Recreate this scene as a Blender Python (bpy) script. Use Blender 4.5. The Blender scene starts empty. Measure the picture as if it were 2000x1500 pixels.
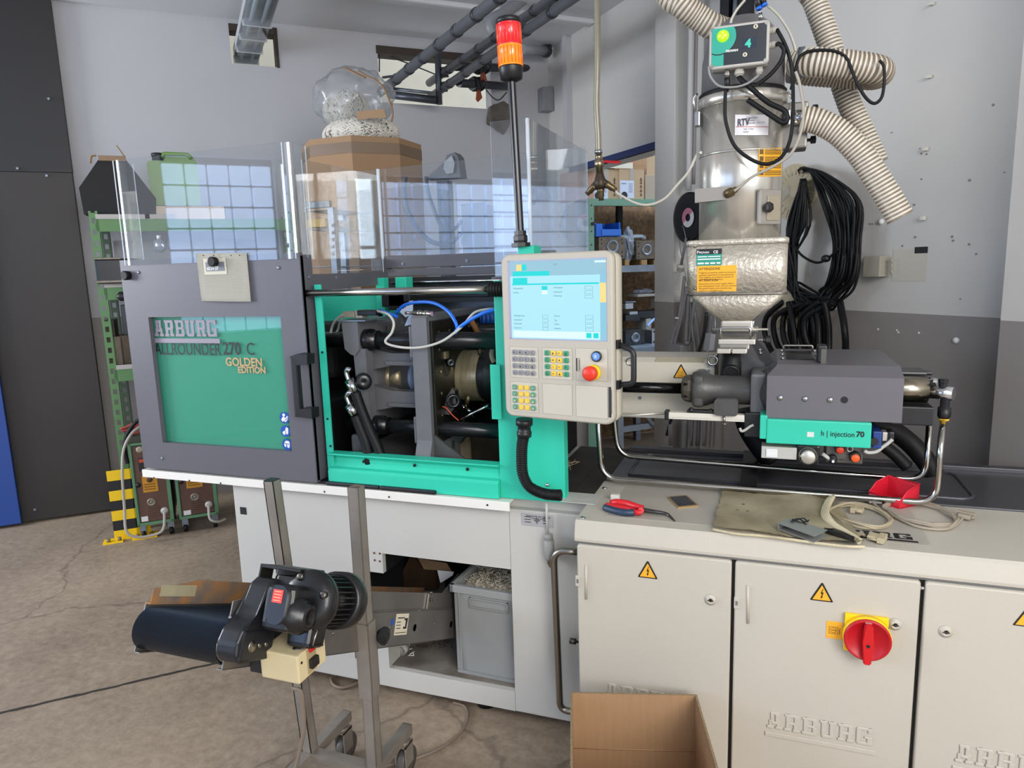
import bpy, bmesh, math, random
from mathutils import Vector, Matrix, Quaternion
random.seed(7)
S = bpy.context.scene
COL = S.collection
V = Vector
R = math.radians

# ------------------------------------------------------------------ camera
YAW, PITCH, ROLL, FPX = R(-20.18667), R(9.385484), R(-1.79618), 1371.88
CAM = V((0, 0, 1.6))
fw = V((math.sin(YAW)*math.cos(PITCH), math.cos(YAW)*math.cos(PITCH), -math.sin(PITCH)))
rt0 = V((math.cos(YAW), -math.sin(YAW), 0)); up0 = rt0.cross(fw)
rt = math.cos(ROLL)*rt0 + math.sin(ROLL)*up0
up = -math.sin(ROLL)*rt0 + math.cos(ROLL)*up0
cam = bpy.data.cameras.new('camera'); cam.sensor_fit = 'HORIZONTAL'; cam.sensor_width = 36
cam.lens = FPX/2000*36; cam.clip_start = .05; cam.clip_end = 100
co = bpy.data.objects.new('camera', cam); COL.objects.link(co)
co.matrix_world = Matrix(((rt.x, up.x, -fw.x, CAM.x), (rt.y, up.y, -fw.y, CAM.y), (rt.z, up.z, -fw.z, CAM.z), (0, 0, 0, 1)))
S.camera = co
# ------------------------------------------------------------------ world, lights, exposure
S.view_settings.view_transform = 'Standard'; S.view_settings.look = 'None'
S.view_settings.exposure = 0.0; S.view_settings.gamma = 1.0; S.view_settings.use_curve_mapping = False
w = bpy.data.worlds.new('world'); S.world = w; w.use_nodes = True
w.node_tree.nodes['Background'].inputs[0].default_value = (.80, .88, 1, 1)
w.node_tree.nodes['Background'].inputs[1].default_value = 1.45
def area(name, loc, target, sx, sy, power, col):
    l = bpy.data.lights.new(name, 'AREA'); l.shape = 'RECTANGLE'; l.size = sx; l.size_y = sy
    l.energy = power; l.color = col
    o = bpy.data.objects.new(name, l); COL.objects.link(o); o.location = loc
    o.rotation_euler = (V(target)-V(loc)).to_track_quat('-Z', 'Y').to_euler()
    return o
area('right_wall_fill', (-6.2, .1, 2.2), (.3, 3.6, 1.5), 1.7, 1.6, 215, (.90, .94, 1))  # fill lamp added to brighten the right wall; no window is known there
area('front_right_light', (3.2, -2.4, 2.5), (.2, 2.2, .9), 2.4, 2.0, 150, (1, .93, .84))  # broad warm area lamp placed at the front right
area('overhead_fill', (1.2, -.7, 3.2), (0, 1.2, 0), 2.4, 2.0, 110, (.96, .97, 1))  # fill lamp added under the closed ceiling, clear of the guards' reflections
area('far_room_light', (-.2, 7.2, 3.0), (-1.0, 6.2, .8), 1.6, 1.0, 150, (.78, .88, 1))
area('loft_light', (-3.4, 6.6, 4.2), (-3.0, 5.6, 3.1), 2.0, 1.2, 40, (1, .95, .84))
# ------------------------------------------------------------------ helpers
UD = V((.7274, .6862, 0)); VD = V((.6862, -.7274, 0)); Z = V((0, 0, 1))
LW0 = V((-4.83, 3.05, 0)); RW0 = V((.31, 3.72, 0))
LV = -5.533; RU = 2.778
def W(u, v, z=0): return UD*u + VD*v + Z*z
def ray(px, py): return rt*((px-1000)/FPX) - up*((py-750)/FPX) + fw
def hit(px, py, p0, n):
    d = ray(px, py); return CAM + d*((V(p0)-CAM).dot(n)/d.dot(n))
def at(px, py, x=None, y=None, z=None, L=None, RR=None, d=None):
    """a point of the photograph's frame placed on a real plane of the room"""
    if x is not None: return hit(px, py, (x, 0, 0), V((1, 0, 0)))
    if y is not None: return hit(px, py, (0, y, 0), V((0, 1, 0)))
    if z is not None: return hit(px, py, (0, 0, z), Z)
    if L is not None: return hit(px, py, LW0 + VD*L, VD)
    if RR is not None: return hit(px, py, RW0 - UD*RR, UD)
    return CAM + ray(px, py)*d
def lin(c):
    if isinstance(c, str): c = tuple(int(c[i:i+2], 16)/255 for i in (0, 2, 4))
    return tuple((v/12.92 if v <= .04045 else ((v+.055)/1.055)**2.4) for v in c) + (1,)
MATS = {}
def mat(name, col, rough=.5, metal=0., var=0., vs=8., bump=0., bs=120., emit=0., ecol=None, coat=0., col2=None, trans=0., alpha=1., stretch=None, spec=None, ior=None):
    if name in MATS: return MATS[name]
    m = bpy.data.materials.new(name); m.use_nodes = True; MATS[name] = m
    nt = m.node_tree; b = nt.nodes['Principled BSDF']; L = nt.links.new
    c = lin(col)
    b.inputs['Base Color'].default_value = c; b.inputs['Roughness'].default_value = rough; b.inputs['Metallic'].default_value = metal
    if coat: b.inputs['Coat Weight'].default_value = coat; b.inputs['Coat Roughness'].default_value = .15
    if trans: b.inputs['Transmission Weight'].default_value = trans
    if alpha < 1: b.inputs['Alpha'].default_value = alpha
    if spec is not None: b.inputs['Specular IOR Level'].default_value = spec
    if ior: b.inputs['IOR'].default_value = ior
    if emit:
        b.inputs['Emission Color'].default_value = lin(ecol or col); b.inputs['Emission Strength'].default_value = emit
    tc = None
    if var or bump:
        tc = nt.nodes.new('ShaderNodeTexCoord'); mp = nt.nodes.new('ShaderNodeMapping'); L(tc.outputs['Object'], mp.inputs[0])
        if stretch: mp.inputs['Scale'].default_value = stretch
    if var:
        n = nt.nodes.new('ShaderNodeTexNoise'); n.inputs['Scale'].default_value = vs; n.inputs['Detail'].default_value = 6; L(mp.outputs[0], n.inputs['Vector'])
        r = nt.nodes.new('ShaderNodeValToRGB'); r.color_ramp.elements[0].position = .3; r.color_ramp.elements[1].position = .7
        k = max(0, 1-var)
        r.color_ramp.elements[0].color = lin(col2) if col2 else (c[0]*k, c[1]*k, c[2]*k, 1); r.color_ramp.elements[1].color = c
        L(n.outputs[0], r.inputs[0]); L(r.outputs[0], b.inputs['Base Color'])
    if bump:
        n2 = nt.nodes.new('ShaderNodeTexNoise'); n2.inputs['Scale'].default_value = bs; n2.inputs['Detail'].default_value = 3; L(mp.outputs[0], n2.inputs['Vector'])
        bp = nt.nodes.new('ShaderNodeBump'); bp.inputs['Strength'].default_value = bump; bp.inputs['Distance'].default_value = .002
        L(n2.outputs[0], bp.inputs['Height']); L(bp.outputs[0], b.inputs['Normal'])
    return m
def clear(name, tint, refl=1., body=.0, bodycol='c8d4e0', rough=.02):
    """thin clear sheet: transparent with a Fresnel reflection and a little haze of its own"""
    m = bpy.data.materials.new(name); m.use_nodes = True; nt = m.node_tree; L = nt.links.new
    nt.nodes.remove(nt.nodes['Principled BSDF']); out = nt.nodes['Material Output']
    t = nt.nodes.new('ShaderNodeBsdfTransparent'); t.inputs[0].default_value = lin(tint)
    g = nt.nodes.new('ShaderNodeBsdfGlossy'); g.inputs['Roughness'].default_value = rough
    f = nt.nodes.new('ShaderNodeLayerWeight'); f.inputs[0].default_value = .5
    pw = nt.nodes.new('ShaderNodeMath'); pw.operation = 'POWER'; pw.inputs[1].default_value = 5; L(f.outputs['Facing'], pw.inputs[0])
    mu = nt.nodes.new('ShaderNodeMath'); mu.operation = 'MULTIPLY_ADD'; mu.inputs[1].default_value = .8; mu.inputs[2].default_value = .04*refl; L(pw.outputs[0], mu.inputs[0])
    d = nt.nodes.new('ShaderNodeBsdfDiffuse'); d.inputs[0].default_value = lin(bodycol)
    m1 = nt.nodes.new('ShaderNodeMixShader'); m1.inputs[0].default_value = body; L(t.outputs[0], m1.inputs[1]); L(d.outputs[0], m1.inputs[2])
    m2 = nt.nodes.new('ShaderNodeMixShader'); L(mu.outputs[0], m2.inputs[0]); L(m1.outputs[0], m2.inputs[1]); L(g.outputs[0], m2.inputs[2])
    L(m2.outputs[0], out.inputs[0]); MATS[name] = m; return m

class M:
    """collects shapes into one bmesh; mx is the frame in which the next shapes are given"""
    def __init__(s, mx=None): s.bm = bmesh.new(); s.mx = mx or Matrix()
    def _v(s, p): return s.bm.verts.new(s.mx @ V(p))
    def box(s, a, b, bev=0., seg=2):
        a, b = V(a), V(b); c = (a+b)/2; d = b-a
        r = bmesh.ops.create_cube(s.bm, size=1, matrix=s.mx @ Matrix.Translation(c) @ Matrix.Diagonal((abs(d.x), abs(d.y), abs(d.z), 1)))
        if bev:
            es = list({e for v in r['verts'] for e in v.link_edges})
            bmesh.ops.bevel(s.bm, geom=r['verts']+es, offset=min(bev, min(abs(d.x), abs(d.y), abs(d.z))*.45), segments=seg, affect='EDGES', profile=.6)
        return s
    def prism(s, pts, ext, mi=0):
        """polygon pts (3D) extruded by vector ext"""
        e = V(ext); lo = [s._v(p) for p in pts]; hi = [s._v(V(p)+e) for p in pts]; n = len(pts)
        fs = []
        for i in range(n): fs.append(s.bm.faces.new((lo[i], lo[(i+1) % n], hi[(i+1) % n], hi[i])))
        fs.append(s.bm.faces.new(lo[::-1])); fs.append(s.bm.faces.new(hi))
        for f in fs: f.material_index = mi
        return s
    def quad(s, *p, mi=0):
        f = s.bm.faces.new([s._v(q) for q in p]); f.material_index = mi; return s
    def cyl(s, p0, p1, r, r1=None, seg=20, caps=True, mi=0, smooth=True):
        p0, p1 = V(p0), V(p1); r1 = r if r1 is None else r1; d = (p1-p0).normalized()
        a = d.orthogonal().normalized(); b = d.cross(a)
        c0 = []; c1 = []
        for i in range(seg):
            t = 2*math.pi*i/seg; q = a*math.cos(t)+b*math.sin(t)
            c0.append(s._v(p0+q*r)); c1.append(s._v(p1+q*r1))
        for i in range(seg):
            f = s.bm.faces.new((c0[i], c0[(i+1) % seg], c1[(i+1) % seg], c1[i])); f.smooth = smooth; f.material_index = mi
        if caps: s.bm.faces.new(c0[::-1]).material_index = mi; s.bm.faces.new(c1).material_index = mi
        return s
    def lathe(s, o, ax, prof, seg=32, mi=0, smooth=True):
        """prof: list of (distance along axis, radius)"""
        o, ax = V(o), V(ax).normalized(); a = ax.orthogonal().normalized(); b = ax.cross(a); prev = None
        for h, r in prof:
            ring = [s._v(o+ax*h+(a*math.cos(2*math.pi*i/seg)+b*math.sin(2*math.pi*i/seg))*max(r, 1e-5)) for i in range(seg)]
            if prev:
                for i in range(seg):
                    f = s.bm.faces.new((prev[i], prev[(i+1) % seg], ring[(i+1) % seg], ring[i])); f.smooth = smooth; f.material_index = mi
            else: first = ring
            prev = ring
        if prof[0][1] > 1e-4: s.bm.faces.new(first[::-1])
        if prof[-1][1] > 1e-4: s.bm.faces.new(prev)
        return s
    def tube(s, path, r, seg=10, smooth=0, closed=False, caps=True, rf=None, mf=None, flat=1.):
        pts = [V(p) for p in path]
        if smooth: pts = spline(pts, smooth, closed)
        n = len(pts); prev = None; nrm = None
        for i, p in enumerate(pts):
            if closed: d = (pts[(i+1) % n]-pts[i-1])
            else: d = pts[min(i+1, n-1)]-pts[max(i-1, 0)]
            d = d.normalized() if d.length > 1e-9 else Z
            if nrm is None: nrm = d.orthogonal().normalized()
            else:
                nrm = nrm - d*nrm.dot(d); nrm = nrm.normalized() if nrm.length > 1e-6 else d.orthogonal().normalized()
            b = d.cross(nrm); rr = rf(i) if rf else r
            ring = [s._v(p+(nrm*math.cos(2*math.pi*k/seg)+b*flat*math.sin(2*math.pi*k/seg))*rr) for k in range(seg)]
            if prev:
                for k in range(seg):
                    f = s.bm.faces.new((prev[k], prev[(k+1) % seg], ring[(k+1) % seg], ring[k])); f.smooth = True
                    if mf: f.material_index = mf(i)
            else: first = ring
            prev = ring
        if closed:
            pass
        elif caps: s.bm.faces.new(first[::-1]); s.bm.faces.new(prev)
        return s
    def ball(s, c, r, seg=12, sc=(1, 1, 1)):
        rr = bmesh.ops.create_uvsphere(s.bm, u_segments=seg, v_segments=max(6, seg//2+2), radius=r, matrix=s.mx @ Matrix.Translation(V(c)) @ Matrix.Diagonal((*sc, 1)))
        for v in rr['verts']:
            for f in v.link_faces: f.smooth = True
        return s
    def torus(s, c, ax, r, t, seg=28, k=8):
        ax = V(ax).normalized(); a = ax.orthogonal().normalized(); b = ax.cross(a)
        pts = [V(c)+(a*math.cos(2*math.pi*i/seg)+b*math.sin(2*math.pi*i/seg))*r for i in range(seg+1)]
        return s.tube(pts, t, k, caps=False)
def spline(pts, k=6, closed=False):
    out = []; n = len(pts)
    g = (lambda i: pts[i % n]) if closed else (lambda i: pts[max(0, min(n-1, i))])
    for i in range(n if closed else n-1):
        a, b, c, d = g(i-1), g(i), g(i+1), g(i+2)
        for j in range(k):
            t = j/k
            out.append(.5*((2*b)+(c-a)*t+(2*a-5*b+4*c-d)*t*t+(3*b-a-3*c+d)*t**3))
    if not closed: out.append(pts[-1].copy())
    return out
def bend(pts, r, k=5):
    """polyline with rounded corners of radius r"""
    pts = [V(p) for p in pts]; out = [pts[0]]
    for i in range(1, len(pts)-1):
        a, b, c = pts[i-1], pts[i], pts[i+1]
        u = (a-b).normalized(); v = (c-b).normalized(); rr = min(r, (a-b).length*.49, (c-b).length*.49)
        p, q = b+u*rr, b+v*rr
        for j in range(k+1):
            t = j/k; out.append(p*(1-t)**2+b*2*t*(1-t)+q*t*t)
    out.append(pts[-1]); return out
LOC = {}
def root_of(p):
    while p.parent: p = p.parent
    return p
def obj(name, m, material, parent=None, kind=None, label=None, bevel=0, auto=True):
    me = bpy.data.meshes.new(name)
    bmesh.ops.recalc_face_normals(m.bm, faces=m.bm.faces)
    if parent is not None:
        r = root_of(parent)
        if not LOC.get(r.name): m.bm.transform(Matrix.Translation(-r.location))
    m.bm.to_mesh(me); m.bm.free()
    for x in (material if isinstance(material, (list, tuple)) else [material]): me.materials.append(x)
    o = bpy.data.objects.new(name, me); COL.objects.link(o)
    if parent is not None: o.parent = parent
    if kind: o['kind'] = kind
    if label: o['label'] = label
    return o
def thing(name, label, cat, loc=(0, 0, 0), group=None, mx=None):
    """an Empty at the thing's base; with mx its parts are given in that frame"""
    o = bpy.data.objects.new(name, None); COL.objects.link(o); o.empty_display_size = .05
    if mx is not None: o.matrix_world = mx; LOC[o.name] = True
    else: o.location = V(loc)
    o['label'] = label; o['category'] = cat
    if group: o['group'] = group
    return o
def tag(o, label, cat, group=None):
    o['label'] = label; o['category'] = cat
    if group: o['group'] = group
    return o
def solo(name, m, material, label, cat, group=None):
    """a thing that is one mesh, origin moved to the middle of its base"""
    vs = m.bm.verts; c = V((sum(v.co.x for v in vs)/len(vs), sum(v.co.y for v in vs)/len(vs), min(v.co.z for v in vs)))
    m.bm.transform(Matrix.Translation(-c)); o = obj(name, m, material); o.location = c
    return tag(o, label, cat, group)
def frame(o, x, z):
    """matrix with origin o, local X along x, local Z along z"""
    x = V(x).normalized(); z = V(z); z = (z-x*z.dot(x)).normalized(); y = z.cross(x)
    return Matrix(((x.x, y.x, z.x, o[0]), (x.y, y.y, z.y, o[1]), (x.z, y.z, z.z, o[2]), (0, 0, 0, 1)))
def dup(root, loc, label=None, rotz=None):
    r = root.copy(); COL.objects.link(r); r.location = loc
    if LOC.get(root.name): LOC[r.name] = True
    if label: r['label'] = label
    if rotz is not None: r.rotation_euler = (0, 0, rotz)
    for ch in list(root.children):
        c = ch.copy(); COL.objects.link(c); c.parent = r
        for g in list(ch.children):
            d = g.copy(); COL.objects.link(d); d.parent = c
    return r
def text(name, s, size, material, mx, parent, ext=.0004, bold=0., sx=1., align='LEFT', space=1., label=None, local=False):
    """lettering as a thin mesh; mx: frame with X along the writing, Y up the letters, Z out"""
    cu = bpy.data.curves.new(name, 'FONT'); cu.body = s; cu.size = size; cu.extrude = ext; cu.offset = bold; cu.align_x = align
    cu.space_character = space; cu.resolution_u = 3
    t = bpy.data.objects.new(name, cu); COL.objects.link(t)
    dg = bpy.context.evaluated_depsgraph_get(); me = bpy.data.meshes.new_from_object(t.evaluated_get(dg))
    bpy.data.objects.remove(t); bpy.data.curves.remove(cu)
    m = M(); m.bm.from_mesh(me); bpy.data.meshes.remove(me)
    m.bm.transform(mx @ Matrix.Diagonal((sx, 1, 1, 1)))
    return obj(name, m, material, parent, label=label)
def tframe(o, x, y):
    """text frame: origin o, writing along x, letters up y"""
    x = V(x).normalized(); y = V(y); y = (y-x*y.dot(x)).normalized(); z = x.cross(y)
    return Matrix(((x.x, y.x, z.x, o[0]), (x.y, y.y, z.y, o[1]), (x.z, y.z, z.z, o[2]), (0, 0, 0, 1)))
FRONT = (V((1, 0, 0)), Z)       # text frame axes on faces looking at -Y

LETTERS = {'A': [(.2, .84, .8, 1), (.12, 0, .36, .5), (.22, .4, .46, .9), (.64, 0, .88, .5), (.54, .4, .78, .9), (0, 0, .44, .16), (.56, 0, 1, .16), (.3, .28, .7, .44)],
 'R': [(0, .84, .9, 1), (.1, 0, .38, 1), (.64, .46, .96, .94), (.3, .40, .85, .56), (.6, 0, .88, .46), (0, 0, .46, .16), (.56, 0, 1, .16)],
 'B': [(0, .84, .9, 1), (.1, 0, .38, 1), (.68, .54, .96, .94), (.68, .06, 1, .48), (.3, .43, .88, .57), (0, 0, .92, .16)],
 'U': [(0, .84, .46, 1), (.54, .84, 1, 1), (.1, .08, .38, 1), (.62, .08, .9, 1), (.16, 0, .84, .18)],
 'G': [(.06, .84, .96, 1), (0, .06, .3, .94), (.06, 0, .96, .16), (.66, 0, .98, .46), (.5, .38, 1, .5), (.7, .7, .96, 1)]}
def logo(F, wid, hgt, dep, mm, par, bar=True, gap=.26):
    """the maker's blocky lettering with its bar, each letter a part; F: x along, y up, z out"""
    w = wid/6
    for i, ch in enumerate('ARBURG'):
        m = M(F)
        for j, (a, b, c, d) in enumerate(LETTERS[ch]): m.box((w*(i+.02+a*.88), hgt*b, -.0005), (w*(i+.02+c*.88), hgt*d, dep*(1+.06*j)), dep*.4, 1)
        obj('logo_letter', m, mm, par)
    if bar: m = M(F); m.box((-.004, -hgt*(gap+.28), -.0005), (wid+.004, -hgt*gap, dep), dep*.4, 1); obj('logo_bar', m, mm, par)
# ------------------------------------------------------------------ materials
white_wall = mat('white_wall_paint', 'b8b8bc', .75, var=.06, vs=1.5, bump=.15, bs=60)
grey_wall = mat('grey_dado_paint', '8e8986', .7, var=.08, vs=2.5, bump=.15, bs=60)
wall_r = mat('white_wall_paint_lighter', 'cac8c4', .75, var=.07, vs=2, bump=.15, bs=60)  # lighter copy of the white paint, raised to brighten the right wall
ceil_w = mat('ceiling_white', 'd6d8db', .8, var=.05, vs=2)
cream = mat('cream_wall', 'd8d2c0', .8, var=.05)
mw = mat('machine_white', 'bcbab4', .42, bump=.12, bs=260, var=.03, vs=3)
mgrey = mat('machine_dark_grey', '5b5a61', .45, bump=.12, bs=400, var=.05, vs=5)
mgreen = mat('machine_green', '2fc4a6', .42, bump=.05, bs=300, var=.05, vs=4)
panelc = mat('panel_beige', 'b2ac9e', .45, bump=.06, bs=300)
black = mat('black_plastic', '17171a', .42)
rubber = mat('black_rubber', '101012', .55, spec=.3)
blackg = mat('black_gloss_paint', '121318', .25, var=.3, vs=20)
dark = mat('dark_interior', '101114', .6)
cast = mat('cast_grey_paint', '6a6a6d', .4, bump=.25, bs=90, var=.15, vs=14)
castd = mat('cast_dark_paint', '4e4d4c', .38, bump=.3, bs=110, var=.2, vs=16)
steel = mat('brushed_steel', 'a8a49c', .3, 1., var=.25, vs=6, bump=.06, bs=90, stretch=(1, 1, 8))
chrome = mat('chrome', 'c9c9cb', .12, 1.)
steeld = mat('worn_steel', '77716a', .38, 1., var=.4, vs=12, bump=.1, bs=70)
ss = mat('stainless', 'd4d0c6', .24, .72, var=.2, vs=5, stretch=(6, 6, .4), bump=.05, bs=30)
hammer = mat('hammered_metal', 'd2cabb', .34, .4, var=.25, vs=7, bump=1., bs=80)
MATS['hammered_metal'].node_tree.nodes['Bump'].inputs['Distance'].default_value = .004
alu = mat('aluminium', 'cfcac0', .35, .6, var=.06, vs=9)
galv = mat('galvanised', '8c97a3', .42, .7, var=.25, vs=18)
brass = mat('brass', '7a6a4c', .35, .7, var=.3, vs=30)
card = mat('cardboard', 'ab8763', .85, var=.08, vs=4, bump=.2, bs=40, stretch=(30, 1, 1))
card2 = mat('cardboard_pale', 'b9a183', .85, var=.08, vs=5)
yellow = mat('sign_yellow', 'f0b323', .5)
yel2 = mat('strong_yellow', 'f2c80f', .45)
red = mat('signal_red', 'c8141c', .35)
blue = mat('blue_plastic', '1464d2', .35)
dblue = mat('dark_blue', '1a2c5e', .5)
green = mat('shelf_green', '5d8a55', .5, var=.12, vs=10)
paper = mat('paper', 'dedacb', .8, var=.04)
label_w = mat('label_white', 'e2e2e0', .5)
ink = mat('ink_black', '15171a', .5)
inkb = mat('ink_grey', '8a8f93', .6)
grey_pl = mat('grey_plastic', '8a8a88', .5)
lgrey = mat('light_grey_plastic', 'b9b7b0', .5)
cream_pl = mat('cream_plastic', 'cbbb93', .5)
plexi = clear('plexiglass', 'fafcfd', 2.6, .015)
plexi_edge = mat('plexiglass_edge', 'dfe9f2', .15, alpha=.55, coat=.5)  # whiter tint stands in for the bright light along sheet edges and folds
# ------------------------------------------------------------------ setting
UVM = frame((0, 0, 0), UD, Z)
def ub(m, u0, u1, v0, v1, z0, z1, bev=0):
    m.box((u0, -v1, z0), (u1, -v0, z1), bev); return m
def UM(): return M(UVM)
def uvz(p): return V((p.dot(UD), p.dot(VD), p.z))
def setting(name, m, mm): return obj(name, m, mm, kind='structure')
def floor_mat():
    m = mat('concrete_floor', '8a7867', .62); nt = m.node_tree; L = nt.links.new; b = nt.nodes['Principled BSDF']
    tc = nt.nodes.new('ShaderNodeTexCoord')
    def noise(sc, det=6, rg=.6):
        n = nt.nodes.new('ShaderNodeTexNoise'); n.inputs['Scale'].default_value = sc; n.inputs['Detail'].default_value = det; n.inputs['Roughness'].default_value = rg
        L(tc.outputs['Object'], n.inputs['Vector']); return n
    def ramp(n, p0, c0, p1, c1):
        r = nt.nodes.new('ShaderNodeValToRGB'); r.color_ramp.elements[0].position = p0; r.color_ramp.elements[1].position = p1
        r.color_ramp.elements[0].color = lin(c0); r.color_ramp.elements[1].color = lin(c1); L(n.outputs[0], r.inputs[0]); return r
    a = ramp(noise(1.3), .32, '70604f', .68, 'a8967f'); c = ramp(noise(26, 8, .7), .35, '6a5c50', .7, 'b0a08e')
    mx = nt.nodes.new('ShaderNodeMixRGB'); mx.inputs[0].default_value = .42; L(a.outputs[0], mx.inputs[1]); L(c.outputs[0], mx.inputs[2])
    vo = nt.nodes.new('ShaderNodeTexVoronoi'); vo.inputs['Scale'].default_value = 1.9; L(tc.outputs['Object'], vo.inputs['Vector'])
    r2 = nt.nodes.new('ShaderNodeValToRGB'); r2.color_ramp.elements[0].position = .06; r2.color_ramp.elements[1].position = .1
    r2.color_ramp.elements[0].color = (.45, .45, .45, 1); r2.color_ramp.elements[1].color = (0, 0, 0, 1); L(vo.outputs['Distance'], r2.inputs[0])
    m2 = nt.nodes.new('ShaderNodeMixRGB'); m2.inputs[2].default_value = lin('aa9c8a'); L(r2.outputs[0], m2.inputs[0]); L(mx.outputs[0], m2.inputs[1])
    # fine wandering cracks
    wn = noise(2.2, 4); va = nt.nodes.new('ShaderNodeVectorMath'); va.operation = 'MULTIPLY_ADD'; L(wn.outputs['Color'], va.inputs[0]); va.inputs[1].default_value = (.35, .35, .35); L(tc.outputs['Object'], va.inputs[2])
    vc = nt.nodes.new('ShaderNodeTexVoronoi'); vc.feature = 'DISTANCE_TO_EDGE'; vc.inputs['Scale'].default_value = .62; L(va.outputs[0], vc.inputs['Vector'])
    r3 = nt.nodes.new('ShaderNodeValToRGB'); r3.color_ramp.elements[0].position = .002; r3.color_ramp.elements[1].position = .006
    r3.color_ramp.elements[0].color = (.45, .45, .45, 1); r3.color_ramp.elements[1].color = (0, 0, 0, 1); L(vc.outputs['Distance'], r3.inputs[0])
    m3 = nt.nodes.new('ShaderNodeMixRGB'); m3.inputs[2].default_value = lin('3c332c'); L(r3.outputs[0], m3.inputs[0]); L(m2.outputs[0], m3.inputs[1])
    L(m3.outputs[0], b.inputs['Base Color'])
    rr = noise(4); rp = nt.nodes.new('ShaderNodeMapRange'); rp.inputs[3].default_value = .42; rp.inputs[4].default_value = .8; L(rr.outputs[0], rp.inputs[0]); L(rp.outputs[0], b.inputs['Roughness'])
    bp = nt.nodes.new('ShaderNodeBump'); bp.inputs['Strength'].default_value = .25; bp.inputs['Distance'].default_value = .004; nn = noise(70, 5); L(nn.outputs[0], bp.inputs['Height']); L(bp.outputs[0], b.inputs['Normal'])
    return m
m = UM(); ub(m, -7, 8, -8, 4, -.1, 0); fl = setting('floor', m, floor_mat())
joint = mat('floor_joint_filler', '2e2823', .9, var=.3, vs=30)
def joint_strip(p, q, w):
    a, b = at(*p, z=0), at(*q, z=0); d = (b-a).normalized(); n = V((-d.y, d.x, 0)); rnd = random.Random(3)
    pts = []; k = 40
    for i in range(k+1): pts.append(a+(b-a)*(i/k)+n*rnd.uniform(-.003, .003))
    m = M()
    for i in range(k):
        w0, w1 = w*rnd.uniform(.7, 1.2), w*rnd.uniform(.7, 1.2)
        m.quad(pts[i]-n*w0, pts[i+1]-n*w1, pts[i+1]+n*w1, pts[i]+n*w0)
    bmesh.ops.remove_doubles(m.bm, verts=m.bm.verts, dist=.006)
    m.bm.transform(Matrix.Translation((0, 0, .002)))
    o = obj('expansion_joint', m, joint, fl); return o
joint_strip((-200, 1440), (445, 1290), .007)

# left wall (runs away to the right): white above a grey dado, two openings near the top
DZ = 1.353; CZ = 3.36
a1, a2 = uvz(at(445, 40, L=0)).x, uvz(at(541, 60, L=0)).x; az = at(500, 128, L=0).z
b1, b2 = uvz(at(737, 100, L=0)).x, uvz(at(960, 200, L=0)).x; bz0 = 2.872; bz1 = 3.27
m = UM()
ub(m, -4.5, RU+.1, LV-.12, LV, DZ, az); ub(m, -4.5, a1, LV-.12, LV, az, CZ+.3); ub(m, a2, b1, LV-.12, LV, az, CZ+.3)
ub(m, a1, a2, LV-.12, LV, CZ-.06, CZ+.3)
n0 = len(m.bm.faces)
ub(m, b2, RU+.1, LV-.12, LV, az, CZ+.3); ub(m, b1, b2, LV-.12, LV, bz1, CZ+.3)
# cut: the tall wall band between the dado and the small window is split round the large opening
m.bm.clear()
m = UM()
def wl(u0, u1, z0, z1): ub(m, u0, u1, LV-.12, LV, z0, z1)
wl(-4.5, RU+.1, DZ, bz0); wl(-4.5, a1, bz0, CZ+.3); wl(a1, a2, bz0, az); wl(a1, a2, CZ-.03, CZ+.3); wl(a2, b1, bz0, CZ+.3); wl(b1, b2, bz1, CZ+.3); wl(b2, RU+.1, bz0, CZ+.3)
nf = len(m.bm.faces); ub(m, -4.5, RU+.1, LV-.12, LV, 0, DZ); m.bm.faces.ensure_lookup_table()
for f in list(m.bm.faces)[nf:]: f.material_index = 1
setting('wall_left', m, [white_wall, grey_wall])
m = UM(); ub(m, a1-.3, RU+1.2, LV-1.5, LV-1.4, 2.0, 4.6); ub(m, a1-.4, a1-.3, LV-1.5, LV-.12, 2, 4.6); setting('wall_loft', m, cream)
m = UM(); ub(m, b1-.01, b2+.01, LV-.125, LV+.012, bz1-.05, bz1+.006); setting('trim_opening', m, mat('dark_wood', '3a2f26', .7))
m = UM(); ub(m, a2-.02, a2, LV-.12, LV+.004, az-.005, CZ-.03); ub(m, a1, a2, LV-.12, LV+.004, CZ-.075, CZ-.03); setting('trim_window', m, mat('dark_wood', '3a2f26', .7))
# right wall with the wide opening to the next room
OV0, OV1, OZ = -5.12, -3.85, 2.335
m = UM()
def wr(v0, v1, z0, z1, th=.16, out=0.): ub(m, RU-out, RU+th, v0, v1, z0, z1)
wr(LV-.1, OV0, DZ, CZ+.3); wr(OV0, OV1, OZ, CZ+.3); wr(OV1, 3, DZ, CZ+.3)
nf = len(m.bm.faces); wr(LV-.1, OV0, 0, DZ); wr(OV1, 3, 0, DZ)
for f in list(m.bm.faces)[nf:]: f.material_index = 1
setting('wall_right', m, [wall_r, grey_wall])
m = UM(); ub(m, RU-.10, RU+.1, -3.86, -3.655, DZ, CZ+.2, .004); nf = len(m.bm.faces); ub(m, RU-.10, RU+.1, -3.86, -3.655, 0, DZ, .004)
for f in list(m.bm.faces)[nf:]: f.material_index = 1
setting('wall_column', m, [wall_r, grey_wall])
m = UM(); ub(m, RU-.012, RU+.02, OV0-.05, OV1, OZ, OZ+.045); setting('trim_lintel', m, dblue)
m = UM(); ub(m, RU-.05, RU+.02, OV0-.06, OV0+.005, OZ+.045, CZ); setting('trim_corner', m, white_wall)
p1 = uvz(at(1938, 912, RR=0)).y; p2 = uvz(at(1957, 912, RR=0)).y
m = UM(); ub(m, RU-.035, RU+.05, p1+.02, p2, DZ+.003, CZ); ub(m, RU-.13, RU+.05, p2+.03, 3, DZ+.003, CZ); nf = len(m.bm.faces)
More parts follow.
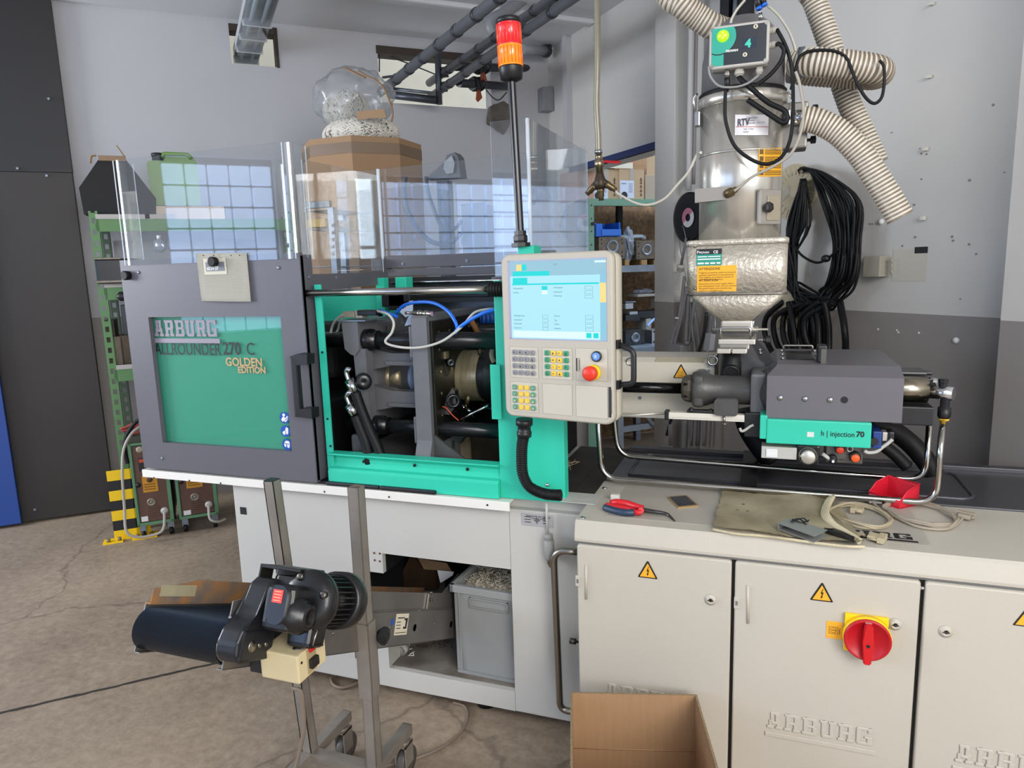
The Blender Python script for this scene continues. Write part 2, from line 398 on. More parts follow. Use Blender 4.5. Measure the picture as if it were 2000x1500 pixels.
ub(m, RU-.035, RU+.05, p1+.02, p2, 0, DZ+.003); ub(m, RU-.13, RU+.05, p2+.03, 3, 0, DZ+.003)
for f in list(m.bm.faces)[nf:]: f.material_index = 1
setting('wall_pilaster', m, [wall_r, grey_wall])
# ceiling with shallow ribs
m = UM(); ub(m, -6.5, RU+.1, LV-.1, 3.5, CZ, CZ+.1); ceil = setting('ceiling', m, ceil_w)
for v in (-4.85, -3.6, -2.3, -1.0): obj('ceiling_rib', ub(UM(), -6, RU, v, v+.10, CZ-.03, CZ+.02, .02), ceil_w, ceil)
# window wall behind the photographer: its glass blocks mirror in the guards
WU = -4.7
m = UM()
wb0, wb1, wz0, wz1 = -5.6, 3.0, 1.05, 2.75
ub(m, WU-.2, WU, LV, 3.5, 0, wz0); ub(m, WU-.2, WU, LV, 3.5, wz1, CZ); 
cuts = [(-2.86, -1.84), (-1.80, -1.52), (-1.46, 1.6)]
pv = LV
for c0, c1 in cuts: ub(m, WU-.2, WU, pv, c0, wz0, wz1); pv = c1
ub(m, WU-.2, WU, pv, 3.5, wz0, wz1)
setting('wall_window', m, white_wall)
gb = mat('glass_block_daylit', 'b9cbe6', .12, emit=3.4, ecol='a9c3ec', var=.35, vs=9, bump=.6, bs=30)
bs_ = .184; proto = None
for wi, (c0, c1) in enumerate((cuts[0], cuts[2])):
    m = UM(); ub(m, WU-.15, WU-.12, c0, c1, wz0, wz1)
    win = obj('window_%d' % (wi+1), m, mat('mortar', '3a3f46', .9)); win['kind'] = 'structure'
    nv = int((c1-c0)/.2); nz = int((wz1-wz0)/.205)
    for i in range(nv):
        for j in range(nz):
            if proto is None:
                mm = M(); mm.box((-.04, -bs_/2, -bs_/2), (.04, bs_/2, bs_/2), .012); proto = obj('glass_block', mm, gb); me = proto.data; bpy.data.objects.remove(proto); proto = me
            o = bpy.data.objects.new('glass_block', proto); COL.objects.link(o); o.parent = win
            o.matrix_world = Matrix.Translation(W(WU-.1, c0+.1+i*.2, wz0+.1+j*.205)) @ UVM
m = UM(); ub(m, WU-.14, WU-.13, cuts[1][0], cuts[1][1], wz0, wz1); win = obj('window_3', m, mat('daylight_pane', 'e6f2fb', .1, emit=7, ecol='e2f1ff')); win['kind'] = 'structure'
m = UM()
for z in (wz0, (wz0+wz1)/2-.02, wz1-.04): ub(m, WU-.13, WU-.06, cuts[1][0], cuts[1][1], z, z+.04)
for v in (cuts[1][0], cuts[1][1]-.04): ub(m, WU-.13, WU-.06, v, v+.04, wz0, wz1)
obj('window_frame', m, mat('frame_white', 'c9cdd2', .5), win)
# next room
m = UM(); ub(m, RU+.1, 6.6, LV-.1, LV-.04, 0, 2.5); setting('wall_far', m, mat('osb_board', '8a6844', .8, var=.6, vs=26, col2='4f3a26', bump=.3, bs=60, stretch=(1, 1, 1)))
m = UM(); ub(m, RU+.1, 6.6, LV-.12, LV-.1, 2.0, 4); ub(m, 6.5, 6.6, LV, 0, 0, 4); setting('wall_next_room', m, white_wall)
# big dark sliding panel and blue door at the far left
e = uvz(at(225, 993, L=.06)).x
m = UM(); ub(m, -4.4, e, LV+.005, LV+.06, 2.30, CZ-.01); sd = setting('door_1', m, mat('dark_panel_upper', '1d1c1f', .5, var=.15, vs=3))
obj('lower_panel', ub(UM(), -4.4, e-.002, LV+.004, LV+.066, .02, 2.296), mat('dark_panel_lower', '2b2624', .5, var=.15, vs=3), sd)
m = UM()
for (x, y) in ((95, 193), (34, 329), (91, 343), (68, 995)):
    p = uvz(at(x, y, L=.07)); m.cyl((p.x, -LV-.05, p.z), (p.x, -LV-.075, p.z), .008, seg=10)
obj('rivet', m, galv, sd)
e2 = uvz(at(42, 1018, L=.1)).x
m = UM(); ub(m, -2.6, e2, LV+.07, LV+.11, .02, 2.1, .004); setting('door_2', m, mat('blue_door', '1b3f86', .45))

# ------------------------------------------------------------------ far shelf and what is on it
SV = -5.03
def sp(px, py, dv=0): return uvz(hit(px, py, VD*(SV+dv), VD))
def sbox(m, x0, y0, x1, y1, dep, dv=0, bev=.002):
    a, b = sp(x0, y1, dv), sp(x1, y0, dv); ub(m, a.x, b.x, SV+dv-dep, SV+dv, a.z, b.z, bev); return m
sgreen = mat('shelf_frame_green', '6f9a86', .5, var=.1, vs=8)
zt, zm, zb = 2.125, 1.59, 1.0
t = thing('storage_rack', 'green and grey steel rack in the next room behind the opening', 'shelf', W(3.3, -5.28, 0))
a = sp(1153, 400); u0 = sp(1148, 395).x
m = UM(); ub(m, u0, 4.2, SV-.5, SV, zt-.012, zt); ub(m, u0, 4.2, SV-.02, SV+.004, zt-.055, zt-.012); obj('top_shelf', m, sgreen, t)
m = UM(); ub(m, u0, 4.2, SV-.5, SV, zm-.055, zm); obj('middle_shelf', m, galv, t)
m = UM(); ub(m, u0, 4.2, SV-.5, SV, .42, .46); obj('bottom_shelf', m, galv, t)
m = UM(); ub(m, u0, u0+.052, SV-.04, SV+.006, 0, zt); obj('post', m, sgreen, t)
m = M()
for y in (401, 427, 452, 478):
    p = hit(1155, y, VD*(SV+.006), VD); m.cyl(p, p+VD*.003, .006, seg=8)
obj('post_hole', m, black, t, kind='stuff')
p = hit(1157, 437, VD*(SV+.006), VD); obj('bolt', M().cyl(p, p+VD*.02, .014, seg=12), black, t)
for (x0, x1) in ((1282, 1285), (1292, 1294)):
    for q in ((zm, zt-.05), (.46, zm-.05)):
        c = sp(x0, 500, -.45); c2 = sp(x1, 500, -.45); obj('rear_post', ub(UM(), c.x, c2.x+.01, SV-.46, SV-.44, q[0], q[1]), galv, t)
c0, c1 = sp(1272, 470, -.3), sp(1294, 470, -.3)
obj('side_post', ub(UM(), 3.42, 3.47, SV-.5, SV-.46, 0, zt), dark, t)
def carton(x0, y0, x1, y1, dep, dv, label, mm=card2, lab=None, marks=None, grp=None):
    a, b = sp(x0, y1, dv), sp(x1, y0, dv)
    t = thing('carton', label, 'box', W((a.x+b.x)/2, SV+dv-dep/2, a.z), grp)
    obj('body', ub(UM(), a.x, b.x, SV+dv-dep, SV+dv, a.z, b.z, .003), mm, t)
    mid = (a.x+b.x)/2
    obj('tape', ub(UM(), mid-.02, mid+.02, SV+dv-.1, SV+dv+.0015, b.z-.16 if b.z-a.z > .2 else a.z+.02, b.z+.001), mat('packing_tape', 'a8a39a', .25), t)
    if lab:
        c, d = sp(lab[0], lab[3], dv), sp(lab[2], lab[1], dv)
        lb = obj('shipping_label', ub(UM(), c.x, d.x, SV+dv, SV+dv+.002, c.z, d.z), mat('label_bluish', 'c6d4ea', .5), t)
        m = UM(); w = d.x-c.x; h = d.z-c.z
        for i in range(5): ub(m, c.x+w*.62, c.x+w*.9, SV+dv+.002, SV+dv+.003, c.z+h*(.35+.11*i), c.z+h*(.39+.11*i))
        ub(m, c.x+w*.1, c.x+w*.45, SV+dv+.002, SV+dv+.003, c.z+h*.8, c.z+h*.86)
        o = at(*lab[:2], d=1)
        obj('printed_line', m, inkb, lb, kind='stuff')
        m = UM(); m.cyl((c.x+w*.3, -(SV+dv+.002), c.z+h*.16), (c.x+w*.3, -(SV+dv+.004), c.z+h*.16), w*.22, seg=16); obj('printed_disc', m, ink, lb)
    if marks:
        m = UM()
        for i, (mx_, my) in enumerate(marks):
            q = sp(mx_, my, dv); ub(m, q.x-.011, q.x+.011, SV+dv, SV+dv+.002, q.z-.002, q.z+.003); ub(m, q.x-.004, q.x+.004, SV+dv, SV+dv+.002, q.z, q.z+.02)
        obj('handling_mark', m, mat('print_brown', '4a3c30', .7), t, kind='stuff')
    return t
zz = 390
carton(1128, 332, 1160, zz+1, .3, -.02, 'carton half hidden behind the clear guard, leftmost on the rack', mat('card_pinkish', 'b99585', .85))
carton(1160, 331, 1208, zz, .3, -.03, 'brown carton with a white label under the brass tap', lab=(1159, 352, 1187, 388), marks=[(1200, 352), (1200, 358), (1200, 366), (1200, 374), (1200, 382)])
carton(1209.5, 331, 1258, zz, .3, -.02, 'brown carton with a white label and red writing, right of the tap', lab=(1211, 353, 1238, 387), marks=[(1252, 352), (1252, 358), (1252, 366), (1252, 374), (1252, 382)])
carton(1260, 343, 1318, zz, .3, -.03, 'plain sealed carton standing beside the white column, lower of two', mat('card_grey', 'a89c8c', .85))
carton(1263, 306, 1318, 342, .3, -.05, 'carton with a strip of tape, on top of the plain one')
t = carton(1176, 311, 1235, 327.5, .3, -.02, 'flat red and white box lying on top of the cartons', mat('red_carton', 'd9765f', .7))
obj('white_band', sbox(UM(), 1174, 318, 1236, 327.8, .31, -.016), paper, t)
m = UM(); sbox(m, 1200, 327.8, 1258, 330.5, .3, -.02); solo('cardboard_sheet', m, card, 'thin dark sheet lying between the flat box and the cartons', 'sheet')
# blue bin
a, b = sp(1165, 462), sp(1214, 434)
t = thing('storage_bin', 'bright blue open-fronted plastic bin on the rack, on a mould', 'bin', W((a.x+b.x)/2, SV-.15, a.z))
m = UM(); u0_, u1_, z0_, z1_ = a.x, b.x, a.z, b.z
ub(m, u0_, u1_, SV-.25, SV-.02, z0_, z0_+.008); ub(m, u0_, u0_+.012, SV-.25, SV-.02, z0_, z1_, .002); ub(m, u1_-.012, u1_, SV-.25, SV-.02, z0_, z1_, .002); ub(m, u0_, u1_, SV-.25, SV-.24, z0_, z1_)
obj('body', m, blue, t); m = UM(); ub(m, u0_+.05, u1_-.006, SV-.02, SV+.005, z0_+.006, z0_+(z1_-z0_)*.5, .003); obj('front_lip', m, mat('blue_light', '2c72d8', .4), t)
obj('front_wall', ub(UM(), u0_, u0_+.06, SV-.02, SV-.005, z0_, z1_-.01, .003), blue, t)
def mould(x0, y0, x1, y1, dv, label, mm, ring=True, dep=.16, holes=True, rc=None):
    a, b = sp(x0, y1, dv), sp(x1, y0, dv); c = (a+b)/2
    t = thing('steel_mould', label, 'mould', W(c.x, SV+dv-dep/2, a.z))
    obj('plate', ub(UM(), a.x, b.x, SV+dv-dep, SV+dv, a.z, b.z, .003), mm, t)
    r = min(b.x-a.x, b.z-a.z)*.31
    q = W(c.x, SV+dv, c.z)
    if rc: s_ = sp(*rc, dv); q = W(s_.x, SV+dv, s_.z)
    obj('locating_ring', M().lathe(q-VD*.02, VD, [(0, r), (.028, r), (.03, r*.93), (.03, r*.72), (.012, r*.55), (.012, r*.3), (.018, r*.28), (.018, r*.12), (.004, r*.1), (.004, 0)], 24), galv, t)
    m = M()
    for i in (-1, 1):
        for j in (-1, 1):
            for k in ((.40, .2), (.40, .38)):
                p = W(c.x+i*(b.x-a.x)*k[0], SV+dv, c.z+j*(b.z-a.z)*k[1]); m.cyl(p, p+VD*.002, .007, seg=10)
    obj('bolt_hole', m, black, t, kind='stuff')
    return t
st1 = mat('mould_steel_brown', '7b7165', .4, .8, var=.4, vs=30); st2 = mat('mould_steel_dark', '4a4e52', .4, .8, var=.3, vs=20); st3 = mat('mould_steel_bright', 'b7bfc8', .35, .7, var=.2, vs=20)
for bi, (x0, x1) in enumerate(((1190, 1200), (1221, 1229), (1253, 1264), (1277.5, 1288), (1296, 1304))):
    a, b = sp(x0, 517, -.02), sp(x1, 507, -.02)
    solo('wood_block', ub(UM(), a.x, b.x, SV-.22, SV-.02, zm, a.z+.04, .002), mat('pine', 'a98758', .7, var=.2, vs=20), 'small wooden block under the moulds on the middle shelf, '+('leftmost', 'second from left', 'middle', 'second from right', 'rightmost')[bi]+' of five', 'block', 'wooden blocks under the moulds')
mould(1170, 462, 1220, 507, -.02, 'brown steel mould with a wide ring, left end of the middle shelf', st1, rc=(1196, 482))
mould(1243, 469.5, 1283, 506.5, -.02, 'brown steel mould with a bright ring, centre of the middle shelf', st1)
mould(1284, 468, 1326, 507, -.06, 'steel mould with a dark sheet of film, right end of the middle shelf', st1)
def crumple(name, c, sx, sy, sz, mm, label, cat, seed, n=3, amp=.35):
    bm = bmesh.new(); bmesh.ops.create_icosphere(bm, subdivisions=n, radius=1); rn = random.Random(seed)
    for v in bm.verts:
        k = 1+rn.uniform(-amp, amp*.5); v.co = V((v.co.x*sx*k, v.co.y*sy*k, v.co.z*sz*(1+rn.uniform(-amp, amp)*.6)))
    m = M(); m.bm.free(); m.bm = bm; zmn = min(v.co.z for v in bm.verts); m.bm.transform(Matrix.Translation(V(c)+V((0, 0, -zmn)))@UVM.to_3x3().to_4x4())
    return solo(name, m, mm, label, cat)
film = mat('clear_film', 'c3d2e2', .15, alpha=.55, coat=.6, spec=.8)
p = sp(1232, 505, -.06); crumple('plastic_bag', W(p.x, SV-.1, zm), .05, .06, .14, film, 'crumpled clear plastic bag between the two moulds', 'bag', 1)
p = sp(1258, 463, -.06); solo('film_sheet', UM().tube([(sp(1222, 462).x, -(SV-.08), sp(1222, 462).z), (p.x, -(SV-.1), p.z+.01), (sp(1268, 464).x, -(SV-.08), sp(1268, 465).z)], .022, 8, smooth=5, flat=.5), film, 'strip of clear film draped over the central mould', 'film')
# bench below
t = thing('steel_bench', 'grey steel work bench below the rack in the next room', 'bench', W(3.35, -4.9, 0))
c0, c1 = uvz(at(1222, 657, z=1.0)), uvz(at(1303, 655, z=1.0))
zb = .93
ba = uvz(at(1222, 668, z=zb)); 
obj('bench_top', ub(UM(), 2.95, 4.4, SV-.35, SV+.22, zb-.05, zb, .003), mat('bench_steel', '7d8d9e', .4, .4, var=.25, vs=10), t)
for u in (3.02, 3.5, 4.2):
    for v in (SV+.17, SV-.3): obj('leg', ub(UM(), u, u+.05, v-.05, v, 0, zb-.05), galv, t)
obj('cross_rail', ub(UM(), 3.02, 4.2, SV+.12, SV+.15, .22, .27), galv, t)
obj('diagonal_brace', UM().tube([(3.05, -(SV+.16), .62), (3.5, -(SV+.16), .1)], .018, 6), galv, t)
obj('apron', ub(UM(), 3.0, 4.3, SV+.16, SV+.18, zb-.12, zb-.05), sgreen, t)
def bmould(x0, y0, x1, y1, label, mm):
    a, b = sp(x0, y1, .05), sp(x1, y0, .05); dz = zb-a.z
    t = thing('steel_mould', label, 'mould', W((a.x+b.x)/2, SV-.02, zb)); a.z += dz; b.z += dz; c = (a+b)/2; q = W(c.x, SV+.05, c.z)
    obj('plate', ub(UM(), a.x, b.x, SV-.1, SV+.05, a.z, b.z, .003), mm, t); r = (b.z-a.z)*.33
    obj('locating_ring', M().lathe(q-VD*.005, VD, [(0, r), (.018, r), (.02, r*.9), (.02, r*.5), (.006, r*.48), (.006, r*.2), (.01, r*.15), (.01, 0)], 24), galv, t)
    m = M()
    for i in (-1, 1):
        for j in (-1, 1): p = W(c.x+i*(b.x-a.x)*.4, SV+.05, c.z+j*(b.z-a.z)*.38); m.cyl(p, p+VD*.002, .009, seg=10)
    obj('bolt_hole', m, black, t, kind='stuff')
bmould(1222, 629, 1259, 661, 'dark steel mould with a flanged ring, left on the bench', st2)
bmould(1273.5, 628, 1312, 657, 'bright steel mould on the bench by the column', st3)
rn = random.Random(5)
for i, (x0, y0, x1, y1, mm, lb) in enumerate([
    (1246, 573, 1280, 580, lgrey, 'pale tray wrapped in crumpled film'), (1222, 588, 1242, 592, galv, 'thin steel plate on a small steel block'), (1222, 592, 1237, 604, st3, 'small steel block with drilled holes'),
    (1230, 608, 1246, 615, st3, 'short bright steel bar among the dark moulds'), (1247, 606, 1290, 622, st2, 'long dark mould half behind the others'), (1291, 604, 1312, 622, dark, 'dark grey block next to the column'),
    (1222, 614, 1250, 628, st2, 'dark mould plate behind the ringed mould'), (1292, 583, 1312, 603, paper, 'white paper bag standing by the column'), (1292, 556, 1312, 578, card2, 'carton corner standing on the lower shelf'), (1262, 622, 1272, 648, lgrey, 'small shiny mould insert between the two moulds')]):
    a, b = sp(x0, y1, -.12), sp(x1, y0, -.12)
    solo(('tray', 'steel_plate', 'steel_block', 'steel_bar', 'mould_plate', 'steel_block', 'mould_plate', 'paper_bag', 'carton', 'mould_insert')[i], ub(UM(), a.x, b.x, SV-.30+rn.uniform(-.03, .05), SV-.12, a.z, b.z, .004), mm, lb, ('tray', 'plate', 'block', 'bar', 'mould', 'block', 'mould', 'bag', 'box', 'mould')[i])
p = sp(1263, 570, -.15); crumple('film_heap', W(p.x, SV-.2, sp(1263, 574, -.12).z), .10, .06, .02, film, 'heap of crumpled clear film on the pale tray', 'film', 4)
solo('blue_film', UM().tube([(sp(1256, 636).x, -(SV+.06), sp(1256, 636).z), (sp(1272, 624).x, -(SV+.03), sp(1272, 624).z), (sp(1284, 620).x, -(SV+.02), sp(1284, 618).z), (sp(1281, 611).x, -(SV), sp(1281, 611).z)], .012, 8, smooth=5, flat=.4), mat('blue_film', '7fa6dc', .2, coat=.5), 'twisted blue and white film lying between the bench moulds', 'film')
# ================================================================== the moulding machine
Y0, YB = 2.12, 2.82
mach = thing('injection_moulding_machine', 'white, green and grey injection moulding machine filling the middle of the picture', 'machine', (-1.2, 2.5, 0))
m = M(); XL, XR = -1.965, 1.05
zo, zi, zn, zt0 = .126, .583, .505, .80
m.box((XL, Y0, .05), (-1.40, YB, zt0), .006)
m.box((-1.40, Y0, .05), (-1.307, YB, .27)); m.box((-1.40, Y0, zn), (-1.307, YB, zt0))
m.box((-1.307, Y0, .05), (-.805, YB, zo)); m.box((-1.307, Y0, zi), (-.805, YB, zt0))
m.box((-.805, Y0, .05), (XR, YB, zt0), .004); m.box((-1.41, YB-.02, .06), (-.80, YB, zt0))
m.box((XL+.03, Y0+.03, .8), (XR-.02, YB, .838))
base = obj('base_frame', m, mw, mach)
m = M(); m.box((-1.305, Y0+.02, zo), (-.806, YB-.02, zo+.003)); obj('recess_floor', m, mat('dirty_grey_sheet', '8d877d', .6, var=.35, vs=9, col2='5c5248'), mach)
m = M(); m.box((-1.40, Y0+.02, zi-.003), (-.806, YB-.02, zi)); m.box((-1.40, 2.62, .26), (-.806, 2.63, zi)); m.box((-1.40, 2.62, zo+.02), (-.806, 2.63, .26)); m.box((-1.399, Y0+.006, .272), (-1.397, 2.62, zn)); m.box((-1.399, Y0+.006, zn-.003), (-1.31, 2.62, zn-.001)); m.box((-1.306, Y0+.02, zn), (-1.303, 2.62, zi-.003)); obj('recess_shade', m, dark, mach)  # black sheets put in for the shade inside the opening
m = M(); a, b = at(469, 990, y=Y0), at(482, 1005, y=Y0); m.box((a.x, Y0-.002, b.z), (b.x, Y0+.002, a.z)); obj('square_hole', m, dark, mach)
m = M()
for (x, y) in ((731, 1080), (742, 1081), (732, 1094), (742, 1096)): p = at(x, y, y=Y0); m.cyl(p, p-V((0, .002, 0)), .004, seg=8)
obj('rivet_hole', m, mat('rust_dot', '5a3a26', .8), mach, kind='stuff')
for x in (-1.9, -.95, -.3, .9):
    for y in (2.2, 2.74): obj('levelling_foot', M().cyl((x, y, 0), (x, y, .05), .035, seg=16), black, mach)
# ledge that the guard slides on
m = M(); lx0, lx1 = -2.385, -.788
m.prism([(lx0, 2.082, .805), (lx0, 2.086, .805), (lx0, 2.086, .831), (lx0, 2.16, .831), (lx0, 2.16, .835), (lx0, 2.084, .835), (lx0, 2.082, .833)], (lx1-lx0, 0, 0))
led = obj('ledge', m, mat('ledge_white', 'e2dfd8', .35), mach)
m = M()
for px in (301, 370, 431, 634, 760, 952):
    p = at(px, 932+(px-277)*.082-1, y=2.082); m.cyl(p, p-V((0, .0015, 0)), .0035, seg=8)
obj('screw_hole', m, black, led, kind='stuff')
m = M(); m.box((-1.965, 2.16, .80), (-2.36, 2.62, .83)); obj('ledge_carrier', m, mat('ledge_white', 'e2dfd8'), mach)
a, b = at(640, 945, z=.838), at(850, 966, z=.838)
m = M(); m.box((a.x, 2.088, .836), ((a.x+b.x)/2, 2.108, .85), .005); m.box(((a.x+b.x)/2+.002, 2.088, .836), (b.x, 2.108, .85), .005)
m.box((-1.56, 2.1, .836), (a.x+.02, 2.14, .846)); obj('guide_rail', m, black, mach)
# type plate, cable and key on the white front
a, b = at(1018, 1001, y=Y0), at(1080, 1031, y=Y0)
pl = obj('centre_of_gravity_plate', M().box((a.x, Y0-.002, b.z), (b.x, Y0, a.z), .0008), mat('plate_silver', 'b4b3b6', .4, .3), mach)
m = M(); c = at(1049, 1016, y=Y0); c.y = Y0-.0025; m.torus(c, (0, 1, 0), .006, .0009, 16, 4); m.box(c-V((.012, .0005, .0006)), c+V((.012, .0005, .0006))); m.box(c-V((.0006, .0005, .012)), c+V((.0006, .0005, .012)))
for i in range(3): m.box((a.x+.012, Y0-.003, b.z+.012+i*.009), (a.x+.034, Y0-.002, b.z+.014+i*.009)); m.box((b.x-.034, Y0-.003, b.z+.012+i*.009), (b.x-.016, Y0-.002, b.z+.014+i*.009))
obj('plate_print', m, ink, pl)
text('plate_text', 'Schwerpunkt ohne Öffnung\nCentre of gravity', .0075, ink, tframe((c.x+.004, Y0-.0022, a.z-.010), *FRONT), pl, align='CENTER')
# white block between frame and cabinet
a, b = at(1093, 950, y=2.09), at(1095, 979, y=2.09)
m = M(); m.box((a.x, 2.09, b.z), (-.50, 2.19, .85), .006); obj('cable_duct', m, mw, mach)
# ---- green frame
xa, xb = -1.50, -.833
m = M(); m.prism([(xa, 2.10, .838), (xa, 2.10, .888), (xa, 2.108, .897), (xa, 2.125, .901), (xa, 2.135, .915), (xa, 2.135, .930), (xa, 2.128, .941), (xa, 2.105, .948), (xa, 2.105, .953), (xa, 2.15, .953), (xa, 2.15, .838)], (xb-xa, 0, 0))
gs = obj('green_sill', m, mgreen, mach)
for px, py in ((712, 914), (811, 921), (914, 929)):
    p = at(px, py, y=2.134); p.z = .923; obj('sill_screw', M().cyl(p, p-V((0, .004, 0)), .0055, seg=12), black, gs)
t0 = at(615, 556, y=2.12).z
m = M(); m.box((-1.515, 2.122, .845), (-1.488, 2.128, t0)); m.box((-1.515, 2.128, .845), (-1.511, 2.16, t0)); gp = obj('green_post', m, mgreen, mach)
for px, py in ((630, 688), (646, 871), (640, 818)):
    p = at(px, py, y=2.12); obj('post_screw', M().cyl(p, p-V((0, .003, 0)), .004, seg=10), black, gp)
zc = at(962, 548, y=2.12).z
m = M(); m.box((-.833, Y0, .836), (-.607, Y0+.045, zc), .003); m.box((-.833, Y0+.02, .84), (-.79, 2.5, zc), .003)
gc = obj('green_column', m, mgreen, mach)
p = at(1069, 947, y=Y0); obj('column_screw', M().lathe(p, (0, -1, 0), [(0, .007), (.003, .006), (.005, 0)], 12), chrome, gc)
a, b = at(957, 712, y=2.11), at(990, 820, y=2.11)
m = M(); m.box((a.x, 2.108, b.z), (-.815, 2.116, a.z), .002); obj('green_flap', m, mgreen, mach)
# bed right of the column
m = M(); m.box((-.605, 2.168, .839), (XR+.02, YB, .844), .002); m.box((-.735, 2.19, .839), (-.605, YB, .844)); bed = obj('bed_plate', m, mat('bed_dark', '35312d', .62, 0, var=.4, vs=9, bump=.05, bs=150, spec=.25), mach)
a = at(1190, 925, z=.85); 
m = M(); x0, x1 = -.52, 1.2
m.box((x0, 2.345, .846), (x1, 2.36, .856), .002); m.box((x0, 2.78, .846), (x1, 2.82, .862), .002); m.box((x0, 2.36, .842), (x1, 2.79, .847))
obj('drip_tray', m, mat('tray_dark', '4b4b50', .3, .35, bump=.05, bs=200), mach)
m = M(); path = bend([(-.46, 2.44, .848), (.62, 2.44, .848), (.62, 2.74, .848), (-.46, 2.74, .848), (-.46, 2.45, .848)], .05); m.tube(path, .006, 6); obj('tray_bead', m, mat('tray_dark', '4b4b50'), mach)
p0, p1 = at(1455, 940, z=.86), at(1488, 877, z=.86)
m = M(); m.box((p0.x-.015, 2.30, .862), (p1.x-.01, 2.80, .872), .002); m.box((p0.x-.015, 2.295, .846), (p1.x-.01, 2.301, .872)); obj('bridge_plate', m, black, mach)
# ---- inside the clamping space
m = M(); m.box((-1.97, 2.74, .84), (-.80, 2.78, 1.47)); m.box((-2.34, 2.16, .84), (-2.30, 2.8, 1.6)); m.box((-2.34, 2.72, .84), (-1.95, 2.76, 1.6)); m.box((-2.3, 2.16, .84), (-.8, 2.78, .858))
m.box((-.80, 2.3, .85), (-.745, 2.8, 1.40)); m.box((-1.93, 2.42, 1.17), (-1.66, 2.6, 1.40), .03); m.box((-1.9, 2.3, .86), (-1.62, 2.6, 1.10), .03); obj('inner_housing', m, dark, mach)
m = M(); a, b = at(640, 560, y=2.70), at(745, 680, y=2.70); m.box((a.x-.3, 2.695, 1.28), (-1.47, 2.70, 1.53)); m.box((-2.0, 2.695, 1.18), (-1.72, 2.70, 1.3))
obj('inner_green_sheet', m, mat('machine_green', '2fc4a6'), mach)
a = at(738, 545, y=2.62); b = at(757, 600, y=2.62)
m = M(); m.box((a.x, 2.60, b.z-.05), (b.x, 2.64, a.z+.005), .002); c, d = at(780, 541, y=2.62), at(803, 566, y=2.62); m.box((c.x, 2.58, d.z-.02), (d.x, 2.64, c.z), .004); m.box((b.x-.005, 2.62, d.z-.02), (c.x+.01, 2.64, d.z+.01)); obj('green_bracket', m, mgreen, mach)
def bar(name, px0, px1, py, y, r, mm, par=mach, seg=20):
    a, b = at(px0, py, y=y), at(px1, py, y=y); z = (at((px0+px1)/2, py, y=y)).z
    return obj(name, M().cyl((a.x, y, z), (b.x, y, z), r, seg=seg), mm, par)
tie = mat('tie_bar_black', '26272a', .22, .5)
def xcyl(name, x0, x1, y, z, r, mm, seg=24): return obj(name, M().cyl((x0, y, z), (x1, y, z), r, seg=seg), mm, mach)
zf = at(900, 665, y=2.26).z; zl = at(900, 838, y=2.26).z
xcyl('tie_bar', -1.62, -.80, 2.26, zf, .030, tie); xcyl('tie_bar', -1.50, -.80, 2.26, zl, .027, tie)
xcyl('tie_bar', -1.62, -.80, 2.64, zf, .030, tie); xcyl('tie_bar', -1.50, -.80, 2.64, zl, .027, tie)
for (x, z, r) in ((at(722, 665, y=2.26).x, zf, .041), (at(742, 820, y=2.26).x, zl, .036)): obj('tie_bar_nut', M().lathe((x-.03, 2.26, z), (1, 0, 0), [(0, r), (.045, r), (.05, r*.85), (.07, r*.85)], 24), blackg, mach)
# moving platen with its face towards the injection side
pa, pb = at(803, 640, y=2.19), at(836, 640, y=2.19); x0, x1 = pa.x, pb.x-.006
ztp = at(820, 617, y=2.19).z; zbt = at(815, 895, y=2.19).z
yk = at(945, 617, x=x1).y
m = M()
prof = [(2.19, 1.0), (2.19, ztp-.008), (2.198, ztp), (2.66, ztp), (2.67, ztp-.01), (2.67, 1.0), (2.62, .93), (2.62, .86), (2.18, .86), (2.16, .895), (2.16, .925)]
m.prism([(x0, y, z) for y, z in prof], (x1-x0, 0, 0))
m.box((x0-.02, 2.205, zf-.06), (x0, 2.33, zf+.055), .006); m.box((x0-.02, 2.205, zl-.05), (x0, 2.33, zl+.05), .006)
mp = obj('moving_platen', m, cast, mach)
m = M(); m.box((x1, 2.21, zl-.05), (x1+.012, 2.65, ztp-.02), .003); obj('platen_face', m, mat('platen_face_steel', '3b3832', .35, .7, var=.5, vs=12), mp)
m = M()
for dy in (.04, .13, .22, .31, .40):
    for z in (1.02, 1.08, 1.16, 1.24, 1.32, 1.38): m.cyl((x1+.012, 2.22+dy, z), (x1+.0145, 2.22+dy, z), .0065, seg=10)
obj('threaded_hole', m, mat('hole_rim', '8e8778', .3, .9), mp, kind='stuff')
m = M(); f0 = at(840, 690, x=x1); m.box((-1.13, 2.165, .86), (-1.02, 2.62, .875)); m.prism([(x1, 2.2, .86), (x1+.16, 2.2, .86), (x1+.13, 2.2, .93), (x1, 2.2, 1.02)], (0, .012, 0)); obj('platen_foot', m, castd, mach)
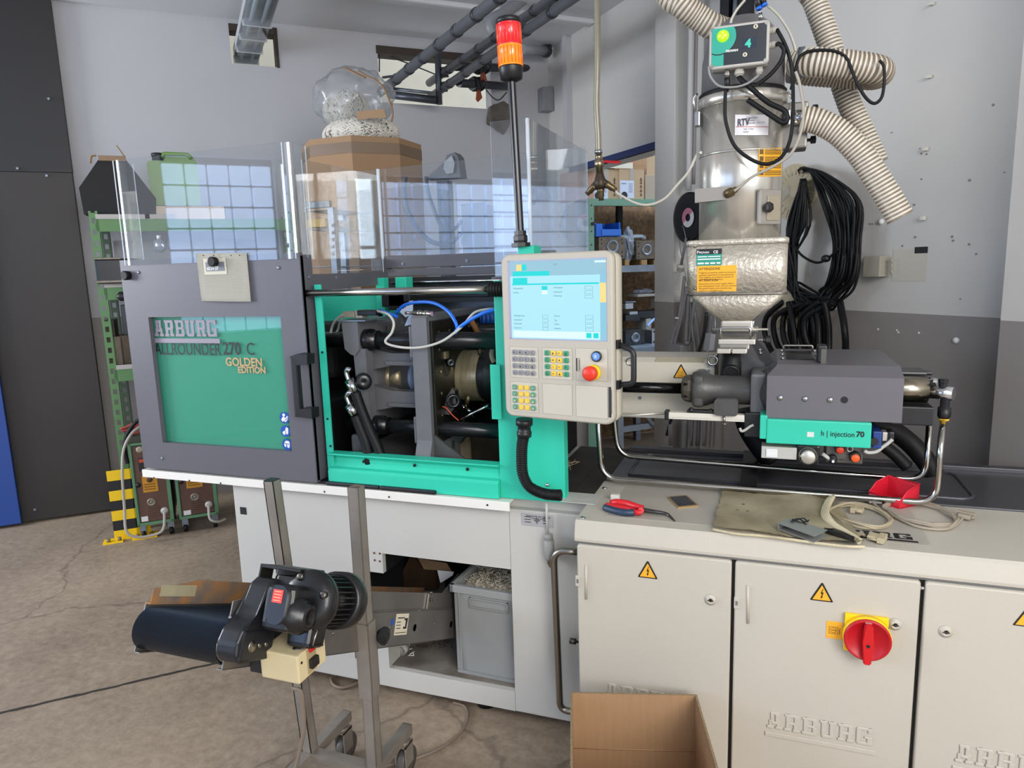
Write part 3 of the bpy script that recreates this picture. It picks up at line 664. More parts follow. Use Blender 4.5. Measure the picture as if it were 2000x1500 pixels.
# toggle side casting
ea, eb = at(669, 660, y=2.21), at(700, 660, y=2.21); X0, X1 = ea.x, eb.x; zq0, zq1 = at(690, 628, y=2.21).z, at(690, 682, y=2.21).z
Xw = at(733, 640, y=2.3).x
m = M()
m.prism([(X0, 2.21, zq0), (X1+.0, 2.21, zq0), (X1, 2.21, zq1), (X1-.02, 2.21, zq1-.025), (X0+.03, 2.21, zq1-.02), (X0+.006, 2.21, zq1)], (0, .14, 0))
m.prism([(X0+.035, 2.22, zq1), (X1+.02, 2.22, zq1), (X1+.02, 2.22, .93), (X0+.05, 2.22, .93)], (0, .05, 0))
m.box((X0+.02, 2.33, 1.0), (X1-.01, 2.66, zq0-.01), .01)
m.box((X0+.005, 2.21, .93), (X1+.005, 2.30, 1.0), .01)
m.box((X0, 2.55, zq1), (X1, 2.69, zq0), .008)
obj('end_casting', m, cast, mach)
m = M(); m.box((X1-.03, 2.212, zq1+.02), (Xw-.03, 2.34, zq0-.004), .003); obj('end_casting_side', m, mat('end_side_grey', '55585f', .35, .3, bump=.3, bs=90), mach)
xr0, xr1 = X1-.02, x0
def rib(z0, z1, y=2.30, k=.02):
    m = M(); m.prism([(xr0, y, z0-k), (xr0+.10, y, z0), (xr1, y, z0), (xr1, y, z1), (xr0+.10, y, z1), (xr0, y, z1+k)], (0, .05, 0)); m.prism([(xr0+.08, y-.012, z0+.004), (xr1, y-.012, z0+.004), (xr1, y-.012, z0+.018), (xr0+.08, y-.012, z0+.018)], (0, .02, 0)); return m
z1a, z1b = at(770, 722-8, y=2.3).z, at(770, 690, y=2.3).z
obj('casting_rib', rib(z1a, z1b), cast, mach)
z2a, z2b = at(770, 795, y=2.3).z, at(770, 764, y=2.3).z
obj('casting_rib', rib(z2a, z2b), cast, mach)
obj('casting_web', M().prism([(xr0+.03, 2.40, z2a), (xr1, 2.45, z2a), (xr1, 2.45, z1b+.1), (xr0+.03, 2.40, z1b+.1)], (0, .02, 0)), castd, mach)
m = M(); m.prism([(xr0-.02, 2.22, .93), (xr1+.01, 2.18, .885), (xr1+.01, 2.6, .885), (xr0-.02, 2.6, .93)], (0, 0, .012)); obj('casting_tray', m, castd, mach)
p = at(713, 745, y=2.20); obj('black_bushing', M().lathe(p+V((-.02, .02, 0)), (.55, -.83, 0), [(0, .03), (.035, .03), (.04, .026), (.04, .008), (.036, 0)], 24), blackg, mach)
# cylinders along the centre line
def xl(name, pts, y, py, mm, sm=False):
    """lathe along X from pixel columns: pts (px, radius)"""
    z = at(pts[0][0], py, y=y).z; xs = [(at(px, py, y=y).x, r) for px, r in pts]; x0_ = xs[0][0]
    return obj(name, M().lathe((x0_, y, z), (1, 0, 0), [(x-x0_, r) for x, r in xs], 64, smooth=sm), mm, mach)
msteel = mat('mould_turned_steel', 'c2b08e', .33, .55, var=.3, vs=14, stretch=(9, 1, 1))
xl('mould_body', [(878, .0), (878, .04), (890, .085), (896, .098), (907, .098), (907.5, .096), (908, .098), (919, .098), (919.5, .096), (920, .098), (930, .098), (930.5, .096), (931, .098), (948, .098), (948, .0)], 2.47, 732, msteel)
xl('mould_flange', [(951, .0), (951, .099), (962, .099), (975, .085), (975, 0)], 2.47, 732, black)
z = at(770, 735, y=2.45).z
m = M(); xx = at(745, 735, y=2.45).x; m.lathe((xx-.02, 2.45, z), (1, 0, 0), [(0, .03), (.03, .036), (.035, .05), (.08, .05), (.081, .048), (.083, .05), (.13, .05), (.13, .02), (.3, .02)], 28); obj('ejector_cylinder', m, msteel, mach)
obj('spring_plate', M().lathe((xx+.15, 2.45, z), (1, 0, 0), [(0, .06), (.012, .06), (.012, .0)], 24), mat('blue_white', '9fb7dd', .4), mach)
# small things on the mould side: plate, lever, cam
a, b = at(843, 686, y=2.3), at(873, 701, y=2.3); obj('nameplate_block', M().box((a.x, 2.29, b.z), (b.x, 2.32, a.z), .002), mat('worn_brass_plate', 'a89a7c', .35, .6, var=.4, vs=50), mach)
m = M(); q = [at(*c, y=2.3) for c in ((860, 700), (868, 705), (876, 726), (862, 751), (848, 751), (866, 724))]; m.prism(q, (0, .02, 0)); obj('lever_arm', m, steeld, mach)
p = at(880, 708, y=2.3); obj('cam_follower', M().lathe(p, (.6, -.8, 0), [(-.02, .016), (.012, .016), (.014, .012), (.014, .005), (.01, 0)], 20), blackg, mach)
m = M(); q = [at(*c, y=2.25) for c in ((883, 759), (888, 764), (891, 790), (880, 808), (867, 797), (872, 775))]; m.prism(q, (0, .03, 0)); obj('hook_bracket', m, steeld, mach)
p = at(886, 783, y=2.25); obj('hook_roller', M().torus(p+V((0, -.004, 0)), (.6, -.8, 0), .02, .007), blackg, mach)
a, b = at(850, 795, y=2.26), at(881, 809, y=2.26); obj('latch_block', M().prism([(a.x, 2.25, b.z), (b.x, 2.25, b.z), (b.x-.01, 2.25, a.z-.01), (a.x+.01, 2.25, a.z)], (0, .06, 0)), steeld, mach)
m = M(); m.tube([at(*c, y=2.24) for c in ((864, 794), (872, 797), (881, 808), (893, 819), (896, 821))], .0022, 6, smooth=4); obj('red_yellow_wire', m, mat('wire_orange', 'c2492a', .5), mach)
m = M(); m.tube([at(900, 819, y=2.24), at(925, 806, y=2.24), at(953, 792, y=2.24)], .004, 8); obj('thin_rod', m, chrome, mach)
p = at(916, 772, y=2.35); q = at(911, 789, y=2.35); m = M(); m.cyl(p, q, .011, .009, 14); m.cyl(q, q+(q-p)*.5, .006, .006, 10); obj('brass_fitting', m, brass, mach)
m = M(); m.cyl(at(910, 799, y=2.33), at(920, 804, y=2.33), .006, seg=10); m.cyl(at(903, 796, y=2.33), at(908, 795, y=2.33), .006, seg=10); obj('chrome_nipple', m, chrome, mach)
p = at(938, 680, y=2.4); obj('brass_fitting', M().cyl(p, at(937, 694, y=2.4), .009, .008, 12), brass, mach)
m = M(); m.tube([at(*c, y=2.3) for c in ((969, 666), (962, 680), (960, 695), (965, 708))], .009, 8, smooth=5); obj('braided_hose', m, mat('braid', '8b7b66', .5, bump=.4, bs=300), mach)
# chute under the mould
m = M(); q = [at(*c, y=2.45) for c in ((916, 850), (918, 905), (985, 915), (985, 850))]; m.prism(q, (0, .01, 0)); obj('chute_sheet', m, mat('oily_brown_sheet', '54463a', .45, .3, var=.4, vs=6), mach)
m = M(); q = [at(*c, y=2.42) for c in ((898, 868), (905, 862), (912, 853), (918, 850), (921, 906), (901, 902))]; m.prism(q, (0, .004, 0)); obj('bent_sheet_edge', m, mat('oily_beige_sheet', 'a2917a', .45, .3, var=.35, vs=18, col2='6a5846'), mach)
obj('steel_ring', M().torus(at(902, 849, y=2.38), (0, 1, 0), .010, .002, 20, 6), chrome, mach)
m = M(); q = [at(*c, y=2.35) for c in ((842, 866), (884, 862), (884, 900), (842, 898))]; m.prism(q, (0, .02, 0)); op = obj('slotted_plate', m, mat('plate_grey', '3f4147', .4, .3), mach)
m = M()
for (x, y, h) in ((846, 879, .008), (866, 880, .022), (880, 885, .014)): p = at(x, y, y=2.349); m.box(p-V((.006, .001, h)), p+V((.006, 0, h)), .003)
obj('slot', m, dark, op, kind='stuff')
# sensors, bracket plate and valve block on top of the castings
a, b = at(672, 608, y=2.25), at(718, 620, y=2.25)
m = M(); m.box((a.x, 2.24, b.z), (a.x+.05, 2.28, a.z), .003); m.box((a.x+.055, 2.235, b.z-.002), (a.x+.085, 2.28, a.z+.004), .003); obj('limit_switch', m, mat('switch_metal', 'a89f8f', .4, .4), mach)
m = M(); c = at(720, 611, y=2.24); m.box((c.x-.045, 2.232, c.z-.010), (c.x+.035, 2.27, c.z+.010), .004); obj('black_valve', m, black, mach)
m = M(); m.box((X0-.01, 2.20, zq0+.001), (Xw+.02, 2.40, zq0+.005)); obj('bracket_plate', m, galv, mach)
m = M(); a = at(812, 603, y=2.24); m.prism([at(*c, y=2.24) for c in ((790, 637), (798, 617), (812, 612), (836, 616), (836, 622), (812, 632))], (0, .05, 0)); obj('sensor_bracket', m, mat('silver_paint', '9aa3b3', .35, .4), mach)
p, q = at(806, 611, y=2.22), at(842, 613, y=2.22)
m = M(); m.cyl(p-V((.03, 0, 0)), p+(q-p)*.15, .005, seg=10); m.lathe(p, q-p, [(0, .008), (.02, .008), (.022, .011), (.034, .011), (.036, .008), (.045, .008), (.047, .012), (.062, .012), (.063, .009), (.075, .009)], 18); obj('proximity_sensor', m, steel, mach)
obj('sensor_face', M().cyl(q-V((.002, 0, 0)), q+V((.004, 0, 0)), .0088, seg=16), mat('sensor_pink', 'c48fb8', .4), mach)
m = M(); m.box(at(745, 585, y=2.5)-V((0, 0, .03)), at(800, 572, y=2.5)+V((0, .06, 0)), .004); m.box(at(758, 606, y=2.5), at(790, 570, y=2.5)+V((0, .05, 0)), .006); obj('robot_slide', m, black, mach)
m = M(); m.prism([at(*c, y=2.5) for c in ((785, 590), (806, 587), (806, 612), (792, 620), (774, 602), (794, 600))], (0, .004, 0)); obj('white_bracket', m, mat('bracket_pale', 'c3cfe6', .4), mach)
m = M(); a, b = at(730, 612, y=2.6), at(750, 634, y=2.6); m.box((a.x, 2.6, b.z), (b.x, 2.66, a.z), .003); obj('grey_valve', m, grey_pl, mach)
# rear guard beam, rails
x0r, x1r = at(751, 520, y=2.76).x, at(970, 515, y=2.76).x
za, zb_ = at(860, 497, y=2.76).z, at(860, 521, y=2.76).z; zc2 = at(860, 538, y=2.76).z
m = M(); m.box((x0r, 2.74, zb_), (x1r+.25, 2.78, za), .003); m.box((x0r, 2.73, zc2), (x1r+.25, 2.78, zb_-.004), .003); m.box((x0r-.03, 2.70, zb_-.01), (x0r+.02, 2.79, za-.01), .003); rb = obj('rear_guard_beam', m, mgrey, mach)
for px, py in ((787, 515), (912, 509)): p = at(px, py, y=2.74); obj('guard_screw', M().cyl(p, p-V((0, .004, 0)), .006, seg=10), galv, rb)
z = at(870, 550, y=2.70).z; xcyl('guide_rod', at(765, 550, y=2.7).x, x1r+.1, 2.70, z, .006, chrome, 12)
m = M(); zz_ = at(870, 575, y=2.72).z; m.box((x0r, 2.72, zz_-.012), (x1r+.1, 2.74, zc2-.004), .002); m.box((x0r+.05, 2.66, zz_-.03), (x1r+.1, 2.70, zz_-.012)); obj('black_rail_block', m, mat('rail_black', '1d1e20', .4), mach)
m = M(); m.box((at(770, 600, y=2.73).x, 2.735, 1.35), (x1r+.1, 2.74, zz_-.01)); obj('rear_plate', m, mat('rear_plate_grey', '6b7078', .3, .6, var=.2, vs=5), mach)
# blue motor block seen behind the upper bar
a, b = at(920, 604, y=2.66), at(963, 640, y=2.66)
m = M()
for i in range(5): x = a.x+(b.x-a.x)*i/5; m.cyl((x+.01, 2.68, b.z-.02), (x+.01, 2.68, a.z), .014, seg=12)
obj('blue_fin_block', m, mat('blue_block', '1553a8', .3), mach)
# front chrome rod and bellows
zr = at(780, 569, y=2.10).z
xa_, xb2 = -1.545, at(955, 567, y=2.10).x
obj('chrome_rod', M().cyl((xa_, 2.10, zr), (xb2, 2.10, zr), .0125, seg=24), mat('polished_rod', 'b3b1ac', .2, 1.), mach)
pr = [(0, .016)]; L_ = at(984, 566, y=2.1).x-xb2
for i in range(5): pr += [(.002+i*L_/5, .024), (.002+(i+.5)*L_/5, .024), (.003+(i+.6)*L_/5, .018), ((i+.95)*L_/5, .018)]
obj('rod_bellows', M().lathe((xb2, 2.10, zr), (1, 0, 0), pr+[(L_, .02)], 24), rubber, mach)
# pipe rail down the front by the cabinet
m = M(); yy = 2.06; pts = [at(1135, 1079, y=yy), at(1081, 1074, y=yy), at(1094, 1386, y=yy), at(1128, 1391, y=yy)]
m.tube(bend(pts, .06, 8), .0115, 12); obj('front_pipe_rail', m, mat('pipe_steel', 'a39d93', .25, 1.), mach)
# pendant cable with connector
m = M(); m.tube([at(1068, 982, y=2.10), at(1068, 1010, y=2.105), at(1070, 1042, y=2.105)], .0045, 8); pc = solo('pendant_cable', m, lgrey, 'thin grey cable hanging down the white machine front', 'cable')
p = at(1071, 1042, y=2.095); q = at(1074, 1094, y=2.095)
t = thing('cable_connector', 'grey cable connector hanging on the white machine front with a dangling key', 'connector', (q.x, 2.095, q.z))
obj('housing', M().lathe(p, q-p, [(0, .008), (.004, .014), (.018, .015), (.02, .012), (.024, .017), (.08, .018), (.092, .013)], 16), grey_pl, t)
a = at(1073, 1094, y=2.09); obj('key', M().prism([a+V((-.006, 0, 0)), a+V((.006, 0, 0)), a+V((.012, 0, -.01)), a+V((.002, 0, -.028)), a+V((-.008, 0, -.012))], (0, .002, 0)), brass, t)
a = at(1118, 1252, y=2.09); obj('cabinet_key', M().lathe(a, (1, 0, 0), [(-.01, .002), (-.008, .010), (.012, .010), (.014, .004), (.03, .004)], 12), steeld, mach)
# ---- hydraulic hoses and tubes inside, each a thing of its own
def hose(name, pts, r, mm, label, cat='hose', ys=None, seg=12, k=6, grp=None):
    P = [at(*p[:2], y=p[2]) if len(p) > 2 else p for p in pts]
    return solo(name, M().tube(P, r, seg, smooth=k), mm, label, cat, grp)
for i, (e, s, pp) in enumerate([
    ([(685, 724), (679, 721), (676, 727), (679, 738)], ((681, 742), (694, 766)), [(694, 766), (706, 800), (722, 840), (738, 875), (748, 905)]),
    ([(687, 768), (681, 767), (677, 775), (681, 786)], ((682, 791), (694, 810)), [(694, 812), (706, 842), (716, 870), (722, 905)])]):
    y = 2.16-.01*i
    t = thing('hydraulic_hose', ('upper' if i == 0 else 'lower')+' black hydraulic hose with a bent steel end inside the frame', 'hose', at(*pp[-1], y=y))
    obj('rubber_hose', M().tube([at(*p, y=y) for p in pp], .019, 14, smooth=6), rubber, t)
    obj('crimp_sleeve', M().cyl(at(*s[0], y=y), at(*s[1], y=y), .0185, seg=16), chrome, t)
    obj('bent_fitting', M().tube([at(*p, y=y) for p in e]+[at(*s[0], y=y)], .009, 12, smooth=5), chrome, t)
bt = mat('blue_tube', '1d6fe0', .3)
hose('air_tube', [(774, 612, 2.3), (790, 596, 2.28), (820, 590, 2.26), (850, 593, 2.24), (875, 608, 2.22), (889, 628, 2.2), (893, 641, 2.2)], .006, bt, 'blue air tube arching over the moving platen', 'tube')
hose('air_tube', [(888, 651, 2.2), (897, 640, 2.19), (920, 624, 2.18), (945, 611, 2.17), (968, 604, 2.17)], .0065, bt, 'blue air tube running right towards the green column', 'tube')
hose('air_tube', [(742, 606, 2.3), (758, 612, 2.28), (775, 618, 2.26)], .006, bt, 'short blue air tube by the limit switch', 'tube')
hose('grey_cable', [(735, 607, 2.25), (758, 614, 2.2), (769, 630, 2.18), (765, 650, 2.17), (753, 665, 2.165), (760, 673, 2.165), (790, 679, 2.16), (825, 678, 2.16), (860, 668, 2.17), (885, 652, 2.18), (905, 635, 2.19), (925, 612, 2.2), (945, 605, 2.21), (970, 603, 2.21)], .0045, lgrey, 'grey cable looping below the tie bar inside the machine', 'cable')
hose('grey_cable', [(670, 614, 2.24), (655, 626, 2.24), (648, 640, 2.25), (646, 652, 2.25)], .005, grey_pl, 'left of two short grey cables behind the green post', 'cable')
hose('grey_cable', [(674, 616, 2.25), (664, 630, 2.25), (661, 642, 2.26), (656, 652, 2.26)], .005, grey_pl, 'right of two short grey cables behind the green post', 'cable')
solo('wooden_stick', M().cyl(at(919, 624, y=2.45), at(937, 656, y=2.45), .011, seg=12), mat('orange_wood', 'a3653a', .5), 'brown stick leaning inside above the black tie bar', 'stick')
# ================================================================== sliding guard door
t = thing('guard_door', 'dark grey sliding guard door with green window and clear top', 'door', (-1.95, 2.11, .84))
dx0, dx1, dz0, dz1, dy = -2.368, -1.537, .846, 1.675, 2.08
wx0, wx1, wz0_, wz1_ = -2.255, -1.637, .957, 1.455
m = M(); yb = 2.100
m.box((dx0, dy, dz0), (wx0, yb, dz1)); m.box((wx1, dy, dz0), (dx1, yb, dz1)); m.box((wx0, dy, wz1_), (wx1, yb, dz1)); m.box((wx0, dy, dz0), (wx1, yb, wz0_))
bmesh.ops.remove_doubles(m.bm, verts=m.bm.verts, dist=1e-5)
m.box((dx1-.012, dy+.002, dz0+.002), (dx1, 2.152, dz1-.006), .004); m.box((dx0, dy+.002, dz0), (dx0+.01, 2.16, dz1))
obj('door_frame', m, mgrey, t)
obj('green_backing', M().box((wx0-.05, 2.108, wz0_-.05), (wx1+.05, 2.112, wz1_+.05)), mat('backing_green', '28b897', .5), t)
wp = obj('window_pane', M().box((wx0-.02, 2.1005, wz0_-.02), (wx1+.02, 2.1035, wz1_+.02)), clear('window_clear', 'eef4f2', 1.8, .02), t)
def onwin(px, py, y=2.104): return at(px, py, y=y)
yt = 2.0998
a = onwin(303, 692, yt); text('lettering_allrounder', 'ALLROUNDER', .066, ink, tframe(a, *FRONT), t, sx=.77)
a = onwin(436, 692, yt); text('lettering_270', '270', .066, ink, tframe(a, *FRONT), t, bold=.0012, sx=.86)
a = onwin(482, 693, yt); text('lettering_c', 'C', .066, ink, tframe(a, *FRONT), t, sx=.80)
gold = mat('gold_print', 'b79a6c', .5)
a = onwin(441, 714, yt); text('lettering_golden', 'GOLDEN', .044, gold, tframe(a, *FRONT), t, bold=.001, sx=.95)
a = onwin(465, 728, yt); text('lettering_edition', 'EDITION', .034, gold, tframe(a, *FRONT), t, bold=.001, sx=.95)
lg = mat('logo_grey_print', '8d8793', .5)
a, b = onwin(303, 659, yt), onwin(424, 627, yt)
c = onwin(424, 656, yt); logo(tframe((a.x, yt, a.z+.004), *FRONT), b.x-a.x, b.z-a.z, .0008, lg, t, True, .12)
for i, (px, py) in enumerate(((556, 816), (558, 842), (561, 868))):
    p = at(px, py, y=2.0995); r = .0215
    s = obj('safety_sticker', M().cyl(p, p-V((0, .0012, 0)), r, seg=28), mat('sticker_blue', '1550a8', .4), t)
    m = M(); y = p.y-.0014
    def pg(pts): m.prism([(p.x+x*r, y, p.z+z*r) for x, z in pts], (0, -.0004, 0))
    if i == 0:
        m.cyl((p.x-.1*r, y, p.z+.5*r), (p.x-.1*r, y-.0004, p.z+.5*r), r*.28, seg=14); pg([(-.7, -.3), (-.3, .2), (.1, .1), (.1, -.4), (-.4, -.7)]); pg([(.15, -.35), (.75, .15), (.75, .35), (.5, .3), (.12, -.1)]); pg([(-.2, -.5), (.2, -.45), (.75, 0), (.7, -.2), (.2, -.75)])
    elif i == 1:
        pg([(-.65, -.2), (-.1, .15), (0, -.5), (-.4, -.7)]); pg([(0, .2), (.1, .6), (.6, .3), (.55, -.4), (.2, -.6)]); pg([(.15, .6), (.3, .75), (.65, .5), (.6, .3)])
    else:
        pg([(-.55, .3), (-.1, .7), (.5, .6), (.65, .1), (0, .2)]); pg([(-.6, .15), (-.15, .1), (-.2, -.45), (-.5, -.4)]); pg([(0, .08), (.62, 0), (.45, -.6), (.05, -.5)])
    obj('sticker_figure', m, label_w, s)
# handle
hx = at(575, 700, y=2.05)
m = M(); a, b = at(575, 706, y=2.045), at(589, 804, y=2.045)
xh = a.x; z1h, z0h = a.z, b.z; 
m.box((xh-.012, 2.035, z0h-.02), (xh+.016, 2.058, z1h+.02), .006)
m.prism([(xh-.012, 2.035, z1h+.018), (xh+.016, 2.035, z1h-.012), (xh+.06, 2.035, z1h-.01), (xh+.062, 2.035, z1h+.026), (xh+.02, 2.035, z1h+.028)], (0, .045, 0))
m.prism([(xh-.012, 2.035, z0h-.018), (xh+.062, 2.035, z0h-.022), (xh+.062, 2.035, z0h+.014), (xh+.016, 2.035, z0h+.012)], (0, .045, 0))
obj('door_handle', m, black, t)
for px, py in ((544, 524), (595, 570)) : pass
m = M()
for px, py in ((271, 532), (544, 523), (317, 895)): p = at(px, py, y=dy); m.lathe(p, (0, -1, 0), [(0, .006), (.003, .006), (.004, .003)], 12)
obj('door_screw', m, galv, t, kind='stuff')
p = at(251, 538, y=dy); obj('rubber_stop', M().lathe(p, (0, -1, 0), [(0, .017), (.02, .018), (.023, .015)], 20), rubber, t)
for z in (at(598, 501, y=2.13).z, at(603, 541, y=2.13).z): obj('side_screw', M().cyl((dx1, 2.125, z), (dx1+.004, 2.125, z), .007, seg=12), galv, t)
# clear guards on top: front sheet with rounded folds, side sheet going back
tl, tr = at(217, 311, y=2.075), at(575, 275, y=2.075)
za_, zb2 = dz1-.02, tr.z
xl_, xr_ = tl.x, at(598, 495, y=2.1).x
def sheet(name, pts, z0, z1l, z1r, parent, th=.004):
    """folded clear sheet standing on the plan polyline pts; its top runs from z1l to z1r"""
    n = len(pts); m = M(); dist = [0]
    for i in range(1, n): dist.append(dist[-1]+(V(pts[i])-V(pts[i-1])).length)
    nr = []
    for i in range(n):
        d = (V(pts[min(i+1, n-1)])-V(pts[max(i-1, 0)])).normalized(); nr.append(V((-d.y, d.x))*th)
    vs = []
    for i in range(n):
        zt_ = z1l+(z1r-z1l)*dist[i]/dist[-1]; p = pts[i]; q = V(p)+nr[i]
        vs.append((m._v((p[0], p[1], z0)), m._v((p[0], p[1], zt_)), m._v((q.x, q.y, zt_)), m._v((q.x, q.y, z0))))
    for i in range(n-1):
        for k in range(4):
            f = m.bm.faces.new((vs[i][k], vs[i+1][k], vs[i+1][(k+1) % 4], vs[i][(k+1) % 4]))
            if k in (1, 3): f.material_index = 1
            
    for i in (0, n-1):
        f = m.bm.faces.new(vs[i]); f.material_index = 1
    return obj(name, m, [plexi, plexi_edge], parent)
def arc(c, r, a0, a1, k=5): return [(c[0]+r*math.cos(R(a0+(a1-a0)*i/k)), c[1]+r*math.sin(R(a0+(a1-a0)*i/k))) for i in range(k+1)]
xR = dx1-.004
front = [(xl_, 2.17)]+arc((xl_+.03, 2.105), .03, 180, 270)+arc((xR-.03, 2.105), .03, 270, 360)+[(xR, 2.17)]
sheet('clear_front_guard', front, za_, zb2, zb2, t)
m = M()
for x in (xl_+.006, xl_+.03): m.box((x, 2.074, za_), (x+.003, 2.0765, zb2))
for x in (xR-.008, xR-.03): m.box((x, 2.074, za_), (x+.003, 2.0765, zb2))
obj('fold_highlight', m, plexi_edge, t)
# side sheet running back
q1 = at(738, 331, x=xR-.012); ztop = at(600, 313, x=xR-.012).z; yback = min(q1.y, 2.74)
zbk = at(745, 545, x=xR-.012).z
sheet('clear_side_guard', [(xR-.012, 1.98+.18), (xR-.012, yback)], 1.56, ztop, ztop, t)
m = M(); zs0, zs1 = at(660, 558, x=xR).z, at(660, 540, x=xR).z
m.prism([(xR-.006, 2.14, 1.535), (xR-.006, yback+.01, 1.55), (xR-.006, yback+.01, 1.60), (xR-.006, 2.14, 1.60)], (.008, 0, 0)); sb = obj('side_guard_rail', m, mgrey, t)
for py in (542,): p = at(656, py, x=xR+.002); obj('rail_screw', M().cyl(p, p+V((.003, 0, 0)), .006, seg=10), galv, sb)
# ---- fixed clear guards at the back, part of the machine
yb_ = 2.765
zt1 = at(860, 320, y=yb_).z
a, b = at(655, 340, y=yb_), at(1146, 286, y=yb_)
sheet('clear_rear_guard', [(a.x, yb_), (b.x, yb_)], 1.60, a.z, b.z, mach)
m = M(); c = at(741, 331, y=yb_-.01); m.box((c.x-.004, yb_-.03, 1.56), (c.x+.006, yb_-.02, c.z)); obj('clear_rear_fold', m, plexi_edge, mach)
yf = 2.30
c0, c1, c2 = at(957, 240, y=yf), at(1033, 230, y=yf), at(1147, 287, x=at(1033, 230, y=yf).x)
g1 = sheet('clear_tall_guard', [(c0.x, yf), (c1.x-.012, yf), (c1.x-.003, yf+.003), (c1.x, yf+.012), (c1.x, c2.y)], 1.55, c1.z, c1.z, mach)
m = M(); m.cyl((c1.x-.006, yf+.003, 1.55), (c1.x-.006, yf+.003, c1.z), .006, seg=10); obj('clear_guard_fold', m, plexi_edge, mach)
# note sheet held by a magnet on the door
t2 = thing('note_sheet', 'squared note sheet with a punched edge hanging on the grey door', 'paper', at(441, 590, y=2.074))
q = [at(*c, y=2.072) for c in ((383, 495), (482, 494), (491, 589), (394, 588))]
m = M(); nx, nz = 8, 8; g = {}
for i in range(nx+1):
    for j in range(nz+1):
        u, v = i/nx, j/nz; p = (q[0]*(1-u)+q[1]*u)*(1-v)+(q[3]*(1-u)+q[2]*u)*v; p.y -= .010*v*v*math.sin(u*3)+.001
        g[i, j] = m._v(p)
for i in range(nx):
    for j in range(nz): f = m.bm.faces.new((g[i, j], g[i+1, j], g[i+1, j+1], g[i, j+1])); f.smooth = True
sol = m.bm; r = bmesh.ops.solidify(m.bm, geom=list(m.bm.faces), thickness=.0006)
pm = mat('squared_paper', 'e8e5d8', .8); nt = pm.node_tree; b_ = nt.nodes['Principled BSDF']
tc = nt.nodes.new('ShaderNodeTexCoord'); br = nt.nodes.new('ShaderNodeTexBrick'); br.offset = 0; br.inputs['Scale'].default_value = 95; br.inputs['Mortar Size'].default_value = .045
br.inputs['Brick Width'].default_value = .5; br.inputs['Row Height'].default_value = .5
mpn = nt.nodes.new('ShaderNodeMapping'); mpn.inputs['Rotation'].default_value = (R(90), 0, 0); nt.links.new(tc.outputs['Object'], mpn.inputs[0]); nt.links.new(mpn.outputs[0], br.inputs['Vector'])
br.inputs['Color1'].default_value = lin('e8e5d8'); br.inputs['Color2'].default_value = lin('e4e1d4'); br.inputs['Mortar'].default_value = lin('c2bda6'); nt.links.new(br.outputs[0], b_.inputs['Base Color'])
obj('sheet', m, pm, t2)
m = M()
for px in (397, 417, 451, 468): p = at(px, 499, y=2.0695); m.cyl(p, p-V((0, .0006, 0)), .0025, seg=8)
obj('punch_hole', m, ink, t2, kind='stuff')
a, b = at(400, 537, y=2.0685), at(440, 497, y=2.0685); tg = obj('mould_tag', M().box((a.x, 2.067, a.z), (b.x, 2.068, b.z-.012)), mat('tag_beige', 'cbc6b4', .7), t2)
a, b = at(403, 530, y=2.066), at(437, 511, y=2.066); obj('tag_plate', M().box((a.x, 2.0655, a.z), (b.x, 2.067, b.z)), mat('tag_grey', '6d7178', .5), tg)
text('tag_number', '6024-37', .017, label_w, tframe((a.x+.004, 2.0653, a.z+.004), *FRONT), tg, bold=.0004, sx=.95)
p = at(420, 511, y=2.064); solo('magnet', M().lathe(p, (0, -1, 0), [(0, .017), (.018, .018), (.021, .015)], 22), rubber, 'round black magnet holding the note sheet to the door', 'magnet')

# ================================================================== control panel
th = R(-11); DP = V((math.cos(th), math.sin(th), 0)); DN = V((DP.y, -DP.x, 0))   # DN looks out of the screen
P0 = at(987, 815, y=2.0)
PM_ = frame(P0, DP, Z)      # local: x across, y into the panel, z up
PI = PM_.inverted()
def pp(px, py, off=0.):
    h = PI @ hit(px, py, P0+DN*off, DN); return h
t = thing('control_panel', 'beige control panel with lit touch screen and coloured keys on a column', 'control panel', mx=PM_)
A, B, Cc, Dd = pp(977, 500), pp(1205, 485), pp(1190, 828), pp(987, 815)
x0, x1, z0, z1 = (A.x+Dd.x)/2, (B.x+Cc.x)/2, (Cc.z+Dd.z)/2, (A.z+B.z)/2
def rrect(x0, x1, z0, z1, r, y, k=5):
    pts = []
    for cx, cz, a0 in ((x1-r, z1-r, 0), (x0+r, z1-r, 90), (x0+r, z0+r, 180), (x1-r, z0+r, 270)):
        for i in range(k+1): a = R(a0+90*i/k); pts.append((cx+r*math.cos(a), y, cz+r*math.sin(a)))
    return pts
def loft(m, rings, cap=True):
    prev = None
    for rg in rings:
        cur = [m._v(p) for p in rg]
        if prev:
            for i in range(len(cur)): f = m.bm.faces.new((prev[i], prev[(i+1) % len(cur)], cur[(i+1) % len(cur)], cur[i])); f.smooth = True
        elif cap: m.bm.faces.new(cur[::-1])
        prev = cur
    if cap: m.bm.faces.new(prev)
    return m
m = M(); loft(m, [rrect(x0+.006, x1-.006, z0+.006, z1-.006, .022, 0), rrect(x0+.001, x1-.001, z0+.001, z1-.001, .026, .004), rrect(x0, x1, z0, z1, .027, .012), rrect(x0, x1, z0, z1, .027, .024)])
fr = obj('front_housing', m, panelc, t)
m = M(); loft(m, [rrect(x0+.004, x1-.002, z0+.003, z1-.003, .026, .024), rrect(x0+.004, x1+.004, z0+.003, z1-.003, .026, .030), rrect(x0+.006, x1+.004, z0+.005, z1-.005, .024, .058), rrect(x0+.016, x1-.006, z0+.015, z1-.015, .02, .066)])
obj('rear_housing', m, mat('panel_beige_rear', 'b3ad9e', .45), t)
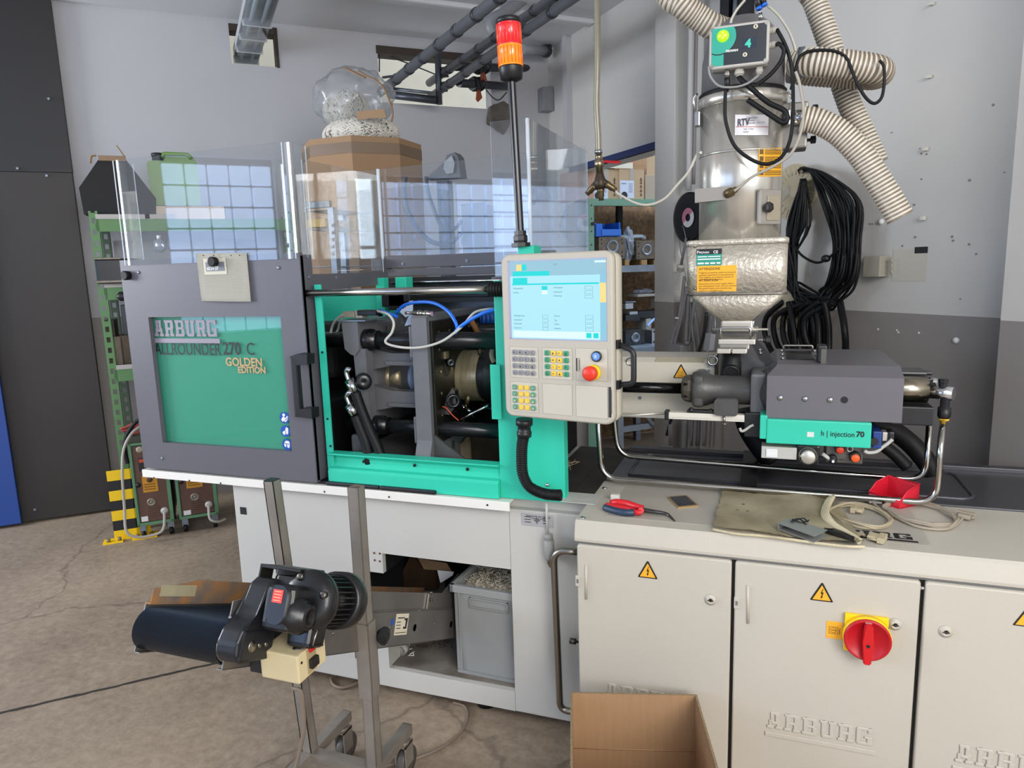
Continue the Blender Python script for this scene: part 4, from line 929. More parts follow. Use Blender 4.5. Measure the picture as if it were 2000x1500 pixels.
def pbox(name, px0, py0, px1, py1, y0, y1, mm, par, bev=0, off=0, r=None):
    a, b = pp(px0, py1, off), pp(px1, py0, off)
    m = M()
    if r: loft(m, [rrect(a.x, b.x, a.z, b.z, r, y0, 3), rrect(a.x, b.x, a.z, b.z, r, y1, 3)])
    else: m.box((a.x, y0, a.z), (b.x, y1, b.z), bev)
    return obj(name, m, mm, par)
sA, sB, sC, sD = pp(997, 511), pp(1184, 505), pp(1185, 663), pp(999, 662)
sx0, sx1, sz0, sz1 = (sA.x+sD.x)/2, (sB.x+sC.x)/2, (sC.z+sD.z)/2, (sA.z+sB.z)/2
def em(name, c, s=1.0): return mat(name, '0c0f11', .4, emit=s*1.12, ecol=c, spec=.2)
scr = obj('screen', M().box((sx0, -.001, sz0), (sx1, .002, sz1)), em('screen_pale_cyan', 'b4ecfc', .9), t)
m = M(); fx = .008; m.box((sx0-fx, -.0008, sz0-.002), (sx0, .002, sz1+.002)); m.box((sx0-fx, -.0008, sz1), (sx1+.001, .002, sz1+.003)); m.box((sx1, -.0008, sz0-.002), (sx1+.001, .002, sz1)); m.box((sx0-fx, -.0008, sz0-.003), (sx1+.001, .002, sz0)); obj('screen_bezel', m, mat('bezel_lilac', '9c9bb6', .4), t)
def S_(u0, v0, u1, v1, mm, lay=1):
    w, h = sx1-sx0, sz1-sz0
    return M().box((sx0+w*u0, -.001-.0004*lay, sz1-h*v1), (sx0+w*u1, -.001, sz1-h*v0))
sm = em('screen_mid', '9bd6ee', .8); scy = em('screen_cyan', '22dede', .9); sye = em('screen_yellow', 'f6dc8c', .95); swh = em('screen_white', 'ddfafc', .95); stx = em('screen_text', '7fb3c4', .5); sgr = em('screen_band', 'a4d3e6', .8)
obj('title_band', S_(0, 0, 1, .19, sgr), sgr, scr)
obj('side_column', S_(.94, .1, 1, 1, sm), sm, scr)
obj('green_tab', S_(.135, .04, .185, .12, scy, 2), scy, scr); obj('yellow_tab', S_(.075, .04, .13, .12, sye, 2), sye, scr)
obj('menu_bar', S_(.03, .13, .43, .19, scy, 2), scy, scr); obj('sub_menu_bar', S_(.03, .21, .19, .285, scy, 2), scy, scr)
obj('divider_line', S_(.02, .285, .93, .305, scy, 2), scy, scr)
obj('yellow_side_tab', S_(.94, .29, .998, .53, sye, 2), sye, scr); obj('logo_field', S_(.89, .02, .998, .045, swh, 2), swh, scr)
obj('status_bar', S_(.02, .90, .93, .985, swh, 2), swh, scr)
for u in (.80, .87): obj('action_key', S_(u, .91, u+.052, .975, scy, 3), scy, scr)
obj('mode_field', S_(.345, .32, .405, .37, scy, 2), scy, scr); obj('number_field', S_(.345, .375, .405, .425, swh, 2), swh, scr)
w, h = sx1-sx0, sz1-sz0
def st(s, u, v, sz=.0062): text('screen_text', s, sz, stx, tframe((sx0+w*u, -.0013, sz1-h*v), (1, 0, 0), Z), scr, ext=.0002)
for s, u, v in (('Auftragsdaten', .03, .355), ('Auftrag', .03, .41), ('Auftragstyp', .47, .35), ('Auftrag Nr.', .47, .405), ('Werkzeug', .47, .455), ('Auftragsmenge', .03, .71), ('Restlaufzeit', .03, .765), ('Schusszahl', .03, .815), ('Ausschuss', .03, .87), ('Uhrzeit', .47, .71), ('Tag', .47, .765), ('Zyklus', .47, .815), ('Bediener', .47, .87), ('Betriebsart', .03, .94), ('270 C', .47, .06)): st(s, u, v)
m = M()
for v in (.33, .385, .44, .69, .745, .80, .85): 
    for u0 in ((.79, .87), (.345, .405)):
        if v < .5 and u0[0] < .5: continue
        a, b = sx0+w*u0[0], sx0+w*u0[1]; za, zb = sz1-h*(v+.04), sz1-h*v
        for q in (((a, za), (b, za+.0006)), ((a, zb-.0006), (b, zb)), ((a, za), (a+.0006, zb)), ((b-.0006, za), (b, zb))): m.box((q[0][0], -.0014, q[0][1]), (q[1][0], -.001, q[1][1]))
obj('field_outline', m, stx, scr, kind='stuff')
# key fields
def field(name, c0, c1, lab=None):
    a, b = pp(*c0), pp(*c1); m = M(); g = .0008
    f0 = obj(name, M().box((a.x, -.0007, b.z), (b.x, .001, a.z)), mat('panel_field', 'bcb6a7', .45), t)
    m = M()
    for q in (((a.x-g, a.z), (b.x+g, a.z+g)), ((a.x-g, b.z-g), (b.x+g, b.z)), ((a.x-g, b.z), (a.x, a.z)), ((b.x, b.z), (b.x+g, a.z))): m.box((q[0][0], -.0009, q[0][1]), (q[1][0], .001, q[1][1]))
    obj('field_edge', m, mat('panel_groove', '98917f', .6), f0); return f0, a, b
kg = mat('key_grey', '84858a', .45); kG = mat('key_green', '2f8f66', .45); kY = mat('key_yellow', 'efc132', .45); kd = mat('key_dark_green', '4f8f78', .45)
kproto = {}
def keys(f0, x_, z_, dx, dz, cols, size, sym='dark'):
    for j in range(4):
        for i in range(4):
            mm = cols[i]; key = mm.name
            if key not in kproto:
                m = M(); loft(m, [rrect(-size*.4, size*.4, -size*.4, size*.4, size*.13, -.0045, 2), rrect(-size/2, size/2, -size/2, size/2, size*.18, -.003, 2), rrect(-size/2, size/2, -size/2, size/2, size*.18, 0, 2)])
                o = obj('key', m, mm); kproto[key] = o.data; bpy.data.objects.remove(o)
            o = bpy.data.objects.new('key', kproto[key]); COL.objects.link(o); o.parent = f0
            o.location = (x_+dx*i, -.0007, z_-dz*j)
rs = random.Random(2)
def symbols(f0, x_, z_, dx, dz, size, mm):
    m = M()
    for j in range(4):
        for i in range(4):
            c = (x_+dx*i, z_-dz*j); k = rs.randrange(5); s = size*.25; y = -.0057
            if k == 0: m.cyl((c[0], y, c[1]), (c[0], y+.0004, c[1]), s*.7, seg=8)
            if k in (1, 3): m.box((c[0]-s, y, c[1]-s*.3), (c[0]+s, y+.0004, c[1]-s*.05))
            if k in (1, 2): m.box((c[0]-s*.2, y, c[1]-s), (c[0]+s*.1, y+.0004, c[1]+s))
            if k == 3: m.box((c[0]-s, y, c[1]+s*.2), (c[0]+s*.5, y+.0004, c[1]+s*.5))
            if k == 4: m.prism([(c[0]-s, y, c[1]-s), (c[0]+s, y, c[1]-s), (c[0], y, c[1]+s)], (0, .0004, 0))
    obj('key_symbol', m, mm, f0, kind='stuff')
def keyfield(c0, c1, k00, k33, cols, sz, smm):
    f0, a, b = field('key_field', c0, c1); p, q = pp(*k00), pp(*k33); dx, dz = (q.x-p.x)/3, (p.z-q.z)/3
    keys(f0, p.x, p.z, dx, dz, cols, sz); symbols(f0, p.x, p.z, dx, dz, sz, smm)
ksz = .0145
kdark = mat('key_print_dark', '3a3b3f', .5)
keyfield((996, 677), (1052, 739), (1005.5, 687.5), (1041.5, 729), [kg]*4, ksz, kdark)
keyfield((1059, 679), (1118, 742), (1069, 689), (1107, 731), [kG, kY, kY, kG], ksz, kdark)
keyfield((997, 745), (1052, 806), (1006, 755.5), (1042.5, 797), [kd, kY, kY, kd], ksz, mat('key_print_light', 'c7c08c', .5))
field('blank_flap', (1060, 749), (1118, 812)); field('card_flap', (1125, 752), (1187, 818)); field('switch_field', (1125, 680), (1187, 745))
def pc_(px, py, prof, mm, name, par=t, seg=28, off=0):
    c = pp(px, py, off); return obj(name, M().lathe((c.x, -.0005, c.z), (0, -1, 0), prof, seg), mm, par)
rb_ = pc_(1166, 696, [(0, .0155), (.005, .0155), (.007, .0135), (.007, .012)], mat('button_ring_dark', '1c2836', .4), 'illuminated_button')
pc_(1166, 696, [(.005, .012), (.0078, .0115), (.0085, .009), (.0085, 0)], mat('button_blue', '5f8fd0', .35), 'button_cap', rb_)
c = pp(1166, 696); text('button_letter', 'R', .014, label_w, tframe((c.x-.0045, -.0092, c.z-.005), (1, 0, 0), Z), rb_, ext=.0002)
es = pc_(1160, 727, [(0, .0225), (.010, .0225), (.012, .02)], yel2, 'emergency_stop')
pc_(1160, 727, [(.010, .012), (.018, .012), (.020, .021), (.032, .0215), (.037, .019), (.040, .012), (.041, 0)], mat('stop_red', 'd8341f', .4), 'mushroom_button', es)
a, b = pp(1126, 725), pp(1133, 699); obj('usb_slot', M().box((a.x, -.0015, a.z), (b.x, .001, b.z), .0008), mat('slot_frame', 'a09a8c', .4), t)
obj('slot_opening', M().box((a.x, -.002, a.z+.001), (a.x+.003, -.0014, b.z-.001)).box((b.x-.002, -.002, a.z+.006), (b.x-.001, -.0014, b.z-.006)), black, t)
a, b = pp(1189, 815), pp(1195, 756); obj('flap_handle', M().box((a.x, -.002, a.z), (a.x+.003, .001, b.z), .0005).box((b.x-.0025, -.0025, a.z+.01), (b.x, .001, b.z-.008), .0005), mat('flap_metal', '7d7a76', .3, .7), t)
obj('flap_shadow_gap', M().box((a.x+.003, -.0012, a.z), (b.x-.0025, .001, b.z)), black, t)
# side grip
m = M(); gx = x1+.004
ga, gb = PI @ at(1218, 665, y=2.05), PI @ at(1218, 742, y=2.05); gz1, gz0 = ga.z, gb.z
m.tube(bend([(gx-.005, .03, gz1), (gx+.045, .03, gz1-.018), (gx+.045, .03, gz0+.006), (gx-.005, .03, gz0)], .015, 4), .0085, 8); m.box((gx-.004, .02, gz1-.014), (gx+.004, .042, gz1+.012), .002); m.box((gx-.004, .02, gz0-.012), (gx+.004, .042, gz0+.014), .002)
obj('side_grip', m, black, t)
# corrugated cable conduit below the panel
c = [at(1024, 826, y=2.04), at(1024, 850, y=2.04)]
ct = thing('cable_conduit', 'black corrugated conduit curving down from the control panel', 'conduit', at(1055, 975, y=2.05))
path = spline([at(*p, y=2.055) for p in ((1024, 848), (1020, 868), (1019, 895), (1021, 925), (1031, 947), (1046, 958), (1066, 965), (1088, 967), (1096, 967))], 40)
obj('corrugated_tube', M().tube(path, .016, 14, rf=lambda i: .0185 if (i//3) % 2 else .0155), rubber, ct)
obj('conduit_gland', M().lathe(at(1024, 818, y=2.055), (at(1024, 850, y=2.055)-at(1024, 818, y=2.055)), [(0, .027), (.02, .027), (.022, .021), (.04, .021), (.042, .024), (.058, .023)], 18), black, ct)
# ================================================================== signal tower
yp = 2.16
def sgx(y_): return 1016+(y_-470)*.0375
t = thing('signal_tower', 'signal light with red and amber lenses on a black pole above the panel', 'signal light', at(1017, 482, y=yp))
bt_, tp_ = at(1017.5, 482, y=yp), at(999, 155, y=yp)
ax = (tp_-bt_).normalized(); Ht = (tp_-bt_).length
obj('pole', M().lathe(bt_, ax, [(0, .0125), (Ht, .0125)], 12, smooth=False), mat('pole_black', '1e1e22', .25, .3), t)
obj('pole_gland', M().lathe(bt_, ax, [(0, .032), (.012, .032), (.012, .022), (.02, .024), (.034, .024), (.036, .02), (.05, .02)], 8, smooth=False), black, t)
sc = lambda py: (at(1000, py, y=yp)-bt_).dot(ax)
obj('lamp_base', M().lathe(bt_, ax, [(sc(160), .017), (sc(155), .034), (sc(133), .037), (sc(131), .037)], 28), black, t)
lens = lambda n, c, e: mat(n, c, .2, emit=e, ecol=c, coat=.6)
def lz(name, p0, p1, mm):
    h0, h1 = sc(p0), sc(p1); pr = [(h0, .038)]
    m = M(); k = 28; m.lathe(bt_, ax, [(h0, .0385), (h0+.003, .0385), (h0+.004, .0375), (h1-.004, .0375), (h1-.003, .0385), (h1, .0385)], k); return obj(name, m, mm, t)
la = lz('amber_lens', 131, 90, lens('amber_lens', 'ee8412', .35)); lr = lz('red_lens', 90, 47, lens('red_lens', 'd01828', .30))
m = M()
for h0, h1 in ((130, 91), (89, 48)):
    for k in range(20):
        a_ = 2*math.pi*k/20; o_ = ax.orthogonal().normalized(); b_ = ax.cross(o_); q_ = (o_*math.cos(a_)+b_*math.sin(a_))*.0378; m.cyl(bt_+ax*(sc(h0)+.005)+q_, bt_+ax*(sc(h1)-.005)+q_, .0012, seg=4)
obj('lens_ribs', m, lens('lens_rib', 'e2571a', .2), t, kind='stuff')
obj('lamp_cap', M().lathe(bt_, ax, [(sc(47), .038), (sc(37), .038), (sc(35), .035), (sc(34), 0)], 28), black, t)
m = M(); a = at(1030, 486, y=2.2); m.box((a.x-.02, 2.16, zc-.05), (a.x+.035, 2.24, a.z+.01), .004); obj('green_arm', m, mgreen, mach)
m = M(); m.box((-.83, 2.1, zc+.002), (-.60, 2.2, zc+.012), .002); m.box((-.76, 2.06, 1.25), (-.66, 2.13, 1.45), .004); obj('panel_bracket', m, mgrey, mach)
# ================================================================== injection unit
t = thing('injection_unit', 'grey injection unit with barrel cover and green skirt on the machine bed', 'injection unit', (.2, 2.5, .85))
yf = 2.30
q = lambda px, py, y=yf: at(px, py, y=y)
X0, X1 = q(1497, 780).x, q(1764, 780).x; zb0, zb1 = q(1630, 821).z, q(1630, 736.5).z; zt_ = 1.27; yt_ = 2.375; yr_ = 2.80
xl2 = at(1520, 700, y=2.4).x
m = M()
v = [(X0, yf, zb0), (X1, yf, zb0), (X1, yf, zb1), (X0, yf, zb1), (X0+.03, yt_, zt_), (X1, yt_, zt_), (X0+.03, yr_, zt_), (X1, yr_, zt_), (X0, yr_, zb0), (X1, yr_, zb0), (X0, yr_, zb1)]
vs = [m._v(p) for p in v]
for f in ((0, 1, 2, 3), (3, 2, 5, 4), (4, 5, 7, 6), (1, 9, 7, 5, 2), (0, 3, 4, 6, 10, 8), (8, 10, 6, 7, 9), (0, 8, 9, 1)): m.bm.faces.new([vs[i] for i in f])
cv = obj('drive_cover', m, mat('cover_grey', '67656a', .4, bump=.12, bs=400, var=.05, vs=5), t)
for px, py in ((1524, 777), (1572.5, 779), (1621.5, 781)): obj('cover_screw', M().lathe(q(px, py), (0, -1, 0), [(0, .009), (.004, .008), (.006, .004), (.006, 0)], 14), chrome, cv)
obj('cover_hole', M().cyl(q(1649, 781), q(1649, 781)-V((0, .001, 0)), .0105, seg=18), dark, cv)
za_ = zt_+.001
a, b = at(1536, 703, z=zt_), at(1583, 686, z=zt_)
m = M(); x0, x1, y0, y1 = a.x, b.x, a.y+.01, b.y-.02
wn = obj('cover_window', M().box((x0, y0, za_), (x1, y1, za_+.002)), blackg, cv)
m = M()
for x in (x0-.012, x1+.012):
    for y in (y0, (y0+y1)/2, y1): m.ball((x, y, za_+.003), .007, 8, (1, 1, .6))
obj('dome_screws', m, chrome, cv, kind='stuff')
obj('grab_rail', M().tube(bend([(x0-.006, y1+.01, za_), (x0-.006, y1+.01, za_+.02), (x1+.006, y1+.01, za_+.02), (x1+.006, y1+.01, za_)], .006), .004, 8), steel, cv)
a, b = at(1602, 700, y=2.45), at(1614, 668, y=2.45)
obj('black_switch_box', M().box((a.x-.01, 2.42, zt_), (b.x+.002, 2.49, zt_+.055), .005), black, t)
obj('switch_box_front', M().box((a.x, 2.418, zt_), (b.x, 2.42, zt_+.045)), mat('box_front_grey', '5a5752', .5), t)
# grey casting, nozzle end and barrel
yc = 2.47; zc_ = at(1420, 761, y=2.42).z
def X(px, y=2.40, py=757): return at(px, py, y=y).x
m = M()
pr = [(X(1331), .0), (X(1331), .036), (X(1336), .044), (X(1345), .048), (X(1352), .048)]
m.lathe((pr[0][0], yc-.05, zc_), (1, 0, 0), [(p-pr[0][0], r) for p, r in pr], 8, smooth=False)
fl = obj('nozzle_flange', m, mat('flange_brown_grey', '5d574e', .45, .3, bump=.3, bs=80), t)
m = M(); xb = X(1331)-.004
for a_ in range(6):
    c, s = math.cos(R(30+60*a_)), math.sin(R(30+60*a_)); m.cyl((xb+.014, yc-.05+c*.038, zc_+s*.038), (xb+.04, yc-.05+c*.038, zc_+s*.038), .007, seg=8)
obj('flange_bolt', m, black, t, kind='stuff')
m = M(); pr = [(X(1352), .0), (X(1352), .056), (X(1358), .060), (X(1368), .060), (X(1380), .056), (X(1392), .048), (X(1475), .048), (X(1484), .060), (X(1497), .082), (X(1500), .082)]
m.lathe((pr[0][0], yc-.05, zc_), (1, 0, 0), [(p-pr[0][0], r) for p, r in pr], 28)
m.box((X(1353), yc-.105, zc_-.056), (X(1376), yc+.08, zc_+.054), .022, 4)
obj('barrel_casting', m, castd, t)
a, b = q(1395, 785, 2.33), q(1441, 813, 2.33)
m = M(); loft(m, [rrect(a.x, b.x, b.z, a.z+.01, .012, 2.325), rrect(a.x, b.x, b.z, a.z+.01, .012, 2.40)]); obj('lower_lug', m, castd, t)
m = M(); m.cyl(q(1414, 812, 2.33), q(1415, 828, 2.33), .004, seg=10); m.lathe(q(1415, 826, 2.33), (0, 0, -1), [(0, .004), (.001, .0085), (.004, .0085), (.005, .004)], 14); obj('guide_pin', m, steel, t)
m = M(); m.box((X(1466), 2.36, zc_-.09), (X0-.002, 2.80, zt_-.03), .01)
m.prism([(X(1400), 2.52, zc_), (X(1405), 2.52, zc_+.12), (X(1455), 2.52, zc_+.12), (X0, 2.52, zc_+.06), (X0, 2.52, zc_)], (0, .25, 0)); obj('rear_casting', m, cast, t)
m = M(); m.prism([at(*c, y=2.42) for c in ((1466, 668), (1478, 664), (1504, 694), (1512, 708), (1500, 715), (1482, 700))], (0, .01, 0)); ba = obj('black_stay', m, black, t)
for c in ((1484, 683), (1485, 690)): obj('stay_screw', M().lathe(at(*c, y=2.42), (0, -1, 0), [(0, .006), (.003, .005), (.005, 0)], 10), chrome, ba)
zr_ = at(1280, 756, y=yc-.05).z
obj('guide_column', M().cyl((-.60, yc-.05, zr_-.004), (X(1335), yc-.05, zc_), .019, seg=24), mat('column_black', '0f1012', .1, .6), t)
# barrel heat guard
yh = 2.52
hq = lambda px, py: at(px, py, y=yh)
a, b, c, d = hq(1221, 707), hq(1396, 709), hq(1396, 797), hq(1221, 810)
hx0, hx1 = -.60, b.x; hz1, hz0 = (a.z+b.z)/2, d.z
m = M(); m.box((hx0, yh, hz0), (hx1, yh+.004, hz1), .002); m.prism([(hx0, yh+.004, hz1), (hx0, yh+.03, hz1+.014), (hx0, yh+.20, hz1+.014), (hx0, yh+.20, hz0), (hx0, yh+.19, hz0), (hx0, yh+.19, hz1+.01), (hx0, yh+.03, hz1+.01), (hx0, yh+.002, hz1-.004)], (hx1-hx0, 0, 0))
hg = obj('heat_guard', m, mat('guard_white', 'cfc9bb', .4, bump=.08, bs=300), t)
m = M(); n = 14
for i in range(n):
    x = hx0+.22+(hx1-hx0-.27)*i/(n-1); m.prism([(x, yh+.006, hz1+.0015), (x+.012, yh+.006, hz1+.0015), (x+.018, yh+.028, hz1+.0135), (x+.006, yh+.028, hz1+.0135)], (0, -.0015, .0015))
obj('vent_slot', m, mat('slot_beige', 'b0a792', .6), hg, kind='stuff')
def triangle_sign(c, s, par, ux, uz, n, sym, prefix='warning'):
    """warning triangle: c centre, s side, ux/uz in-plane axes, n outward"""
    P = lambda x, z, o=0: c+ux*(x*s)+uz*(z*s)+n*o
    m = M(); m.prism([P(-.56, -.37, .0001), P(-.53, -.41, .0001), P(.53, -.41, .0001), P(.56, -.37, .0001), P(.04, .62, .0001), P(-.04, .62, .0001)], n*.0006); b = obj(prefix+'_sign', m, ink, par)
    m = M(); m.prism([P(-.45, -.345, .0007), P(.45, -.345, .0007), P(0, .50, .0007)], n*.0003); obj('sign_field', m, mat('sign_amber', 'eaa92c', .45), b)
    m = M()
    if sym == 'bolt': m.prism([P(.04, .30, .0011), P(-.07, .02, .0011), P(.005, .02, .0011), P(-.03, -.16, .0011), P(-.06, -.14, .0011), P(-.025, -.27, .0011), P(.07, -.12, .0011), P(.025, -.13, .0011), P(.09, .10, .0011), P(.01, .10, .0011), P(.075, .30, .0011)], n*.0003)
    else:
        for k in (-.14, 0, .14):
            pts = [P(k+.025*math.sin(j*1.25), -.20+.05*j, .0012) for j in range(8)]
            m.tube(pts, s*.014, 4)
        m.prism([P(-.25, -.27, .0011), P(.25, -.27, .0011), P(.25, -.24, .0011), P(-.25, -.24, .0011)], n*.0003)
    obj('sign_symbol', m, ink, b); return b
ex, ey, ez = V((1, 0, 0)), V((0, -1, 0)), V((0, 0, 1))
sA_ = (hq(1344, 735).x-hq(1317, 735).x)
triangle_sign(hq(1330, 728)+ey*.0, sA_, hg, ex, ez, ey, 'heat', 'hot_surface')
a, b = hq(1379, 720), hq(1395, 711); pt = obj('size_label', M().box((a.x, yh-.001, a.z), (b.x, yh, b.z)), mat('label_pale', 'd6d6d2', .4), hg)
text('size_text', 'Ø 18', .013, inkb, tframe((a.x+.003, yh-.0012, a.z+.003), *FRONT), pt)
for c in ((1384, 725), (1250, 777)): obj('guard_screw', M().cyl(hq(*c), hq(*c)+ey*.004, .006, seg=12), galv, hg)
c = hq(1231, 704); obj('grip_slot', M().torus(c+V((0, -.001, -.004)), (0, 1, 0), .013, .003, 20, 6), chrome, hg)
obj('lifting_ring', M().torus(at(1392, 704, y=2.5), (0, 1, 0), .016, .004, 22, 8), chrome, t)
# linear transducer (white rail) under the barrel
ty = 2.34; a, b = at(1306, 812, y=ty), at(1454, 818, y=ty)
m = M(); m.box((a.x, ty, a.z-.011), (b.x, ty+.03, a.z+.012), .002); m.box((a.x, ty-.003, a.z-.004), (b.x, ty, a.z+.0), .001); ra = obj('position_rail', m, mat('rail_white', 'dcd7cb', .35), t)
obj('rail_end_cap', M().box((a.x-.014, ty-.003, a.z-.015), (a.x, ty+.033, a.z+.016), .003), black, ra)
m = M(); m.box((X(1342, ty), ty+.002, a.z+.012), (X(1398, ty), ty+.028, a.z+.022), .004); m.ball((X(1350, ty), ty+.01, a.z+.02), .010, 8); m.ball((X(1388, ty), ty+.01, a.z+.02), .008, 8); obj('rail_slider', m, black, ra)
m = M(); c0, c1 = at(1200, 806, y=2.45), at(1300, 814, y=2.36); m.box((-.60, 2.44, c0.z-.012), (a.x, 2.46, c0.z), .002); m.cyl((-.60, 2.40, c0.z-.014), (a.x, 2.40, a.z-.002), .004, seg=8); obj('lower_strip', m, alu, t)
m = M(); m.box((b.x, ty, a.z-.06), (X0-.0, ty+.1, a.z+.02), .004); obj('black_terminal', m, black, t)
obj('bent_cable', M().tube([at(*c, y=2.33) for c in ((1445, 836), (1448, 842), (1455, 840), (1465, 833), (1472, 830))], .0045, 8, smooth=4), lgrey, t)
# green skirt with lettering
gy = 2.285; a, b = at(1497, 868, y=gy), at(1702, 824, y=gy)
gx0, gx1 = at(1497, 840, y=gy).x, at(1702, 850, y=gy).x; gz0, gz1 = at(1600, 871, y=gy).z, zb0-.001
m = M(); m.box((gx0, gy, gz0), (gx1, gy+.02, gz1), .004); m.box((gx0, gy+.01, gz0+.004), (gx1, gy+.18, gz0+.010)); m.box((gx0-.02, gy+.004, gz0+.012), (gx0+.002, gy+.16, gz1+.01), .003); gk = obj('green_skirt', m, mgreen, t)
c = at(1603, 851, y=gy-.001); text('lettering_h_injection', 'h | injection', .0235, ink, tframe(c, *FRONT), gk, sx=.84)
c = at(1672, 853, y=gy-.001); text('lettering_70', '70', .0235, ink, tframe(c, *FRONT), gk, bold=.0007, sx=.95)
a, b = at(1576, 853, y=gy), at(1590, 844, y=gy); obj('skirt_label', M().box((a.x, gy-.001, a.z), (b.x, gy, b.z)), mat('label_pale', 'd6d6d2'), gk)
a, b = at(1703, 874, y=2.31), at(1722, 842, y=2.31); m = M(); m.box((a.x, 2.30, a.z), (b.x, 2.40, b.z), .003); bb = obj('blue_block', m, mat('block_blue', '1b3a80', .4), t)
obj('blue_block_plug', M().cyl(at(1707, 862, y=2.30), at(1707, 862, y=2.30)+ey*.006, .012, seg=16), black, bb)
a, b = at(1722, 860, y=2.33), at(1746, 844, y=2.33); obj('cable_plug', M().box((a.x, 2.32, a.z), (a.x+.014, 2.36, b.z), .002), alu, t); obj('cable_plug_body', M().box((a.x+.014, 2.315, a.z-.006), (b.x, 2.36, b.z+.004), .006), black, t)
obj('plug_cable', M().tube([at(*c, y=2.31) for c in ((1743, 858), (1734, 866), (1724, 873), (1712, 882), (1696, 884), (1688, 880))], .0055, 8, smooth=4), lgrey, t)
# valve row below
a, b = at(1487, 888, y=2.32), at(1556, 896, y=2.32)
m = M(); m.box((a.x, 2.31, at(1500, 895, y=2.31).z), (at(1556, 890, y=2.31).x, 2.37, at(1500, 872, y=2.31).z), .002); obj('valve_connector', m, lgrey, t)
m = M(); xs_ = at(1492, 890, y=2.31).x
m.box((xs_+.006, 2.306, at(1500, 892, y=2.31).z), (xs_+.04, 2.31, at(1500, 876, y=2.31).z), .001)
for k in range(3): m.box((xs_+.008, 2.304, at(1500, 888-4*k, y=2.31).z), (xs_+.036, 2.306, at(1500, 886.5-4*k, y=2.31).z))
obj('connector_label', m, label_w, t, kind='stuff')
c = at(1578, 890, y=2.31); m = M(); m.box(c+V((-.033, .0, -.033)), c+V((.033, .05, .033)), .006); kn = obj('pump_body', m, blackg, t)
obj('pump_knob', M().lathe(c, ey, [(0, .027), (.006, .027), (.008, .021), (.022, .021), (.024, .019), (.024, 0)], 26), alu, kn); obj('knob_ring', M().torus(c+ey*.007, ey, .023, .003, 24, 6), black, kn)
obj('knob_mark', M().box(c+V((-.024, -.012, -.002)), c+V((-.019, -.008, .004))), yel2, kn)
m = M(); a, b = at(1612, 902, y=2.33), at(1686, 870, y=2.33); m.box((a.x, 2.325, a.z), (b.x, 2.42, b.z), .003); mf = obj('valve_manifold', m, mat('manifold_grey', '6b6661', .4, .6, var=.3, vs=20), t)
for c, col, r in (((1641, 880), 'cap_red', .011), ((1671, 896), 'cap_orange', .0125), ((1627, 900), 'cap_black', .010)):
    p = at(*c, y=2.30); mm = {'cap_red': mat('cap_red', 'c83a22', .45), 'cap_orange': mat('cap_orange', 'e2602a', .45), 'cap_black': black}[col]
    g = obj('valve_coil', M().lathe(p+V((0, .03, .004)), V((0, -1, -.12)), [(0, r*1.3), (.022, r*1.3), (.024, r)], 16), black, mf); obj('valve_cap', M().lathe(p+V((0, .006, .001)), V((0, -1, -.12)), [(0, r), (.006, r), (.008, r*.8), (.008, 0)], 16), mm, mf)
obj('white_cap', M().cyl(at(1627, 901, y=2.29), at(1627, 901, y=2.29)+ey*.003, .004, seg=10), label_w, mf)
obj('hose_stub', M().tube([at(*c, y=2.31) for c in ((1606, 886), (1614, 892), (1626, 901))], .006, 8), lgrey, mf)
p = at(1660, 877, y=2.31); obj('ring_bolt', M().torus(p, ey, .008, .003, 18, 6), steel, mf)
for s_, c in (('MIN', (1652, 889)), ('MIN', (1638, 900))): text('valve_text', s_, .009, ink, tframe(at(*c, y=2.3245), *FRONT), mf)
# right end: cylinders, block and pipe joint
yy = 2.42
def XE(px): return at(px, 765, y=2.36).x
zc3 = at(1795, 765, y=2.40).z; xq = X1
obj('piston_cylinder', M().lathe((xq-.05, 2.44, zc3), (1, 0, 0), [(0, .040), (XE(1822)-xq+.05, .040), (XE(1823)-xq+.05, .037), (XE(1824)-xq+.05, 0)], 32), mat('cylinder_steel', '99907f', .22, 1., var=.12, vs=4, stretch=(14, 1, 1)), t)
obj('cylinder_ring', M().lathe((XE(1822), 2.44, zc3), (1, 0, 0), [(0, .026), (.012, .026), (.013, .024), (.02, .024)], 24), blackg, t)
a, b = at(1766, 829, y=2.38), at(1823, 795, y=2.38); obj('support_block', M().box((xq-.02, 2.37, a.z), (b.x, 2.55, b.z), .004), black, t)
a, b = at(1768, 752, y=2.50), at(1812, 727, y=2.50)
m = M(); m.box((xq-.02, 2.50, a.z-.01), (b.x, 2.60, b.z), .006); m.box((b.x-.01, 2.51, a.z), (b.x+.02, 2.56, a.z+.02), .003); m.box((b.x-.012, 2.51, b.z-.012), (b.x+.015, 2.56, b.z-.002), .003)
obj('rear_motor', m, blackg, t); obj('motor_end', M().cyl((b.x, 2.53, a.z+.004), (b.x+.035, 2.53, a.z+.004), .018, seg=18), chrome, t)
xj = at(1845, 771, y=2.42).x; p = V((xj, 2.40, zc3-.004))
m = M(); m.cyl((XE(1826), 2.43, zc3-.004), (at(1863, 772, y=2.40).x, 2.40, zc3-.004), .021, seg=24); jt = obj('swivel_joint', m, chrome, t)
obj('joint_cap', M().lathe((xj-.008, 2.41, zc3+.012), Z, [(0, .012), (.014, .012), (.016, .014), (.026, .014), (.028, .011)], 8, smooth=False), black, jt)
pj = at(1845, 800, y=2.40)
obj('joint_fitting', M().lathe((xj-.002, 2.40, zc3-.02), (0, 0, -1), [(0, .013), (.025, .013), (.026, .018), (.052, .0185), (.06, .014)], 16), black, jt)
obj('fitting_ring', M().cyl((xj-.002, 2.40, zc3-.08), (xj-.002, 2.40, zc3-.086), .0145, seg=16), mat('yellow_ring', 'e0b53a', .4), jt)
